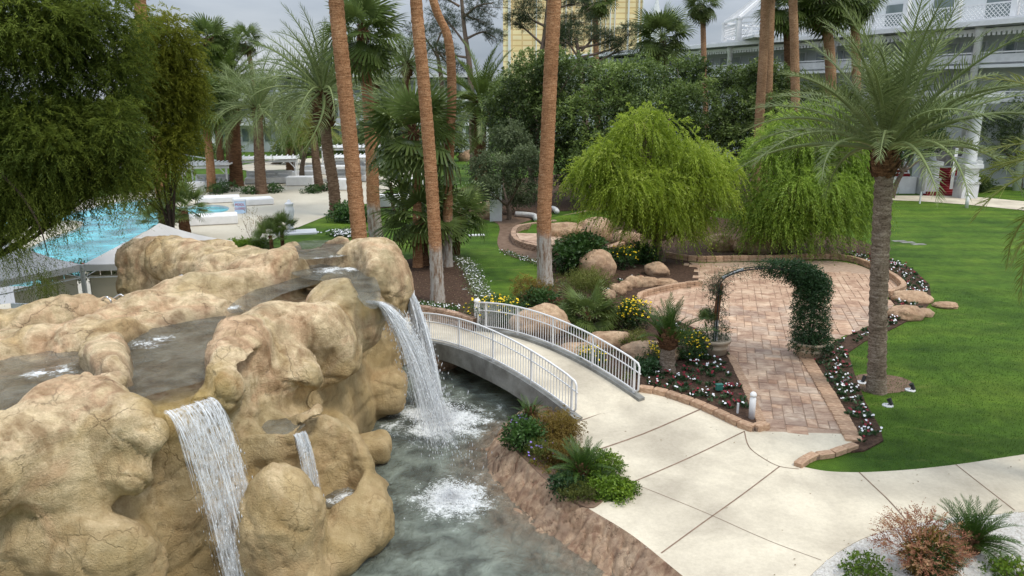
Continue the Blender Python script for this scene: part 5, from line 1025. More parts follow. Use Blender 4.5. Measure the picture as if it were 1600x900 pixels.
feather_tree('huge dark feathery tree hanging over the pool at the upper left', (-23, 24, 0), lobes_px([(60, 300, 75, 45), (150, 275, 65, 45, .5), (188, 262, 26, 32), (-20, 350, 70, 50), (20, 270, 80, 60), (110, 245, 90, 50), (185, 205, 34, 52), (40, 90, 130, 110), (135, 130, 80, 90, .8), (60, 230, 110, 80), (150, 60, 75, 75, 1), (20, 10, 120, 70), (150, 215, 60, 55, .5), (-70, 200, 110, 150), (30, 320, 70, 55), (120, 290, 55, 30), (-60, 60, 90, 100), (192, 120, 32, 45, 1)], 24), 15500, 'leaf_feather', 61, (.4, .95), 22, r0=.16)
feather_tree('upright olive feathery tree in front of the sky, right of the dark one', (-15.2, 33.5, 0), lobes_px([(258, 75, 42, 50), (262, 150, 50, 55), (232, 190, 45, 50), (275, 215, 35, 30), (285, 110, 28, 40), (240, 110, 40, 60), (250, 258, 46, 38), (225, 300, 28, 22), (285, 170, 30, 40)], 32), 5600, 'leaf_olive', 62, (.4, .9), 20, r0=.10)
r_ = np.random.default_rng(5)
def hanging(label, starts, n, mat, seed):
    r = np.random.default_rng(seed); P = []
    for (a, b, c, d_, D_) in starts:
        for _ in range(n): P.append(WD(r.uniform(a, c), r.uniform(b, d_), D_ + r.uniform(-.6, .6)))
    return sprays(np.array(P), np.tile(np.array([[.1, 0, -.6]]), (len(P), 1)) + r.normal(size=(len(P), 3)) * .3, r.uniform(.5, 1.3, len(P)), 22, .5, .11, .016, r.uniform(.2, .7, len(P)), .55, r, .5)
t = thing('feathery_tree', 'low ragged branches of a dark feathery tree over the white tents', 'tree', (-16.5, 21.5, 0)); MB().tube(crv([(-16.5, 21.5, 0), (-16.6, 22, 4), WD(-60, 240, 22.5), WD(20, 290, 22.5), WD(60, 350, 22.3), WD(75, 400, 22.3)], 6), [.1 - .003 * i for i in range(31)], 6).build('trunk', M['darkbark'], t, True)
leafobj('crown', [hanging('', [(0, 300, 60, 370, 22), (10, 340, 90, 400, 22), (40, 400, 70, 440, 22), (0, 380, 40, 420, 22), (60, 430, 80, 450, 22), (80, 330, 120, 350, 23), (150, 300, 200, 320, 23), (0, 250, 100, 320, 22)], 60, 'leaf_feather', 7)], M['leaf_feather'], t)
WT = 'weeping trees round the plaza'
Ga = W(1033, 408); Gb = W(1225, 398)
weeping_tree('weeping_tree', 'bright yellow green weeping tree over the mulch bed left of the plaza', Ga, lobes_px([(1010, 215, 50, 42), (960, 258, 55, 38, -.4), (1050, 262, 55, 50, .3), (1000, 300, 75, 42, -.8), (1085, 300, 55, 45), (925, 275, 30, 35), (1035, 335, 70, 32, -.6), (1110, 272, 34, 40, .8), (1005, 185, 25, 18), (960, 310, 45, 30, -.5), (1060, 350, 40, 30, .2)], Ga.y), 3300, 'leaf_willow', 71, .26, (.7, 2.0), group=WT)
weeping_tree('weeping_tree', 'deeper green weeping tree behind the far edge of the plaza', Gb, lobes_px([(1260, 225, 62, 50), (1205, 260, 48, 52), (1300, 270, 62, 60, .4), (1250, 300, 75, 52, -.8), (1185, 320, 45, 35), (1320, 320, 45, 45), (1225, 200, 30, 28), (1290, 196, 42, 34), (1330, 235, 34, 44), (1195, 345, 40, 30), (1285, 345, 60, 35, -.9), (1230, 350, 55, 30, -.8), (1330, 300, 35, 60, -.3)], Gb.y), 4000, 'leaf_willow2', 72, .28, (.8, 2.2), group=WT)
def bt(label, base, lob, D_, n, leaf, mat, seed, r0=.3, name='broad_tree', cat='tree', group='dark trees screening the white hotel', bark='bark'):
    B = Vector(WD(base, 450, D_)); B.z = 0; B = Vector((B.x, D_, 0)); return broad_tree(name, label, cat, B, lobes_px([(a_, b_, c_ * .9, e_ * .88) for a_, b_, c_, e_ in lob], D_, 3.2 if D_ < 90 else 0), n, leaf, M and mat, r0, bark, group, seed)
bt('dense dark tree right of the canary palm, crossed by an orange trunk', 830, [(790, 160, 45, 45), (835, 130, 50, 42), (860, 190, 55, 60), (800, 225, 40, 40), (870, 110, 40, 28)], 64, 30000, .26, 'leaf_dark', 81)
bt('wide dark tree in the middle of the screen behind the bright weeping tree', 960, [(920, 130, 55, 40), (980, 125, 60, 38), (940, 190, 70, 60), (1010, 180, 60, 55), (960, 250, 80, 50), (900, 250, 50, 60)], 62, 42000, .26, 'leaf_dark', 82)
bt('dark tree below the grey fan palm, right half of the screen', 1070, [(1060, 120, 45, 32), (1085, 170, 50, 48), (1050, 210, 50, 50), (1110, 215, 40, 50), (1080, 265, 50, 40)], 66, 28000, .26, 'leaf_dark', 83)
bt('glossy green tree before the hotel windows and the two slim trunks', 1170, [(1150, 135, 42, 28), (1195, 130, 42, 32), (1170, 185, 55, 45), (1215, 175, 38, 50), (1150, 235, 50, 45)], 68, 30000, .26, 'leaf_dark', 84)
bt('smaller dark tree filling the gap under the tan trunks beside the date palm', 1270, [(1270, 165, 40, 38), (1310, 175, 40, 40), (1290, 220, 45, 40)], 72, 14000, .28, 'leaf_dark', 85)
bt('grey green bushy tree with thin trunks standing over the white drain pipe', 795, [(795, 225, 38, 32), (770, 265, 42, 34), (825, 262, 36, 34), (800, 300, 50, 28), (760, 295, 30, 22)], 54, 24000, .17, 'leaf_grey', 86, .16, group=None)
bt('light green tree between the date palm trunk and the red carpet steps', 1376, [(1430, 222, 30, 24), (1445, 195, 30, 24), (1415, 205, 26, 22), (1462, 222, 20, 14), (1405, 235, 16, 20)], 66, 12000, .22, 'leaf_bush', 87, .2, group=None)
bt('green tree to the right of the white pavilion columns', 1570, [(1560, 200, 40, 35), (1590, 230, 50, 40), (1620, 190, 60, 50)], 74, 12000, .26, 'leaf_grey', 88, .25, group=None)
bt('low dark shrubbery tree behind the second cabana, before the hotel wall', 440, [(450, 235, 30, 16), (475, 225, 20, 18), (560, 228, 40, 20), (520, 235, 30, 16)], 100, 14000, .30, 'leaf_dark', 89, .3, group=None)
bt('small bright tree on a bending dark trunk between the deck sofas', 483, [(478, 205, 30, 16), (460, 215, 16, 12), (500, 210, 16, 14)], 83, 7000, .30, 'leaf_lime', 90, .25, group=None)
bt('dark hedge-like tree behind the pool terrace at the left', 290, [(250, 222, 40, 18), (300, 232, 40, 14), (345, 236, 30, 12)], 106, 9000, .32, 'leaf_dark', 91, .3, group=None)
bt('row of dark trees behind the pool terrace, right of the hotel wing', 660, [(640, 222, 40, 20), (700, 225, 30, 20), (610, 235, 40, 14)], 105, 10000, .32, 'leaf_dark', 92, .3, group=None)
def pine(label, base, D_, tr, branches, n, seed):
    r = np.random.default_rng(seed); B = WD(base, 450, D_); B = Vector((B.x, D_, 0)); t = thing('pine_tree', label, 'tree', B, 0, 'pines before the gold tower'); P = [B] + [WD(a, b, D_) for a, b in tr]; s = D_ / FPX; b = MB(); b.tube(crv(P, 6), [.42 - .28 * i / (len(P) * 6 - 6) for i in range((len(P) - 1) * 6 + 1)], 8); parts = []
    for br_ in branches:
        Q = [WD(a, c, D_ + dd) for a, c, dd in br_]; C = crv(Q, 5); b.tube(C, [.16 - .12 * i / (len(C) - 1) for i in range(len(C))], 6); e = Q[-1]; m = n // len(branches); rad = r.uniform(16, 26) * s; lob = [(e.x, e.y, e.z + .3, rad, rad, rad * .5), (Q[1].x, Q[1].y, Q[1].z + .5, rad * .8, rad * .8, rad * .45)]
        Pp, d, ti = lobe_points(lob, m, r, (.3, 1.0)); parts.append(sprays(Pp, d + np.array([0, 0, .5]), r.uniform(.3, .6, m), 9, .1, .26, .035, ti, .6, r, .8))
        for q in range(4): v = e + Vector(r.normal(0, rad * .5, 3)); b.tube([Q[1], v], [.06, .02], 4)
    b.build('trunk', M['pinebark'], t, True); leafobj('crown', parts, M['leaf_pine'], t)
pine('open branched pine left of the gold tower, against the grey sky', 742, 92, [(735, 120), (725, 40), (718, -40)], [[(728, 70, 0), (705, 40, 1), (690, 25, 1)], [(722, 30, 0), (745, 10, -1), (770, 5, -1)], [(730, 60, 0), (755, 50, 1), (775, 60, 1)], [(718, 10, 0), (700, 0, 0), (680, -5, 0)], [(730, 90, 0), (700, 85, 0), (680, 80, 0)], [(722, 20, 0), (740, 30, 0), (750, 30, 0)]], 3400, 101)
pine('full headed pine directly in front of the gold tower', 835, 90, [(838, 130), (850, 60), (858, -20)], [[(848, 70, 0), (820, 45, 0), (805, 35, 0)], [(855, 20, 0), (880, 10, 0), (905, 5, 0)], [(852, 40, 0), (885, 40, 1), (910, 35, 1)], [(856, 0, 0), (835, -5, 0), (820, 0, 0)], [(846, 80, 0), (870, 75, 0), (885, 65, 0)], [(850, 40, 0), (830, 30, 0), (825, 20, 0)], [(852, 50, 0), (870, 55, -1), (890, 50, -1)]], 4600, 102)
pine('pine with long bare side branches crossing the gold tower', 915, 88, [(912, 150), (905, 90), (900, 60)], [[(908, 80, 0), (925, 62, 0), (930, 55, 0)], [(905, 75, 0), (940, 68, 0), (965, 60, 0)], [(906, 90, 0), (960, 75, 0), (985, 50, 0)], [(912, 110, 0), (955, 85, 0), (975, 78, 0)], [(910, 100, 0), (890, 70, 0), (880, 60, 0)]], 2400, 103)
pine('scrubby pine behind the canary palm crown', 700, 96, [(690, 130), (680, 70)], [[(684, 90, 0), (665, 60, 0), (650, 50, 0)], [(684, 80, 0), (700, 100, 0), (715, 110, 0)], [(682, 70, 0), (690, 50, 0), (700, 45, 0)]], 1500, 104)

# ================================================================ SHRUBS AND FLOWERS
def discs(C, s, mat, parent, name='flower', up=None, r=rng):
    n = len(C); N_ = r.normal(size=(n, 3)) * .35 + np.array([0, -.45, 1.]) if up is None else up; N_ /= np.linalg.norm(N_, axis=1, keepdims=True); a = np.cross(N_, r.normal(size=(n, 3))); a /= np.linalg.norm(a, axis=1, keepdims=True); b = np.cross(N_, a); k = 6; sz = (s * r.uniform(.7, 1.25, n))[:, None]
    V = [C + N_ * sz * .15] + [C + (a * math.cos(2 * PI * i / k) + b * math.sin(2 * PI * i / k)) * sz * (1 if i % 2 else .8) for i in range(k)]; V = np.stack(V, 1).reshape(-1, 3); i0 = np.arange(n) * (k + 1); F = np.concatenate([np.stack([i0, i0 + 1 + i, i0 + 1 + (i + 1) % k], 1) for i in range(k)]); o = woff(parent) if parent is not None else Vector((0, 0, 0))
    ob = link(name, npmesh(name, V - np.array(o), F), mat, parent); return ob
def bush(name, label, base, r_, h, n, mat, cat='shrub', leaf=.09, lw=.5, style='round', flowers=None, group=None, seed=1, stems=True, z0=0., k=7, ryx=1.):
    r = np.random.default_rng(seed); B = W(*base) if len(base) == 2 else Vector(base); B = Vector((B.x, B.y, z0)); t = thing(name, label, cat, B, 0, group); lob = [(B.x, B.y, B.z + h * .5, r_, r_ * ryx, h * .5)] + [(B.x + r.uniform(-.5, .5) * r_, B.y + r.uniform(-.5, .5) * r_ * ryx, B.z + h * r.uniform(.35, .75), r_ * .55, r_ * .55, h * .35) for _ in range(4)]
    if style == 'round': P, d, ti = lobe_points(lob, n // k, r, (.5, 1.05)); D0 = d + r.normal(size=d.shape) * .6; ln_, dr = leaf * 2.8, .3
    elif style == 'spiky': m = n // k; th = r.uniform(0, 6.28, m); el_ = r.uniform(.5, 1.5, m); D0 = np.stack([np.cos(th) * np.cos(el_), np.sin(th) * np.cos(el_), np.sin(el_)], 1); P = np.array(B) + D0 * np.array([r_, r_, 0]) * r.uniform(0, .5, (m, 1)); ti = r.uniform(.2, .9, m); ln_, dr = h * 1.0, .35
    else: m = n // k; P, d, ti = lobe_points(lob, m, r, (.2, 1.0)); D0 = d * .5 + np.array([0, 0, .8]); ln_, dr = h * .4, .25
    P[:, 2] = np.maximum(P[:, 2], B.z + .02); b = MB()
    for i in range(7): a = r.uniform(0, 6.28); b.tube([B - Vector((0, 0, .05)), B + Vector((math.cos(a) * r_ * .4, math.sin(a) * r_ * .4, h * .35)), B + Vector((math.cos(a) * r_ * .7, math.sin(a) * r_ * .7, h * .8))], [.022, .014, .006], 4)
    b.build('stems', M['bark'], t); leafobj('leaves', [sprays(P, D0, ln_ * r.uniform(.6, 1.2, len(P)), k, dr, leaf, leaf * lw, ti, .8, r, .7)], M[mat], t)
    if flowers:
        fm, fn, fs = flowers; P, d, ti = lobe_points(lob, fn * 2, r, (.98, 1.15), .7); P = P[(d[:, 2] > -.25) & (d[:, 1] < .75)][:fn]; discs(P, fs, M[fm], t, 'flowers', None, r)['kind'] = 'stuff'
    return t
DB = 'yellow daisy bushes'
bush('daisy_bush', 'yellow daisy bush beside the brick kerb, left of the plaza corner', (991, 513), .62, 1.15, 5000, 'leaf_bush', flowers=('yellow', 150, .040), leaf=.075, group=DB, seed=3)
bush('daisy_bush', 'yellow daisy bush in front of the boulders, under the bright weeping tree', (968, 420), .85, 1.15, 5000, 'leaf_bush', flowers=('yellow', 75, .050), leaf=.09, group=DB, seed=4)
bush('daisy_bush', 'yellow daisy bush right behind the stocky little palm, before the left pot', (1078, 560), .62, .95, 5000, 'leaf_bush', flowers=('yellow', 75, .036), leaf=.07, group=DB, seed=5)
bush('daisy_bush', 'long yellow daisy bush behind the left end of the far bridge railing', (782, 512), 1.35, 1.2, 8000, 'leaf_bush', flowers=('yellow', 150, .038), leaf=.08, group=DB, seed=6, ryx=.5)
bush('daisy_bush', 'yellow daisy bush poking through the far railing near the right end of the bridge', (926, 583), .42, .85, 3000, 'leaf_bush', flowers=('yellow', 60, .034), leaf=.07, group=DB, seed=7)
bush('daisy_bush', 'smallest yellow daisy bush, left of the stocky little palm', (1022, 570), .32, .75, 2200, 'leaf_bush', flowers=('yellow', 50, .032), leaf=.06, group=DB, seed=8)
bush('leafy_shrub', 'broad leaved shrub beside the whitewashed trunk, in front of the boulders', (905, 425), 1.25, 1.7, 5600, 'leaf_bush', leaf=.24, lw=.5, seed=9)
bush('grass_clump', 'yellow green feathery clump between the whitewashed trunk and the broad leaved shrub', (885, 408), .7, 1.5, 4200, 'leaf_grass', leaf=.12, lw=.2, style='spray', seed=10)
bush('grass_clump', 'low yellow green clump spreading in front of the whitewashed trunk', (836, 482), .95, 1.35, 6000, 'leaf_rust', leaf=.08, lw=.35, seed=11)
bush('dark_shrub', 'dark green shrub below the whitewashed trunk behind the bridge railing', (843, 492), .8, 1.05, 6000, 'leaf_bush', leaf=.10, seed=12)
bush('grass_clump', 'tall grassy clump above the fan fronds behind the middle of the bridge', (912, 478), 1.1, 1.35, 6500, 'leaf_grass', leaf=.14, lw=.16, style='spray', seed=13)
bush('red_shrub', 'sparse red brown shrub left of the grassy clump behind the bridge', (873, 500), .5, .9, 1500, 'leaf_red', leaf=.09, seed=14)
fan_palm('low fan palm spreading over the bed behind the middle of the bridge', (918, 510), [(918, 500), (918, 488)], .12, .12, 'trunk_dark', None, 22, 1.35, (918, 488), seed=55, kind='fan', el=(65, -20), dry=0)
bush('grass_clump', 'thin yellow green sprigs on the rock right of the fan fronds', (990, 552), .5, .7, 1800, 'leaf_grass', leaf=.09, lw=.3, style='spray', seed=15)
bush('leafy_shrub', 'dark leafy plant under the smallest daisy bush, behind the railing end', (1010, 582), .4, .4, 1500, 'leaf_ivy', leaf=.11, lw=.7, seed=16)
bush('grass_clump', 'low wispy grass between the fan fronds and the pansies', (960, 510), .7, .7, 2600, 'leaf_grass', leaf=.12, lw=.15, style='spray', seed=17)
bush('leafy_shrub', 'rounded green plant with big leaves under the bright weeping tree', (1005, 412), .5, .9, 1500, 'leaf_bush', leaf=.2, lw=.6, seed=18)
# bank bed
bush('leafy_shrub', 'glossy green leafy plant at the upper left of the bank bed', (822, 700), .48, .55, 3200, 'leaf_bush', leaf=.11, lw=.5, seed=21, z0=.05)
bush('rusty_shrub', 'rusty yellow mossy shrub filling the bank bed beside the bridge foot', (868, 690), .66, .62, 16000, 'leaf_rust', leaf=.045, lw=.55, seed=22, z0=.05, ryx=1.35)
bush('rusty_shrub', 'lower rusty yellow shrub between the leafy plant and the bank cycad', (880, 722), .5, .45, 8000, 'leaf_rust', leaf=.045, lw=.55, seed=29, z0=.05)
bush('wispy_shrub', 'pale wispy twiggy plant with violet flowers in the middle of the bank bed', (852, 722), .5, .42, 3000, 'leaf_grass', leaf=.07, lw=.22, style='spray', flowers=('purple', 16, .03), seed=23, z0=.05)
bush('lime_ground_cover', 'lime green creeping plant at the lower tip of the bank bed', (950, 772), .6, .22, 6500, 'leaf_lime', leaf=.07, lw=.7, seed=24, z0=.04, ryx=.6)
bush('lime_ground_cover', 'yellow green leafy shrub right of the bank cycad at the walk edge', (940, 742), .45, .45, 4500, 'leaf_lime', leaf=.07, lw=.5, seed=25, z0=.05)
bush('leafy_shrub', 'dark leafy plant in front of the bank cycad', (885, 768), .32, .28, 1500, 'leaf_ivy', leaf=.09, lw=.6, seed=26, z0=.05)
bush('wispy_shrub', 'dry pale wispy plant at the inner edge of the bank bed below the cycad', (905, 780), .5, .28, 3600, 'leaf_grass', leaf=.07, lw=.2, style='spray', seed=27, z0=.04)
bush('violet_flowers', 'little violet flowers beside the small cycad at the bridge end of the bank', (812, 668), .22, .3, 900, 'leaf_bush', leaf=.06, flowers=('purple', 16, .03), seed=28, z0=.05)
# gravel bed
def nandina(label, base, r_, h, seed):
    r = np.random.default_rng(seed); B = W(*base); t = thing('red_brown_shrub', label, 'shrub', B); m = 330; th = r.uniform(0, 6.28, m); q = r.uniform(0, 1, m) ** .5; P = np.stack([B.x + np.cos(th) * r_ * q - .15 * r_, B.y + np.sin(th) * r_ * q, np.full(m, h) * r.uniform(.4, 1, m) * (1.1 - .45 * q)], 1); D0 = np.stack([np.cos(th) * q, np.sin(th) * q, np.full(m, .7)], 1) + r.normal(size=(m, 3)) * .25
    b = MB()
    for i in range(0, m, 12): b.tube([B, B.lerp(Vector(P[i]), .5) + Vector((0, 0, .1)), Vector(P[i])], [.012, .009, .005], 4)
    b.build('stems', M['wood'], t); leafobj('leaves', [sprays(P, D0, r.uniform(.3, .55, m), 18, .25, .065, .020, r.uniform(.1, 1, m), .8, r, .5)], M['leaf_red'], t)
    lob = [(B.x + .1, B.y, .42, r_ * .62, r_ * .6, .42)]; P, d, ti = lobe_points(lob, 650, r, (.4, 1.05)); leafobj('lower_leaves', [sprays(P, d + r.normal(size=d.shape) * .4, .22, 7, .3, .075, .035, ti, .8, r, .7)], M['leaf_rust'], t)
    P, d, ti = lobe_points([(B.x + .12, B.y - .1, .40, r_ * .5, r_ * .5, .36)], 420, r, (.5, 1.1)); leafobj('green_leaves', [sprays(P, d + r.normal(size=d.shape) * .4, .2, 7, .3, .07, .035, ti, .8, r, .7)], M['leaf_bush'], t)
nandina('airy red brown shrub in the white gravel at the bottom right', (1440, 897), .58, 1.08, 31)
bush('succulent_plant', 'pale green low plant in the gravel left of the red brown shrub', (1352, 900), .42, .3, 1500, 'leaf_lime', leaf=.06, lw=.7, seed=32)
bush('succulent_plant', 'pale green low plant in the gravel at the bottom right corner', (1573, 902), .4, .32, 1500, 'leaf_lime', leaf=.06, lw=.7, seed=33)
# behind the rock and by the pool
bush('weedy_plants', 'patch of grass and weeds growing behind the back wall of the rock', (375, 395), 1.6, .6, 5000, 'leaf_lime', leaf=.2, lw=.2, style='spray', seed=34)
bush('bird_of_paradise_stalks', 'thin dark seed stalks standing before the pale pool deck', (400, 385), .9, 2.0, 600, 'leaf_rust', leaf=.09, lw=.5, style='spray', seed=35)
bush('agave_plant', 'dark spiky plant between the stalks and the little fan palms', (410, 392), .4, 1.2, 900, 'leaf_grey', leaf=.25, lw=.15, style='spiky', seed=36)
bush('leafy_shrub', 'green leafy shrub at the foot of the big grey green date palm', (548, 345), 1.3, 1.1, 6000, 'leaf_bush', leaf=.2, lw=.5, seed=37)
bush('white_flower_patch', 'white flowers in front of the leafy shrub by the orange trunk', (540, 368), 1.5, .35, 3000, 'leaf_bush', leaf=.1, flowers=('whitefl', 170, .07), seed=38, ryx=.4)
bush('round_hedge', 'clipped round hedge right of the white pavilion columns', (1529, 300), 1.15, 1.5, 8000, 'leaf_dark', leaf=.12, lw=.7, seed=39)
bush('red_flowers', 'scarlet poinsettias growing beside the handrails behind the rock', (208, 492), .5, .55, 1500, 'leaf_bush', leaf=.1, flowers=('scarlet', 30, .09), seed=40, z0=1.2)
bush('red_flowers', 'scarlet flowers and ivy behind the island rock under the tent wall', (125, 492), .8, .7, 2200, 'leaf_ivy', leaf=.09, flowers=('scarlet', 14, .09), seed=41, z0=1.4)
for (a, b, s_, lab) in ((393, 303, .5, 'left of the deck date palm foot'), (427, 301, .55, 'right of the deck date palm foot'), (486, 302, .5, 'left of the young date palm foot'), (512, 299, .5, 'right of the young date palm foot'), (352, 300, .8, 'before the thick dark trunk behind the first cabana'), (338, 303, .6, 'at the foot of the clean orange trunk')):
    bush('low_shrub', 'low dark green shrub ' + lab, (a, b), s_ * 1.6, s_ * 1.2, 1200, 'leaf_bush', leaf=.16, lw=.6, group='low shrubs round the deck palms', seed=a)
bush('low_shrub', 'scrubby plants beside the white pillar at the path end', (740, 330), 1.8, 1.4, 3500, 'leaf_grey', leaf=.2, lw=.4, seed=77, ryx=.6)
bush('low_shrub', 'small bright green shrub at the far side of the left boulder', (887, 360), .6, .7, 1500, 'leaf_lime', leaf=.12, lw=.4, seed=78)
bush('dark_shrub', 'dark low shrub at the foot of the boulder shaped like a loaf', (927, 378), .5, .5, 1500, 'leaf_bush', leaf=.12, lw=.4, seed=79)
def scatter(poly, n, mind=0, seed=1, inner=.0):
    r = np.random.default_rng(seed); xs = [p[0] for p in poly]; ys = [p[1] for p in poly]; X = r.uniform(min(xs), max(xs), n); Y = r.uniform(min(ys), max(ys), n); k = polysdf(X, Y, poly) < -inner; return X[k], Y[k], r
def pansies(nm, label, poly, dens, white, red, seed, z=.05, leafc='leaf_ivy', cover=0.):
    xs = [p[0] for p in poly]; ys = [p[1] for p in poly]; area = (max(xs) - min(xs)) * (max(ys) - min(ys)); X, Y, r = scatter(poly, int(area * dens), 0, seed, .12); n = len(X); m = 11; th = r.uniform(0, 6.28, (n, m)); C = np.stack([np.repeat(X, m), np.repeat(Y, m), np.full(n * m, z + .02)], 1); A = np.stack([np.cos(th).ravel(), np.sin(th).ravel(), r.uniform(.3, 1.3, n * m)], 1)
    V = kites(C + A * .02, A, r.uniform(.08, .16, n * m), r.uniform(.05, .08, n * m), np.repeat(r.uniform(.1, .9, n), m) + r.normal(0, .1, n * m), r=r); o = leafobj(nm, [V], M[leafc], None); tag(o, label, 'flower bed', kind='stuff')
    for mt, fr, nmm, sz in (('whitefl', white, 'white_pansies', .036), ('redfl', red, 'dark_red_pansies', .045)):
        kk = r.random(n) < fr; C = np.stack([X[kk] + r.normal(0, .05, kk.sum()), Y[kk] + r.normal(0, .05, kk.sum()), np.full(kk.sum(), z + .15) + r.uniform(-.03, .03, kk.sum())], 1); C = np.concatenate([C, C + r.normal(0, .045, C.shape)]); ob = discs(C, sz, M[mt], o, nmm, None, r); ob['kind'] = 'stuff'
pan_l = [(p.x, p.y) for p in px([(1000, 575), (1003, 606), (1060, 620), (1100, 634), (1160, 660), (1180, 655), (1165, 610), (1145, 570), (1110, 548), (1060, 560)])]
pansies('pansy_plants', 'white and dark red pansies in the bed between the kerb and the paver path', pan_l, 13, .30, .38, 1)
pan_r = [(p.x, p.y) for p in fbr]
pansies('pansy_plants', 'white and dark red pansies bordering the right side of the paver path and plaza', pan_r, 13, .45, .30, 2)
pansies('pansy_plants', 'small patch of pansies behind the brick kerb by the yellow daisy bush', [(p.x, p.y) for p in px([(955, 455), (1000, 450), (1020, 440), (1000, 430), (960, 440)])], 9, .1, .3, 3)
pansies('pansy_plants', 'small patch of pansies between the stocky palm and the plaza edge', [(p.x, p.y) for p in px([(1012, 494), (1060, 506), (1095, 522), (1120, 540), (1095, 545), (1050, 520), (1010, 508)])], 12, .4, .15, 4)
# white flowered edging along the lawn
def edging(label, pts, wd, n, seed, leafc='leaf_grey'):
    r = np.random.default_rng(seed); P = crv(px(pts), 8); w = walk(P, .03); k = r.integers(0, len(w), n); C = np.array([w[i][0] for i in k]) + np.stack([r.normal(0, wd, n), r.normal(0, wd, n), r.uniform(.03, .18, n)], 1); A = r.normal(size=(n, 3)) + np.array([0, 0, 1]); o = leafobj('edging_plants', [kites(C, A, r.uniform(.05, .12, n), r.uniform(.03, .06, n), r.uniform(.3, 1, n), r=r)], M[leafc], None); tag(o, label, 'edging plants', kind='stuff')
    ob = discs(C[: n // 12] + np.array([0, 0, .05]), .035, M['whitefl'], o, 'small_white_flowers', None, r); ob['kind'] = 'stuff'
edging('silvery edging plants between the mulch bed and the middle lawn', [(690, 404), (718, 408), (733, 420), (742, 438), (750, 458), (764, 472)], .22, 5200, 5)
edging('thin line of small plants between the brown path and the middle lawn', [(785, 395), (810, 404), (838, 414), (856, 424)], .16, 900, 6, 'leaf_bush')
edging('low greenery along the top of the block wall by the bridge', [(648, 478), (680, 482), (715, 488)], .2, 900, 7, 'leaf_bush')
# leaf litter
def litter():
    X, Y, r = scatter([(p.x, p.y) for p in px([(640, 500), (757, 505), (757, 470), (717, 403), (610, 412), (560, 470)])] , 900, 0, 9); X2, Y2, _ = scatter([(p.x, p.y) for p in px([(1004, 360), (1340, 380), (1340, 404), (1090, 404), (1040, 398)])], 900, 0, 10); X = np.concatenate([X, X2]); Y = np.concatenate([Y, Y2]); n = len(X)
    tag(leafobj('fallen_leaves', [kites(np.stack([X, Y, np.full(n, .06)], 1), r.normal(size=(n, 3)) * np.array([1, 1, .15]), r.uniform(.05, .12, n), r.uniform(.03, .06, n), r.random(n), np.tile([[0, 0, 1.]], (n, 1)), r)], M['frond_dry'], None), 'dry fallen leaves lying on the mulch beds', 'fallen leaves', kind='stuff')
litter()
def ground_cover(label, poly, n, mat, h, seed):
    X, Y, r = scatter([(p.x, p.y) for p in px(poly)], n, 0, seed); ok = fbm(np.stack([X * .8, Y * .8, X * 0], 1), 3, seed) > -.08; X, Y = X[ok], Y[ok]; n = len(X); D0 = r.normal(size=(n, 3)) * .6 + np.array([0, 0, .8]); tag(leafobj('ground_cover', [sprays(np.stack([X, Y, np.full(n, .04)], 1), D0, r.uniform(.5, 1.3, n) * h, 7, .4, h * .35, h * .12, r.random(n), .8, r, .7)], M[mat], None), label, 'ground cover', kind='stuff')
ground_cover('low mixed weeds filling the garden bed behind the bridge', [(1000, 560), (1005, 500), (950, 440), (880, 420), (800, 470), (760, 510), (850, 545), (920, 578), (985, 608)], 3600, 'leaf_grass', .30, 1)
ground_cover('dark creeping leaves over the garden bed behind the bridge', [(1000, 560), (1005, 500), (950, 440), (880, 420), (800, 470), (760, 510), (850, 545), (920, 578), (985, 608)], 2600, 'leaf_bush', .22, 2)
ground_cover('mixed low leaves filling the narrow bank bed', [(822, 648), (855, 645), (892, 680), (914, 716), (950, 742), (980, 757), (918, 790), (867, 760), (827, 724), (806, 690)], 1500, 'leaf_rust', .20, 3)
ground_cover('green weeds filling the narrow bank bed', [(822, 648), (855, 645), (892, 680), (914, 716), (950, 742), (980, 757), (918, 790), (867, 760), (827, 724), (806, 690)], 1300, 'leaf_lime', .17, 4)
ground_cover('weeds along the foot of the dark trees', [(880, 320), (1100, 325), (1340, 318), (1340, 300), (1000, 280), (860, 295)], 2600, 'leaf_bush', .5, 5)
def walk_litter():
    r = np.random.default_rng(31); n = 520; X = r.uniform(-1, 14, n); Y = r.uniform(11, 22, n); k = inpoly(X, Y, [(p[0], p[1]) for p in walk_poly]) | (inpoly(X, Y, plaza_poly)); d = polysdf(X, Y, [(p[0], p[1]) for p in walk_poly]); k &= r.random(n) < np.clip(.15 + np.exp(-np.abs(d) / .35), 0, 1); X, Y = X[k], Y[k]; n = len(X)
    tag(leafobj('leaf_litter', [kites(np.stack([X, Y, np.full(n, .05)], 1), r.normal(size=(n, 3)) * np.array([1, 1, .12]), r.uniform(.03, .07, n), r.uniform(.015, .035, n), r.random(n) * .6, np.tile([[0, 0, 1.]], (n, 1)), r)], M['frond_dry'], None), 'scattered small dry leaves on the concrete and pavers', 'leaf litter', kind='stuff')
walk_litter()
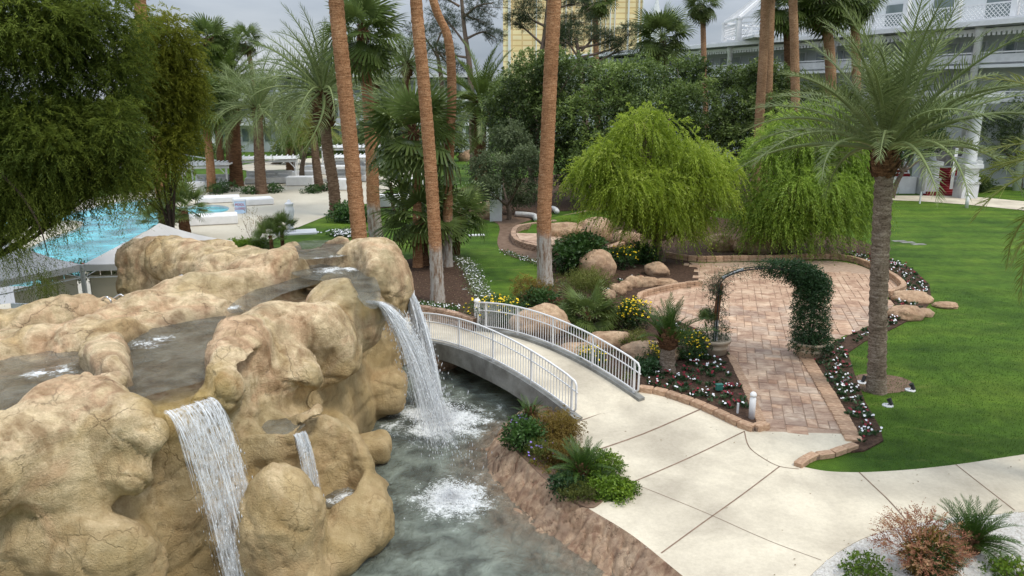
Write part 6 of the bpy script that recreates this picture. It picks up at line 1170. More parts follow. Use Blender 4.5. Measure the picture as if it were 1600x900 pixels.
def tufts():
    # short grass standing along the mown edges and over the near lawn
    r = np.random.default_rng(12); n = 90000; X = r.uniform(8.5, 24, n); Y = r.uniform(15.3, 34, n) ; keep = r.random(n) < np.clip(1.35 - (Y - 15) / 20, .15, 1); X, Y = X[keep], Y[keep]; lawn = polysdf(X, Y, pan_r) > .05; wkp = [(p[0], p[1]) for p in walk_poly]; lawn &= polysdf(X, Y, wkp) > .0; lawn &= ~inpoly(X, Y, plaza_poly); gp = [(p[0], p[1]) for p in gravel_poly]; lawn &= ~inpoly(X, Y, gp); lawn &= (X > 1.25 * (Y - 14) * .42 + 4)
    X, Y = X[lawn], Y[lawn]; n = len(X); tag(leafobj('grass', [kites(np.stack([X, Y, np.zeros(n)], 1), r.normal(size=(n, 3)) * .45 + np.array([0, 0, 1]), r.uniform(.03, .065, n), r.uniform(.008, .018, n), r.random(n), r=r)], M['grass_blade'], None), 'short mown grass on the near right lawn', 'grass', kind='stuff')
M['grass_blade'] = foliage('grass_blades', (.04, .09, .012), (.085, .16, .02), (.15, .22, .04), .6, .3)
tufts()
# ================================================================ BOULDERS
def boulder(label, c, r_, rz=0, seed=1, mat='boulder', name='boulder', group=None, flat=.0, sink=.25):
    bm = bmesh.new(); bmesh.ops.create_icosphere(bm, subdivisions=4, radius=1); V = np.array([v.co[:] for v in bm.verts]); F = np.array([[v.index for v in f.verts] for f in bm.faces]); bm.free()
    off = seed * 3.1; n = 1 + .30 * fbm(V * 1.1 + off, 3, seed) + .22 * np.round(fbm(V * 1.4 + off, 2, seed + 9) * 3) / 3 + .035 * fbm(V * 5 + off, 3, seed + 3); e = worley_edge(V * 1.3 + off, seed); n -= .05 * np.exp(-(e / .04) ** 2)
    V = V * n[:, None]; V[:, 2] = np.where(V[:, 2] > 0, np.sign(V[:, 2]) * np.abs(V[:, 2]) ** (1 + flat), V[:, 2]); V = V * np.array(r_); cs, sn = math.cos(rz), math.sin(rz); V = np.stack([V[:, 0] * cs - V[:, 1] * sn, V[:, 0] * sn + V[:, 1] * cs, V[:, 2]], 1)
    o = link(name, npmesh(name, V, F, True), M[mat]); o.location = (c[0], c[1], (c[2] if len(c) > 2 else 0) + r_[2] * (1 - 2 * sink)); return tag(o, label, 'boulder' if name == 'boulder' else 'stone', group)
BG = 'tan boulders in the garden'
def bp(label, a, b, r_, **k): p = W(a, b); return boulder(label, (p.x, p.y + r_[1] * .6), r_, group=k.pop('group', BG), **k)
bp('round pinkish boulder right behind the whitewashed palm trunk', 882, 378, (1.35, .9, .75), seed=1)
bp('tall loaf shaped boulder leaning right, highest of the boulders before the weeping tree', 932, 378, (1.15, .9, .95), rz=.3, seed=2)
bp('smooth boulder below the loaf shaped one, behind the broad leaved shrub', 930, 412, (.80, .6, .75), seed=3)
bp('low pink boulder left of the daisy bush and below the smooth one', 934, 436, (.85, .6, .9), seed=4)
bp('small pale boulder beside the brick kerb at the weeping tree trunk', 980, 382, (.8, .5, .5), seed=5)
bp('wedge shaped boulder lying on the mulch right of the daisy bush', 1028, 432, (.6, .5, .42), rz=-.5, seed=6)
bp('large rounded boulder behind the bridge railing among the daisies', 845, 533, (1.05, .7, .72), seed=7, sink=.2)
bp('broad buff boulder behind the right half of the bridge railing', 905, 562, (.8, .5, .36), seed=71, sink=.3)
bp('grey brown boulder below the daisy bush, left of the stocky palm', 1020, 566, (.95, .6, .42), seed=8)
bp('dark grey boulder behind the thin sprigs, right of the fan fronds', 960, 548, (1.0, .5, .42), seed=9)
bp('buff boulder in the shade under the deeper green weeping tree', 1130, 393, (.95, .6, .6), seed=10)
bp('wide buff boulder under the weeping tree, right of the shaded one', 1190, 397, (1.5, .7, .75), seed=11)
bp('small buff boulder beyond the far right of the shade bed', 1290, 402, (1.0, .4, .3), seed=12)
bp('pale boulder beside the white pillar at the end of the brown path', 757, 342, (1.2, .8, .75), seed=13)
FS = 'flat pink stones beside the flower border'
bp('upper flat pink stone in the right flower border', 1431, 474, (.86, .62, .30), seed=14, group=FS, sink=.3)
bp('larger flat pink stone in the right flower border, below the upper one', 1420, 500, (.80, .60, .36), seed=15, group=FS, sink=.3)
bp('flat pink stone lying alone out on the lawn', 1483, 482, (.5, .35, .16), seed=16, group=FS, sink=.3)
bp('small flat stone tucked at the right end of the larger pink one', 1446, 495, (.42, .32, .2), seed=17, group=FS, sink=.3)
bp('small tan boulder on the far bright lawn', 731, 252, (1.5, 1.0, 1.0), seed=18)
RG = 'row of small stones edging the mulch below the wedge boulder'
for i, (a, b, rx, rz) in enumerate(((951, 470, .35, .3), (966, 462, .42, .36), (978, 455, .3, .3), (990, 450, .45, .34), (1001, 444, .28, .25), (1014, 449, .6, .3), (1040, 448, .6, .24))):
    bp(('second', 'third', 'fourth', 'fifth', 'sixth', 'long seventh', 'flat eighth')[i] + ' stone of the row edging the mulch, counting from the grassy clump', a, b, (rx, .3, rz), seed=20 + i, group=RG)
boulder('red brown log like rocks beside the handrails behind the rim', (-12.2, 22.6, .9), (1.4, .8, .5), .5, 31, 'bank', 'boulder', BG)
boulder('pinkish rock slab under the right corner of the second tent', (-11.7, 23.6, 1.2), (.9, .7, .35), .3, 32, 'bank', 'boulder', BG)
boulder('wet reddish rock at the far foot of the footbridge under the deck', (-2.6, 25.4, -.7), (.9, .8, .5), .3, 33, 'bank', 'boulder', BG)
for i, (a, b, l) in enumerate(((1405, 377, 'left one near the palm trunk'), (1418, 379, 'middle one'), (1435, 382, 'right one'))):
    p = W(a, b); tag(MB().box((p.x, p.y, .015), (.8, .35, .03), .1).build('stepping_stone', M['curb_c']), 'pale flat slab set in the far right lawn, ' + l, 'slab', 'pale slabs in the far right lawn')
p = W(587, 366); tag(MB().box((W(745, 368).x - .0, W(745, 368).y, .03), (1.0, .5, .05), .2).build('utility_cover', M['white_old']), 'white flat cover lying on the middle lawn', 'cover')

# ================================================================ POTS AND ARCH
def pot(label, c, seed):
    t = thing('planter_pot', label, 'planter', c, 0, 'sandstone coloured planters under the arch'); P = [(.34, 0), (.40, .03), (.44, .22), (.47, .24), (.47, .28), (.455, .30), (.48, .42), (.54, .44), (.56, .52), (.54, .55), (.49, .55), (.47, .47)]; MB().lathe(c, P, 32).build('pot_body', M['potmat'], t, True)
    MB().lathe(Vector(c) + Vector((0, 0, .44)), [(.001, 0.03), (.46, .02), (.46, 0)], 16).build('potting_soil', M['mulch'], t); return t
PL = W(1121, 561); PR = W(1272, 566); PL.y += .5; PR.y += .5; PL.z = PR.z = .03
pot('left sandstone planter with the bare post and sparse vine', PL, 1); pot('right sandstone planter buried under the dense dark vine', PR, 2)
def arch_thing():
    c = (PL + PR) / 2; t = thing('garden_arch', 'rusty post and metal hoop arch spanning the path between the two planters', 'arch', c); H_ = 2.35; top = 3.05; P = []
    for i in range(25):
        a = PI * i / 24; q = PL.lerp(PR, .5 - .5 * math.cos(a)); P.append(Vector((q.x, q.y, H_ + (top - H_) * math.sin(a) ** .9)))
    for s in (-.13, .13):
        o = Vector((.0, s, 0)); MB().tube([PL + o + Vector((0, 0, .4))] + [p + o for p in P] + [PR + o + Vector((0, 0, .4))], .022, 6).build('hoop', M['black'], t)
    rung = MB()
    for i in range(2, 24, 1): tag(MB().bar(P[i] - Vector((0, .13, 0)), P[i] + Vector((0, .13, 0)), .022).build('rung', M['bark'], t))
    MB().bar(PL + Vector((0, 0, 1.2)), PL + Vector((.06, 0, 2.45)), .15).build('upper_post', M['wood'], t); MB().bar(PL + Vector((.03, -.03, .45)), PL + Vector((.02, -.02, 1.25)), .10).build('lower_post', M['white_old'], t)
    P[1:4] and MB().bar(P[3] + Vector((0, 0, .02)), P[8] + Vector((0, 0, .02)), .07).build('grey_sleeve', M['white_old'], t)
    return P
ARC = arch_thing()
def vine():
    r = np.random.default_rng(8); t = thing('climbing_vine', 'dense dark green vine swallowing the right side and top of the arch', 'vine', PR); lob = []
    for k, z in enumerate(np.linspace(.5, 2.35, 7)): lob.append((PR.x - .05 * k * .4, PR.y, z, .62 - .02 * k, .55, .36))
    lob.append((PR.x + .42, PR.y - .1, .55, .34, .3, .25)); lob.append((PR.x + .1, PR.y - .3, .62, .42, .3, .22))
    for i in range(23, 11, -1): p = ARC[i]; s = .52 - .022 * (23 - i); lob.append((p.x, p.y, p.z + .02, s, s, s * .8))
    P, d, ti = lobe_points(lob, 5600, r, (.6, 1.08)); A = sprays(P, d + r.normal(size=d.shape) * .5, r.uniform(.12, .28, len(P)), 6, .5, .072, .040, ti, .9, r, .7); leafobj('leaves', [A], M['leaf_ivy'], t)
    MB().tube([PR + Vector((0, 0, .4)), PR + Vector((.05, 0, 1.3)), Vector(ARC[22])], .03, 5).build('stem', M['bark'], t)
    t = thing('climbing_vine', 'sparse vine with pale dry twigs on the left post of the arch', 'vine', PL); lob = [(PL.x - .15, PL.y, .75, .26, .24, .32), (PL.x + .22, PL.y, .8, .22, .22, .38), (PL.x - .14, PL.y, 1.35, .13, .14, .35), (PL.x + .18, PL.y, 1.6, .08, .1, .4), (PL.x, PL.y, 2.1, .20, .18, .25)]
    P, d, ti = lobe_points(lob, 520, r, (.4, 1.1)); leafobj('leaves', [sprays(P, d + r.normal(size=d.shape) * .6, r.uniform(.1, .3, len(P)), 6, .3, .06, .032, ti + .2, .9, r, .8)], M['leaf_ivy'], t)
    lob = [(PL.x - .05, PL.y, 2.45, .38, .3, .3), (PL.x - .3, PL.y, 2.3, .25, .25, .35)] + [(ARC[i].x, ARC[i].y, ARC[i].z, .16, .16, .16) for i in range(3, 13)]; P, d, ti = lobe_points(lob, 420, r, (.3, 1.1)); leafobj('dry_leaves', [sprays(P, d * .5 + r.normal(size=d.shape) * .6 + np.array([0, 0, .3]), r.uniform(.15, .45, len(P)), 7, .2, .05, .022, ti, .8, r, .8)], M['leaf_grey'], t)
    b = MB()
    for i in range(60): p = Vector((PL.x + r.normal(0, .12), PL.y + r.normal(0, .1), 2.1)); b.tube([p, p + Vector(r.normal(0, .16, 3)) + Vector((0, 0, .28)), p + Vector(r.normal(0, .3, 3)) + Vector((0, 0, .5))], [.008, .006, .003], 3)
    b.build('dry_twigs', M['pinebark'], t)
vine()
t = thing('palm_seedling', 'single bright fan leaf sprouting beside the left planter', 'plant', PL + Vector((-.35, 0, 0))); MB().tube([PL + Vector((-.2, 0, .5)), PL + Vector((-.35, 0, 1.1))], .015, 5).build('stem', M['leaf_lime'] , t)
for i in range(5):
    ob = bpy.data.objects.new('frond', FM['fan_small'][i % 2]); COL.objects.link(ob); ob.parent = t; ob.location = (0, 0, .95); ob.rotation_euler = (random.uniform(-.5, .5), -R(60 + 8 * i), i * 1.3); ob.scale = (.75,) * 3

# ================================================================ SMALL GARDEN THINGS
def bollard(label, a, b, h=.78, r_=.085, grp='white path lights', z=.0):
    p = W(a, b); p.z = z; t = thing('path_light', label, 'path light', p, 0, grp); MB().lathe(p, [(r_, 0), (r_, h * .78), (r_ * .85, h * .79), (r_ * .85, h * .87)], 16).build('post', M['white'], t, True); MB().lathe(p + Vector((0, 0, h * .87)), [(r_ * 1.08, 0), (r_ * 1.08, .03), (r_ * .95, .07), (r_ * .6, .105), (.001, .12)], 16).build('cap', M['white'], t, True)
bollard('white path light at the corner of the pansy bed and the paver path', 1174, 656, .80)
bollard('far white path light on the lawn in front of the white pavilion', 1510, 325, 1.15, .14)
bollard('white path light against the left end post of the far bridge railing', 746, 516, 1.28, .12)
p = W(1152, 648); tag(MB().bar((p.x, p.y, .0), (p.x, p.y, .34), .05).build('garden_stake', M['white_old']), 'short pale stake in the pansies beside the path light', 'stake')
p = W(1123, 615); t = thing('junction_box', 'small green box on a stake among the pansies', 'box', p); MB().box((p.x, p.y, .2), (.19, .12, .16), .2).build('box_body', M['green_box'], t); MB().box((p.x, p.y, .29), (.21, .14, .02), .2).build('box_lid', M['green_box'], t); MB().bar((p.x, p.y, 0), (p.x, p.y, .14), .03).build('stake', M['black'], t)
def spot(label, a, b, rz):
    p = W(a, b); t = thing('lawn_spotlight', label, 'spotlight', p, 0, 'black spotlights round the big date palm'); MB().lathe(p, [(.15, 0), (.15, .02), (.14, .03)], 16).build('concrete_pad', M['white_old'], t); q = p + Vector((.06, 0, .12)); MB().tube([p + Vector((0, 0, .02)), q], .015, 5).build('stem', M['black'], t); d = Vector((math.cos(rz), math.sin(rz), 1.6)).normalized(); MB().tube([q - d * .09, q + d * .03, q + d * .1], [.05, .06, .07], 10).build('lamp_head', M['black'], t)
spot('black spotlight on a pale pad in front of the date palm', 1387, 634, 2.4); spot('black spotlight on a pale pad right of the date palm', 1422, 610, 2.8); spot('black spotlight left of the date palm among the border edge', 1346, 598, .5)
tag(MB().lathe(W(726, 453), [(.14, 0), (.12, .04), (.001, .05)], 12).build('spotlight_cover', M['curb_c']), 'small pale dome light in the mulch beside the near palm foot', 'light')
p = W(950, 463); tag(MB().lathe(p, [(.05, 0), (.05, .3), (.06, .31), (.06, .36), (.001, .38)], 12).build('small_path_light', M['white_old']), 'tiny white light standing among stones left of the row of stones', 'light')
for lab, pts in (('near white drain pipe lying on the dirt under the grey green tree', [(806, 339), (820, 340), (834, 342), (838, 347)]), ('far white drain pipe lying behind the orange trunk', [(856, 330), (866, 331), (870, 335)])):
    tag(MB().tube(crv([p + Vector((0, 0, .22)) for p in px(pts)], 5), .20, 12).build('drain_pipe', M['pipe'], None, True), lab, 'pipe', 'white drain pipes')
p = W(775, 345); tag(MB().box((p.x, p.y, 1.15), (.85, .6, 2.5)).box((p.x, p.y, 2.43), (.95, .7, .08)).build('utility_pillar', M['white_old']), 'pale grey pillar standing between the scrub and the grey green tree', 'pillar')
# sign by the bridge
p = W(640, 508); q = W(648, 506); t = thing('warning_sign', 'white framed sign with a red panel at the left end of the footbridge', 'sign', p); z1 = 1.35
a_, b_ = Vector((p.x - .05, p.y - .28, 0)), Vector((p.x + .2, p.y + .05, 0))
MB().tube([b_, b_ + Vector((0, 0, z1)), a_ + Vector((0, 0, z1 - .02)), a_], .028, 6).build('frame', M['white'], t); MB().bar(a_ + Vector((.02, 0, .9)), b_ + Vector((-.01, 0, .9)), .012, .72).build('panel', M['white_old'], t)
nn = (b_ - a_).normalized(); nv = Vector((nn.y, -nn.x, 0)); mid = (a_ + b_) / 2 + nv * .011
MB().bar(mid - nn * .13 + Vector((0, 0, .92)), mid + nn * .13 + Vector((0, 0, .92)), .006, .30).build('red_panel', M['redsign'], t)
for k, zz in enumerate((.70, .64)): MB().bar(mid - nn * .11 + Vector((0, 0, zz)), mid + nn * (.11 - .03 * k) + Vector((0, 0, zz)), .006, .022).build('text_line', M['redsign'], t)
MB().bar(mid + nv * .004 - nn * .07 + Vector((0, 0, .93)), mid + nv * .004 + nn * .08 + Vector((0, 0, .93)), .006, .09).build('white_symbol', M['white'], t)
# fountain statue
p = W(462, 364); t = thing('garden_statue', 'white statue on a square slab at the corner of the pool deck', 'statue', p); MB().box((p.x, p.y, .05), (2.6, 1.6, .1), .3).build('slab', M['white'], t); MB().lathe(p + Vector((-.3, 0, .1)), [(.30, 0), (.28, .12), (.20, .2), (.18, .3), (.26, .5), (.36, .58), (.34, .64), (.2, .7), (.18, .8), (.25, 1.0), (.30, 1.3), (.28, 1.5), (.22, 1.6), (.26, 1.72), (.30, 1.78), (.24, 1.84), (.12, 1.88), (.10, 2.0), (.001, 2.06)], 18).build('figure', M['white'], t, True)
# handrails behind the rim
def handrail(label, c, s, rz, grp):
    c = Vector(c); d = Vector((math.cos(rz), math.sin(rz), 0)); tag(MB().tube(crv([c, c + Vector((0, 0, .75 * s)), c + d * .1 + Vector((0, 0, .9 * s)), c + d * .35 * s + Vector((0, 0, .88 * s)), c + d * 1.4 * s + Vector((0, 0, .15 * s))], 6), .028, 8).build('handrail', M['steel'], None, True), label, 'handrail', grp)
q = WD(296, 470, 20.3); handrail('curved steel handrail rising behind the long ridge of the rock', (q.x, q.y, q.z), .75, PI - .1, 'steel handrails of the rock steps')
q = WD(200, 485, 20.8); handrail('right one of the two small steel handrails beside the scarlet flowers', (q.x, q.y, q.z - .2), .7, PI + .1, 'steel handrails of the rock steps')
q = WD(176, 490, 20.3); handrail('left one of the two small steel handrails beside the scarlet flowers', (q.x, q.y, q.z - .2), .7, PI - .4, 'steel handrails of the rock steps')

# ================================================================ POOLSIDE
def tent(label, corner, sz, rz, zt, zp):
    c = Vector((corner.x, corner.y, 0)); u = Vector((math.cos(rz), math.sin(rz), 0)); v = Vector((-u.y, u.x, 0)); K = [c, c + u * sz, c + u * sz + v * sz, c + v * sz]; t = thing('canopy_tent', label, 'tent', c, 0, 'pale canvas tents by the pool'); pk = (K[0] + K[2]) / 2 + Vector((0, 0, zp)); b = MB()
    for i in range(4):
        A_, B_ = K[i] + Vector((0, 0, zt)), K[(i + 1) % 4] + Vector((0, 0, zt)); n = 8
        for j in range(n):
            for s in range(n):
                f = lambda x, y: (A_.lerp(B_, x)).lerp(pk, y) - Vector((0, 0, .10 * math.sin(PI * y) + .05 * math.sin(PI * x) * (1 - y)))
                b.add([f(j / n, s / n), f((j + 1) / n, s / n), f((j + 1) / n, (s + 1) / n), f(j / n, (s + 1) / n)], [(0, 1, 2, 3)])
    b.build('canopy', M['tent'], t, True)
    for i in range(4):
        A_, B_ = K[i], K[(i + 1) % 4]; MB().bar(A_ + Vector((0, 0, zt - .14)), B_ + Vector((0, 0, zt - .14)), .02, .24).build('valance', M['tent'], t); MB().bar(A_, A_ + Vector((0, 0, zt)), .07).build('leg', M['white_old'], t); MB().bar(A_ + (B_ - A_) * .02 + Vector((0, 0, zt - .5)), B_ - (B_ - A_) * .02 + Vector((0, 0, zt - .5)), .035).build('brace', M['white_old'], t)
    for i in (0, 3, 2):
        A_, B_ = K[i], K[(i + 1) % 4]; m = 4
        for j in range(m):
            if (i + j) % 4 == 3: continue
            MB().bar(A_.lerp(B_, j / m + .01) + Vector((0, 0, 1.0)) + (v + u) * .12, A_.lerp(B_, (j + 1) / m - .01) + Vector((0, 0, 1.0)) + (v + u) * .12, .02, 2.0).build('cloth_panel', M['beige'], t)
tc = W(125, 413, 2.45)
tent('left pale canvas tent with the pointed top, by the pool', tc, 3.1, R(152), 2.45, 3.45)
tent('right pale canvas tent partly hidden by the rock wall', tc + Vector((.1, -.02, 0)), 4.4, R(8), 2.45, 3.6)
def wall_panel(): p = W(20, 470); tag(MB().bar((-16.6, 24.6, .9), (-14.1, 24.2, .9), .1, 1.9).build('white_panel', M['white_old']), 'plain white panel at the left edge beyond the island rock', 'screen')  # plain panel added for a white patch of unknown make
wall_panel()
def daybed(label, a, b, w, d, h, rz, grp='white padded daybeds round the pool'):
    p = W(a, b); t = thing('daybed', label, 'daybed', p, rz, grp); bb = MB().box((0, 0, h * .5 + .05), (w, d, h)); o = link('mattress', None, None) if 0 else None
    me = bb.mesh('mattress'); ob = link('mattress', me, M['cushion'], t); bv = ob.modifiers.new('soft', 'BEVEL'); bv.width = .07; bv.segments = 3
    link('base', MB().box((0, 0, .03), (w * .94, d * .92, .09)).mesh('base'), M['wood'], t); link('piping', MB().box((0, 0, h + .052), (w * .96, d * .94, .012)).mesh('piping'), M['cushion'], t)
daybed('white daybed on the near pool edge, before the stubby fan palm', 330, 350, 3.5, 1.7, .60, .35)
daybed('white daybed beside the pool closed board', 396, 320, 3.0, 1.7, .50, .45)
daybed('white daybed at the far pool edge left of the board', 343, 316, 3.2, 1.7, .45, .35)
daybed('square white sofa right of the cabana with the couch', 470, 290, 2.6, 1.3, .85, .05)
daybed('white daybed between the far cabana and the big date palm', 541, 297, 1.6, 1.2, 1.0, 0)
daybed('white lounger in the sun behind the square sofa', 468, 277, 3.6, 1.3, .6, .3)
daybed('long white bench at the far edge of the deck', 512, 272, 5.0, 1.8, .9, 0)
daybed('white box bench right of the whitewashed palm by the terrace', 618, 322, 3.0, 1.4, .9, .4)
daybed('low white bench partly behind the fan palms at the terrace', 655, 292, 3.4, 1.6, .8, .2)
daybed('white seat in front of the first cabana', 305, 301, 1.6, 1.2, .9, .6)
def cabana(label, a, b, w, d, h, rz, seed=1, slope=.12):
    p = W(a, b); t = thing('cabana', label, 'cabana', p, rz, 'white cabanas on the pool deck'); G = lambda nm, mb_, m='white': link(nm, mb_.mesh(nm), M[m], t)
    for sx in (-1, 1):
        for sy in (0, 1): G('leg', MB().bar((sx * w / 2, sy * d, 0), (sx * w / 2, sy * d, h + slope * sy), .13)); G('brace', MB().bar((sx * w / 2, sy * d, h - .7), (sx * (w / 2 - .6), sy * d, h - .02 + slope * sy), .08))
    for sy in (0, 1): G('beam', MB().bar((-w / 2 - .25, sy * d, h + .05 + slope * sy), (w / 2 + .25, sy * d, h + .05 + slope * sy), .1, .2))
    G('roof', MB().box((0, d / 2, h + .2 + slope / 2), (w + .4, d + .4, .06)), 'white'); n = 12
    for i in range(n): x = -w / 2 - .15 + (w + .3) * i / (n - 1); G('slat', MB().bar((x, -.3, h + .27), (x, d + .3, h + .27 + slope), .09, .07))
    for sx in (-1, 1):
        c = MB(); P = [(sx * w / 2 + .03 * math.sin(k * 1.9) - sx * .12, .15 + .12 * k / 2) for k in range(9)]
        for (x0, y0), (x1, y1) in zip(P[:-1], P[1:]): c.add([(x0, y0, .1), (x1, y1, .1), (x1 * .97, y1, h), (x0 * .97, y0, h)], [(0, 1, 2, 3)])
        G('curtain', c, 'cushion')
    G('couch_seat', MB().box((0, d * .6, .35), (w * .8, d * .55, .5)), 'cushion'); G('couch_back', MB().box((0, d * .88, .8), (w * .8, .25, .7)), 'cushion')
    for k in range(3): G('pillow', MB().box((-w * .25 + k * w * .25, d * .74, .75), (w * .2, .2, .35), 0, Matrix.Rotation(.4, 3, 'X')), 'cushion')
cabana('white cabana left, beside the palm with the clean orange trunk', 322, 296, 4.0, 3.2, 2.0, .12)
cabana('large white cabana with slatted roof and a couch behind the deck date palm', 418, 290, 5.6, 3.8, 2.3, .22, 2)
cabana('white cabana behind the two orange trunks, near the big date palm', 545, 286, 4.2, 3.2, 2.3, .1, 3)
cabana('farthest white cabana at the back of the deck', 550, 270, 6.5, 4.0, 2.6, .05, 4)
t = thing('a_board_sign', 'pale blue standing board reading pool closed, on the deck by the pool', 'sign', W(376, 334), R(8)); G = lambda nm, mb_, m: link(nm, mb_.mesh(nm), M[m], t)
G('front_board', MB().box((0, 0, .52), (.78, .05, 1.04), 0, Matrix.Rotation(-.18, 3, 'X')), 'bluesign'); G('back_board', MB().box((0, .42, .52), (.78, .05, 1.04), 0, Matrix.Rotation(.22, 3, 'X')), 'white_old')
G('white_margin', MB().box((0, -.042 + .09, .98), (.74, .03, .10), 0, Matrix.Rotation(-.18, 3, 'X')), 'white')
for k, s in enumerate(('POOL', 'CLOSED')):
    c = bpy.data.curves.new('lettering', 'FONT'); c.body = s; c.size = .26 if k == 0 else .21; c.align_x = 'CENTER'; c.extrude = .004; o = bpy.data.objects.new('lettering', c); COL.objects.link(o); o.parent = t; o.location = (0, -.05 + (-.04 if k else .02), .60 - .26 * k); o.rotation_euler = (R(90) - .18, 0, 0); me = bpy.data.meshes.new_from_object(o); q_ = link('lettering', me, M['redsign'], t); q_.location = o.location; q_.rotation_euler = o.rotation_euler; bpy.data.objects.remove(o)
# ramp railing at the far left
def long_rail():
    P = [WD(a, b, 98) for a, b in ((150, 250), (222, 258), (290, 268), (365, 281))]; t = thing('ramp_railing', 'long white railing of the raised ramp beyond the left lawn', 'railing', P[0]); C = crv(P, 6); Z = lambda z: Vector((0, 0, z))
    MB().tube([p + Z(2.1) for p in C], .09, 5).build('top_rail', M['white_old'], t); MB().tube([p + Z(1.2) for p in C], .06, 5).build('middle_rail', M['white_old'], t); MB().tube([p + Z(.5) for p in C], .16, 5).build('bottom_beam', M['white_old'], t)
    for p, d in walk(C, 1.9): MB().bar(p, p + Z(2.1), .10).build('post', M['white_old'], t)
    P = [WD(a, b, 92) for a, b in ((150, 262), (222, 264), (290, 269), (350, 278))]; tag(MB().tube(P, .28, 6).build('ramp_edge', M['white_old']), 'white edge of the lower ramp across the left lawn', 'ramp')
long_rail()

# ================================================================ BUILDINGS
def left_hotel():
    D_ = 122; x0, x1 = WD(215, 115, D_).x, WD(760, 115, D_).x; zr = WD(400, 117, D_).z; t = thing('hotel_wing', 'long white two storey hotel wing beyond the pool palms', 'building', ((x0 + x1) / 2, D_, 0)); MB().box(((x0 + x1) / 2, D_ + 7, zr / 2 - .3), (x1 - x0, 12, zr - .6)).build('wall', M['hotel'], t); MB().box(((x0 + x1) / 2, D_ + 6, zr - .1), (x1 - x0 + 1.5, 15, .55)).build('roof', M['white_old'], t)
    n = 15; w = (x1 - x0) / n
    for i in range(n):
        xc = x0 + w * (i + .5); MB().box((x0 + w * i, D_ + .3, zr / 2 - .2), (.55, 1.5, zr - .5)).build('pier', M['hotel'], t)
        for z in (1.6, 5.2, 8.8):
            if z + 2 > zr - .3: z = zr - 2.8
            f = MB().box((xc, D_ + .97, z + 1.0), (w * .66, .08, 2.2)).build('window', M['white_old'], t); MB().box((xc - w * .165, D_ + .91, z + 1.0), (w * .29, .04, 1.95)).build('pane', M['glass'], f); MB().box((xc + w * .165, D_ + .91, z + 1.0), (w * .29, .04, 1.95)).build('pane', M['curtain'], f)
    for z in (4.3, 8.0): MB().box(((x0 + x1) / 2, D_ + .1, z), (x1 - x0, 1.9, .3)).build('balcony_slab', M['hotel'], t); MB().box(((x0 + x1) / 2, D_ - .75, z + .95), (x1 - x0, .06, .1)).build('balcony_rail', M['white_old'], t)
left_hotel()
def right_hotel():
    A_ = WD(860, 96, 152); A_.z = 0; B_ = WD(1700, 28, 70); B_.z = 0; u = (B_ - A_).normalized(); v = Vector((-u.y, u.x, 0)); Ln = (B_ - A_).length; Z = 15.3; rz = math.atan2(u.y, u.x); t = thing('hotel_building', 'white and grey green hotel with eaves and balconies behind the dark trees', 'building', A_)
    P = lambda s, o, z: A_ + u * s + v * o + Vector((0, 0, z)); bx = lambda nm, s, o, z, sz, m, par=None: MB().box(P(s, o, z), sz, rz).build(nm, M[m], par or t)
    bx('wall', Ln / 2, 6, Z / 2 - .3, (Ln, 10, Z - .6), 'hotel_green'); bx('roof', Ln / 2, 5, Z, (Ln + 2, 15, .5), 'white_old'); bx('gutter', Ln / 2, -2.6, Z - .15, (Ln + 2, .25, .45), 'white')
    bay = 5.6; n = int(Ln / bay)
    for i in range(n):
        s = bay * (i + .5)
        for z in (11.6,) if i < n - 5 else (8.0, 11.6):
            f = bx('window', s, .95, z + 1.1, (4.1, .10, 2.2), 'white_old')
            for k in (-1, 0, 1): MB().box(P(s + k * 1.3, .88, z + 1.1), (1.16, .05, 1.95), rz).build('pane', M['curtain'] if (i + k) % 2 else M['glass'], f)
            bx('balcony_rail', s, -1.4, z + .95, (bay, .10, .12), 'white'); bx('balcony_panel', s, -1.38, z + .4, (bay - .4, .05, .75), 'white_old')
        bx('balcony_slab', s, -.3, 11.3, (bay, 2.4, .3), 'hotel')
    for i in range(n + 1):
        if i % 2 and i < n - 8: continue
        MB().lathe(P(bay * i, -1.7, 0), [(.34, 0), (.34, 14.2), (.45, 14.3), (.45, 14.9)], 12).build('column', M['white'], t, True)
    for i in range(n - 9, n):
        s = bay * (i + .5); vb = MB().box(P(s, -1.7, 14.55), (bay - .7, .10, .35), rz)
        for k in range(11): vb.box(P(s - bay * .42 + bay * .084 * k, -1.7, 14.25), (.28, .08, .35), rz)
        vb.build('valance', M['white'], t)
    return P, Ln, bay, n, u, v, rz
HP, HL, HB, HN, HU, HV, HRZ = right_hotel()
def lattice(c0, c1, h, parent, name='lattice_panel', step=.30, w=.07):
    c0, c1 = Vector(c0), Vector(c1); L_ = (c1 - c0).length; d = (c1 - c0) / L_; b = MB(); Z = Vector((0, 0, 1)); n = int((L_ + h) / step)
    for i in range(n + 1):
        s = i * step
        a0 = max(0, s - L_); a1 = min(h, s)
        if a1 > a0: b.bar(c0 + d * (s - a0) + Z * a0, c0 + d * (s - a1) + Z * a1, w, .03); b.bar(c1 - d * (s - a0) + Z * a0, c1 - d * (s - a1) + Z * a1, w, .03)
    b.bar(c0 + Z * h, c1 + Z * h, .14, .14); b.bar(c0, c1, .14, .12); b.build(name, M['white'], parent)['kind'] = 'stuff'
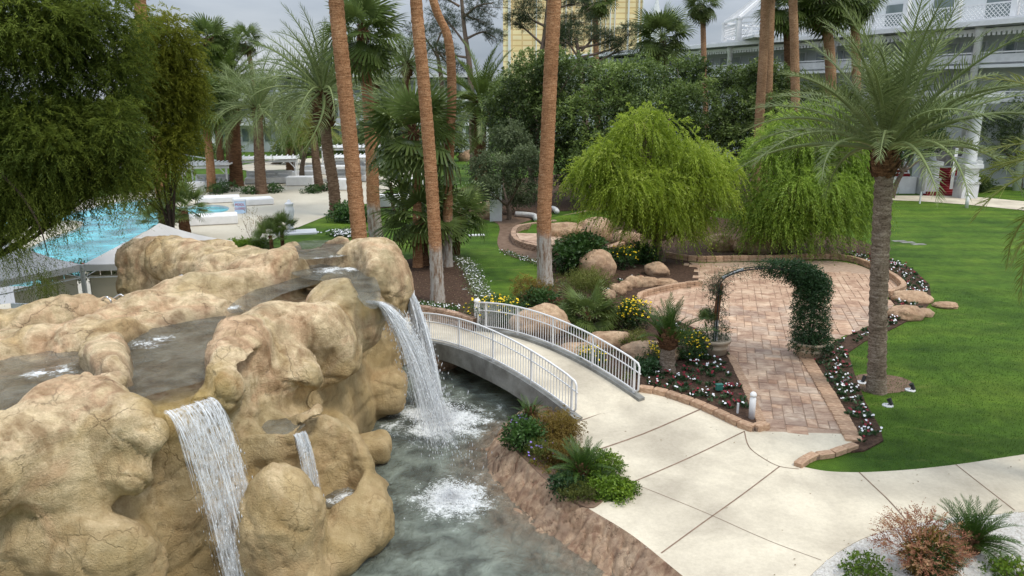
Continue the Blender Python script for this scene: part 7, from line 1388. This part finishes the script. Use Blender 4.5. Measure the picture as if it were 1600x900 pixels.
def gazebo():
    # octagonal lattice gallery on the roof
    c = WD(1232, 48, 104); c = Vector((c.x + 1.5, c.y + 2, 15.55)); t = thing('roof_gazebo', 'white lattice gallery with sloping rafters on the hotel roof', 'gazebo', c); R_ = 9.0; K = [c + Vector((math.cos(a) * R_, math.sin(a) * R_, 0)) for a in [PI / 8 + k * PI / 4 for k in range(8)]]
    for i in range(8):
        a, b = K[i], K[(i + 1) % 8]; MB().box(a + Vector((0, 0, 1.2)), (.6, .6, 2.6)).box(a + Vector((0, 0, 2.55)), (.75, .75, .15)).build('post', M['white'], t); lattice(a + Vector((0, 0, .6)), b + Vector((0, 0, .6)), 1.4, t, step=.6, w=.1); MB().bar(a + Vector((0, 0, 2.6)), b + Vector((0, 0, 2.6)), .25, .25).build('beam', M['white'], t)
        MB().bar(a + Vector((0, 0, 2.7)), c + Vector((0, 0, 9.5)), .32, .35).build('rafter', M['white'], t); m = (a + b) / 2; MB().bar(m + Vector((0, 0, 2.7)), c + Vector((0, 0, 9.5)), .22, .28).build('rafter', M['white'], t)
    MB().box(c + Vector((0, 0, .15)), (15, 15, .3)).build('floor', M['white_old'], t)
gazebo()
def upper_gallery():
    s0 = HL - 34; t = thing('roof_balcony', 'upper white lattice balcony at the top right above the eave', 'balcony', HP(s0, 0, 15.5)); m = 6
    for i in range(m + 1): p = HP(s0 + i * 5.6, -.6, 15.3); MB().box(p + Vector((0, 0, 1.9)), (.55, .55, 3.8), HRZ).build('post', M['white'], t)
    for i in range(m): lattice(HP(s0 + i * 5.6 + .3, -.6, 15.7), HP(s0 + i * 5.6 + 5.3, -.6, 15.7), 1.35, t, step=.42, w=.08)
    MB().box(HP(s0 + 17, 4, 17.2), (36, 5, 3.4), HRZ).build('wall', M['hotel'], t)
    for i in range(m): MB().box(HP(s0 + 2.8 + i * 5.6, 1.4, 17.0), (2.4, .12, 2.4), HRZ).build('window', M['glass'], t)
upper_gallery()
def gold_tower():
    D_ = 560; x0, x1 = WD(786, 50, D_).x, WD(1004, 50, D_).x; x2 = WD(1018, 50, D_).x; t = thing('gold_tower', 'tall gold mirrored tower shining above the trees', 'building', ((x0 + x1) / 2, D_, 0)); z = 120
    MB().add([(x0, D_, 0), (x1, D_, 0), (x1, D_, z), (x0, D_, z)], [(0, 1, 2, 3)]).add([(x1, D_, 0), (x2, D_ + 55, 0), (x2, D_ + 55, z), (x1, D_, z)], [(0, 1, 2, 3)]).add([(x0, D_, 0), (x0, D_ + 30, 0), (x0, D_ + 30, z), (x0, D_, z)], [(0, 3, 2, 1)]).build('wall', M['gold'], t)
    for a, w in ((796, 5), (838, 2), (858, 2), (872, 5), (884, 2), (893, 1), (924, 2), (931, 1.5), (938, 2), (946, 1.5), (953, 2), (960, 1.5), (981, 3), (997, 3), (1003, 2)):
        x = WD(a, 50, D_).x; MB().box((x, D_ - .4, z / 2), (w * D_ / FPX * .8, 1.6, z)).build('white_fin', M['white'], t)
    for a in (1006, 1010, 1014): x = WD(a, 50, D_).x; MB().box((x, D_ + (a - 1004) / 14 * 55 - 1, z / 2), (.5, .5, z)).build('brown_fin', M['wood'], t)
gold_tower()
p = WD(1022, 60, 400); tag(MB().tube([(p.x, 400, 0), (p.x, 400, WD(1022, 32, 400).z), (p.x + .8, 400, WD(1022, -6, 400).z)], [3.6, 3.2, .1], 6).build('white_spire', M['white_old']), 'pointed white spire just right of the gold tower', 'spire')
# pavilion with red carpet
def pavilion():
    a = W(1447, 303); b = W(1507, 309); d = Vector((.50, .866, 0)); t = thing('entrance_pavilion', 'white columned entrance with red carpet steps beyond the right lawn', 'pavilion', a)
    def ped(p, h, nm='pedestal'): MB().box(p + Vector((0, 0, h * .22)), (1.4, 1.4, h * .44)).box(p + Vector((0, 0, h * .47)), (1.55, 1.55, .18)).box(p + Vector((0, 0, h * .70)), (1.2, 1.2, h * .45)).box(p + Vector((0, 0, h * .95)), (1.6, 1.6, .34)).build(nm, M['white_old'], t)
    ped(a, 2.9); ped(b, 2.9); top = 8.2
    MB().lathe(b + Vector((0, 0, 2.95)), [(.6, 0), (.5, .25), (.46, 3.8), (.6, 4.6), (.65, top - 3.3)], 16).build('column', M['white_old'], t, True); MB().lathe(a + Vector((0, 0, 2.95)), [(.5, 0), (.36, .5), (.16, .9), (.2, 1.05), (.001, 1.3)], 14).build('finial', M['white_old'], t, True)
    for k in (1, 2):
        q = b + d * 4.2 * k; ped(q, 2.9); MB().lathe(q + Vector((0, 0, 2.95)), [(.7, 0), (.58, .25), (.55, 4.2), (.7, top - 3.3)], 14).build('column', M['white_old'], t, True)
    MB().box(b + Vector((-1.4, 1.2, top)), (5.2, 4.5, .5)).box(b + Vector((-1.4, 1.2, top + .45)), (5.6, 4.9, .35)).build('roof', M['white_old'], t)
    l0, r0_ = a + Vector((.5, .2, .05)), b + Vector((-1.15, .2, .05)); n = 12
    for k in range(n): zz = .16 * k; q = (l0 + r0_) / 2 + d * .62 * k; MB().box(q + Vector((0, 0, zz / 2)), ((r0_ - l0).length, .66, zz + .18)).build('carpet_step', M['red'], t)
    q = (l0 + r0_) / 2 + d * 8; MB().box(q + Vector((0, 0, 2.9)), (4.4, .3, 1.9)).build('back_wall', M['curb_c'], t)
    MB().bar(r0_ + Vector((0, 0, 1.2)), r0_ + d * 8 + Vector((0, 0, 3.2)), .25, 1.1).build('side_balustrade', M['white_old'], t); MB().bar(l0 + Vector((-.2, .8, .7)), l0 + d * 8 + Vector((-.2, 0, 2.7)), .2, .7).build('side_balustrade', M['white_old'], t)
    c = a + Vector((-3.9, 1.0, 0))
    for k in range(6): MB().box(c + Vector((.3, .6 * k, 1.6 + .26 * k)), (4.6, .62, .26)).build('carpet_step', M['red'], t)
    MB().box(c + Vector((.2, -.6, .75)), (5.6, .4, 1.5)).build('low_wall', M['white_old'], t); MB().box(c + Vector((.2, -1.05, .75)), (1.9, .5, 1.35)).build('white_chest', M['hotel'], t)
    for k in range(6): MB().bar(c + Vector((-2.2, -.2 + .3 * k, 1.8 + .30 * k)), c + Vector((2.6, -.2 + .3 * k, 1.8 + .30 * k)), .09).build('rail', M['white'], t)
    for x in (-2.2, .4, 2.6): MB().bar(c + Vector((x, -.25, 1.5)), c + Vector((x, 1.4, 3.5)), .11).build('rail_post', M['white'], t)
    p = W(1437, 318); s = thing('standing_sign', 'thin white standing sign at the lawn edge before the pavilion', 'sign', p); MB().bar(p, p + Vector((0, 0, 2.2)), .1).build('post', M['white_old'], s); MB().box(p + Vector((.1, 0, 1.6)), (.35, .06, 1.2), .4).build('board', M['curb_c'], s)
pavilion()
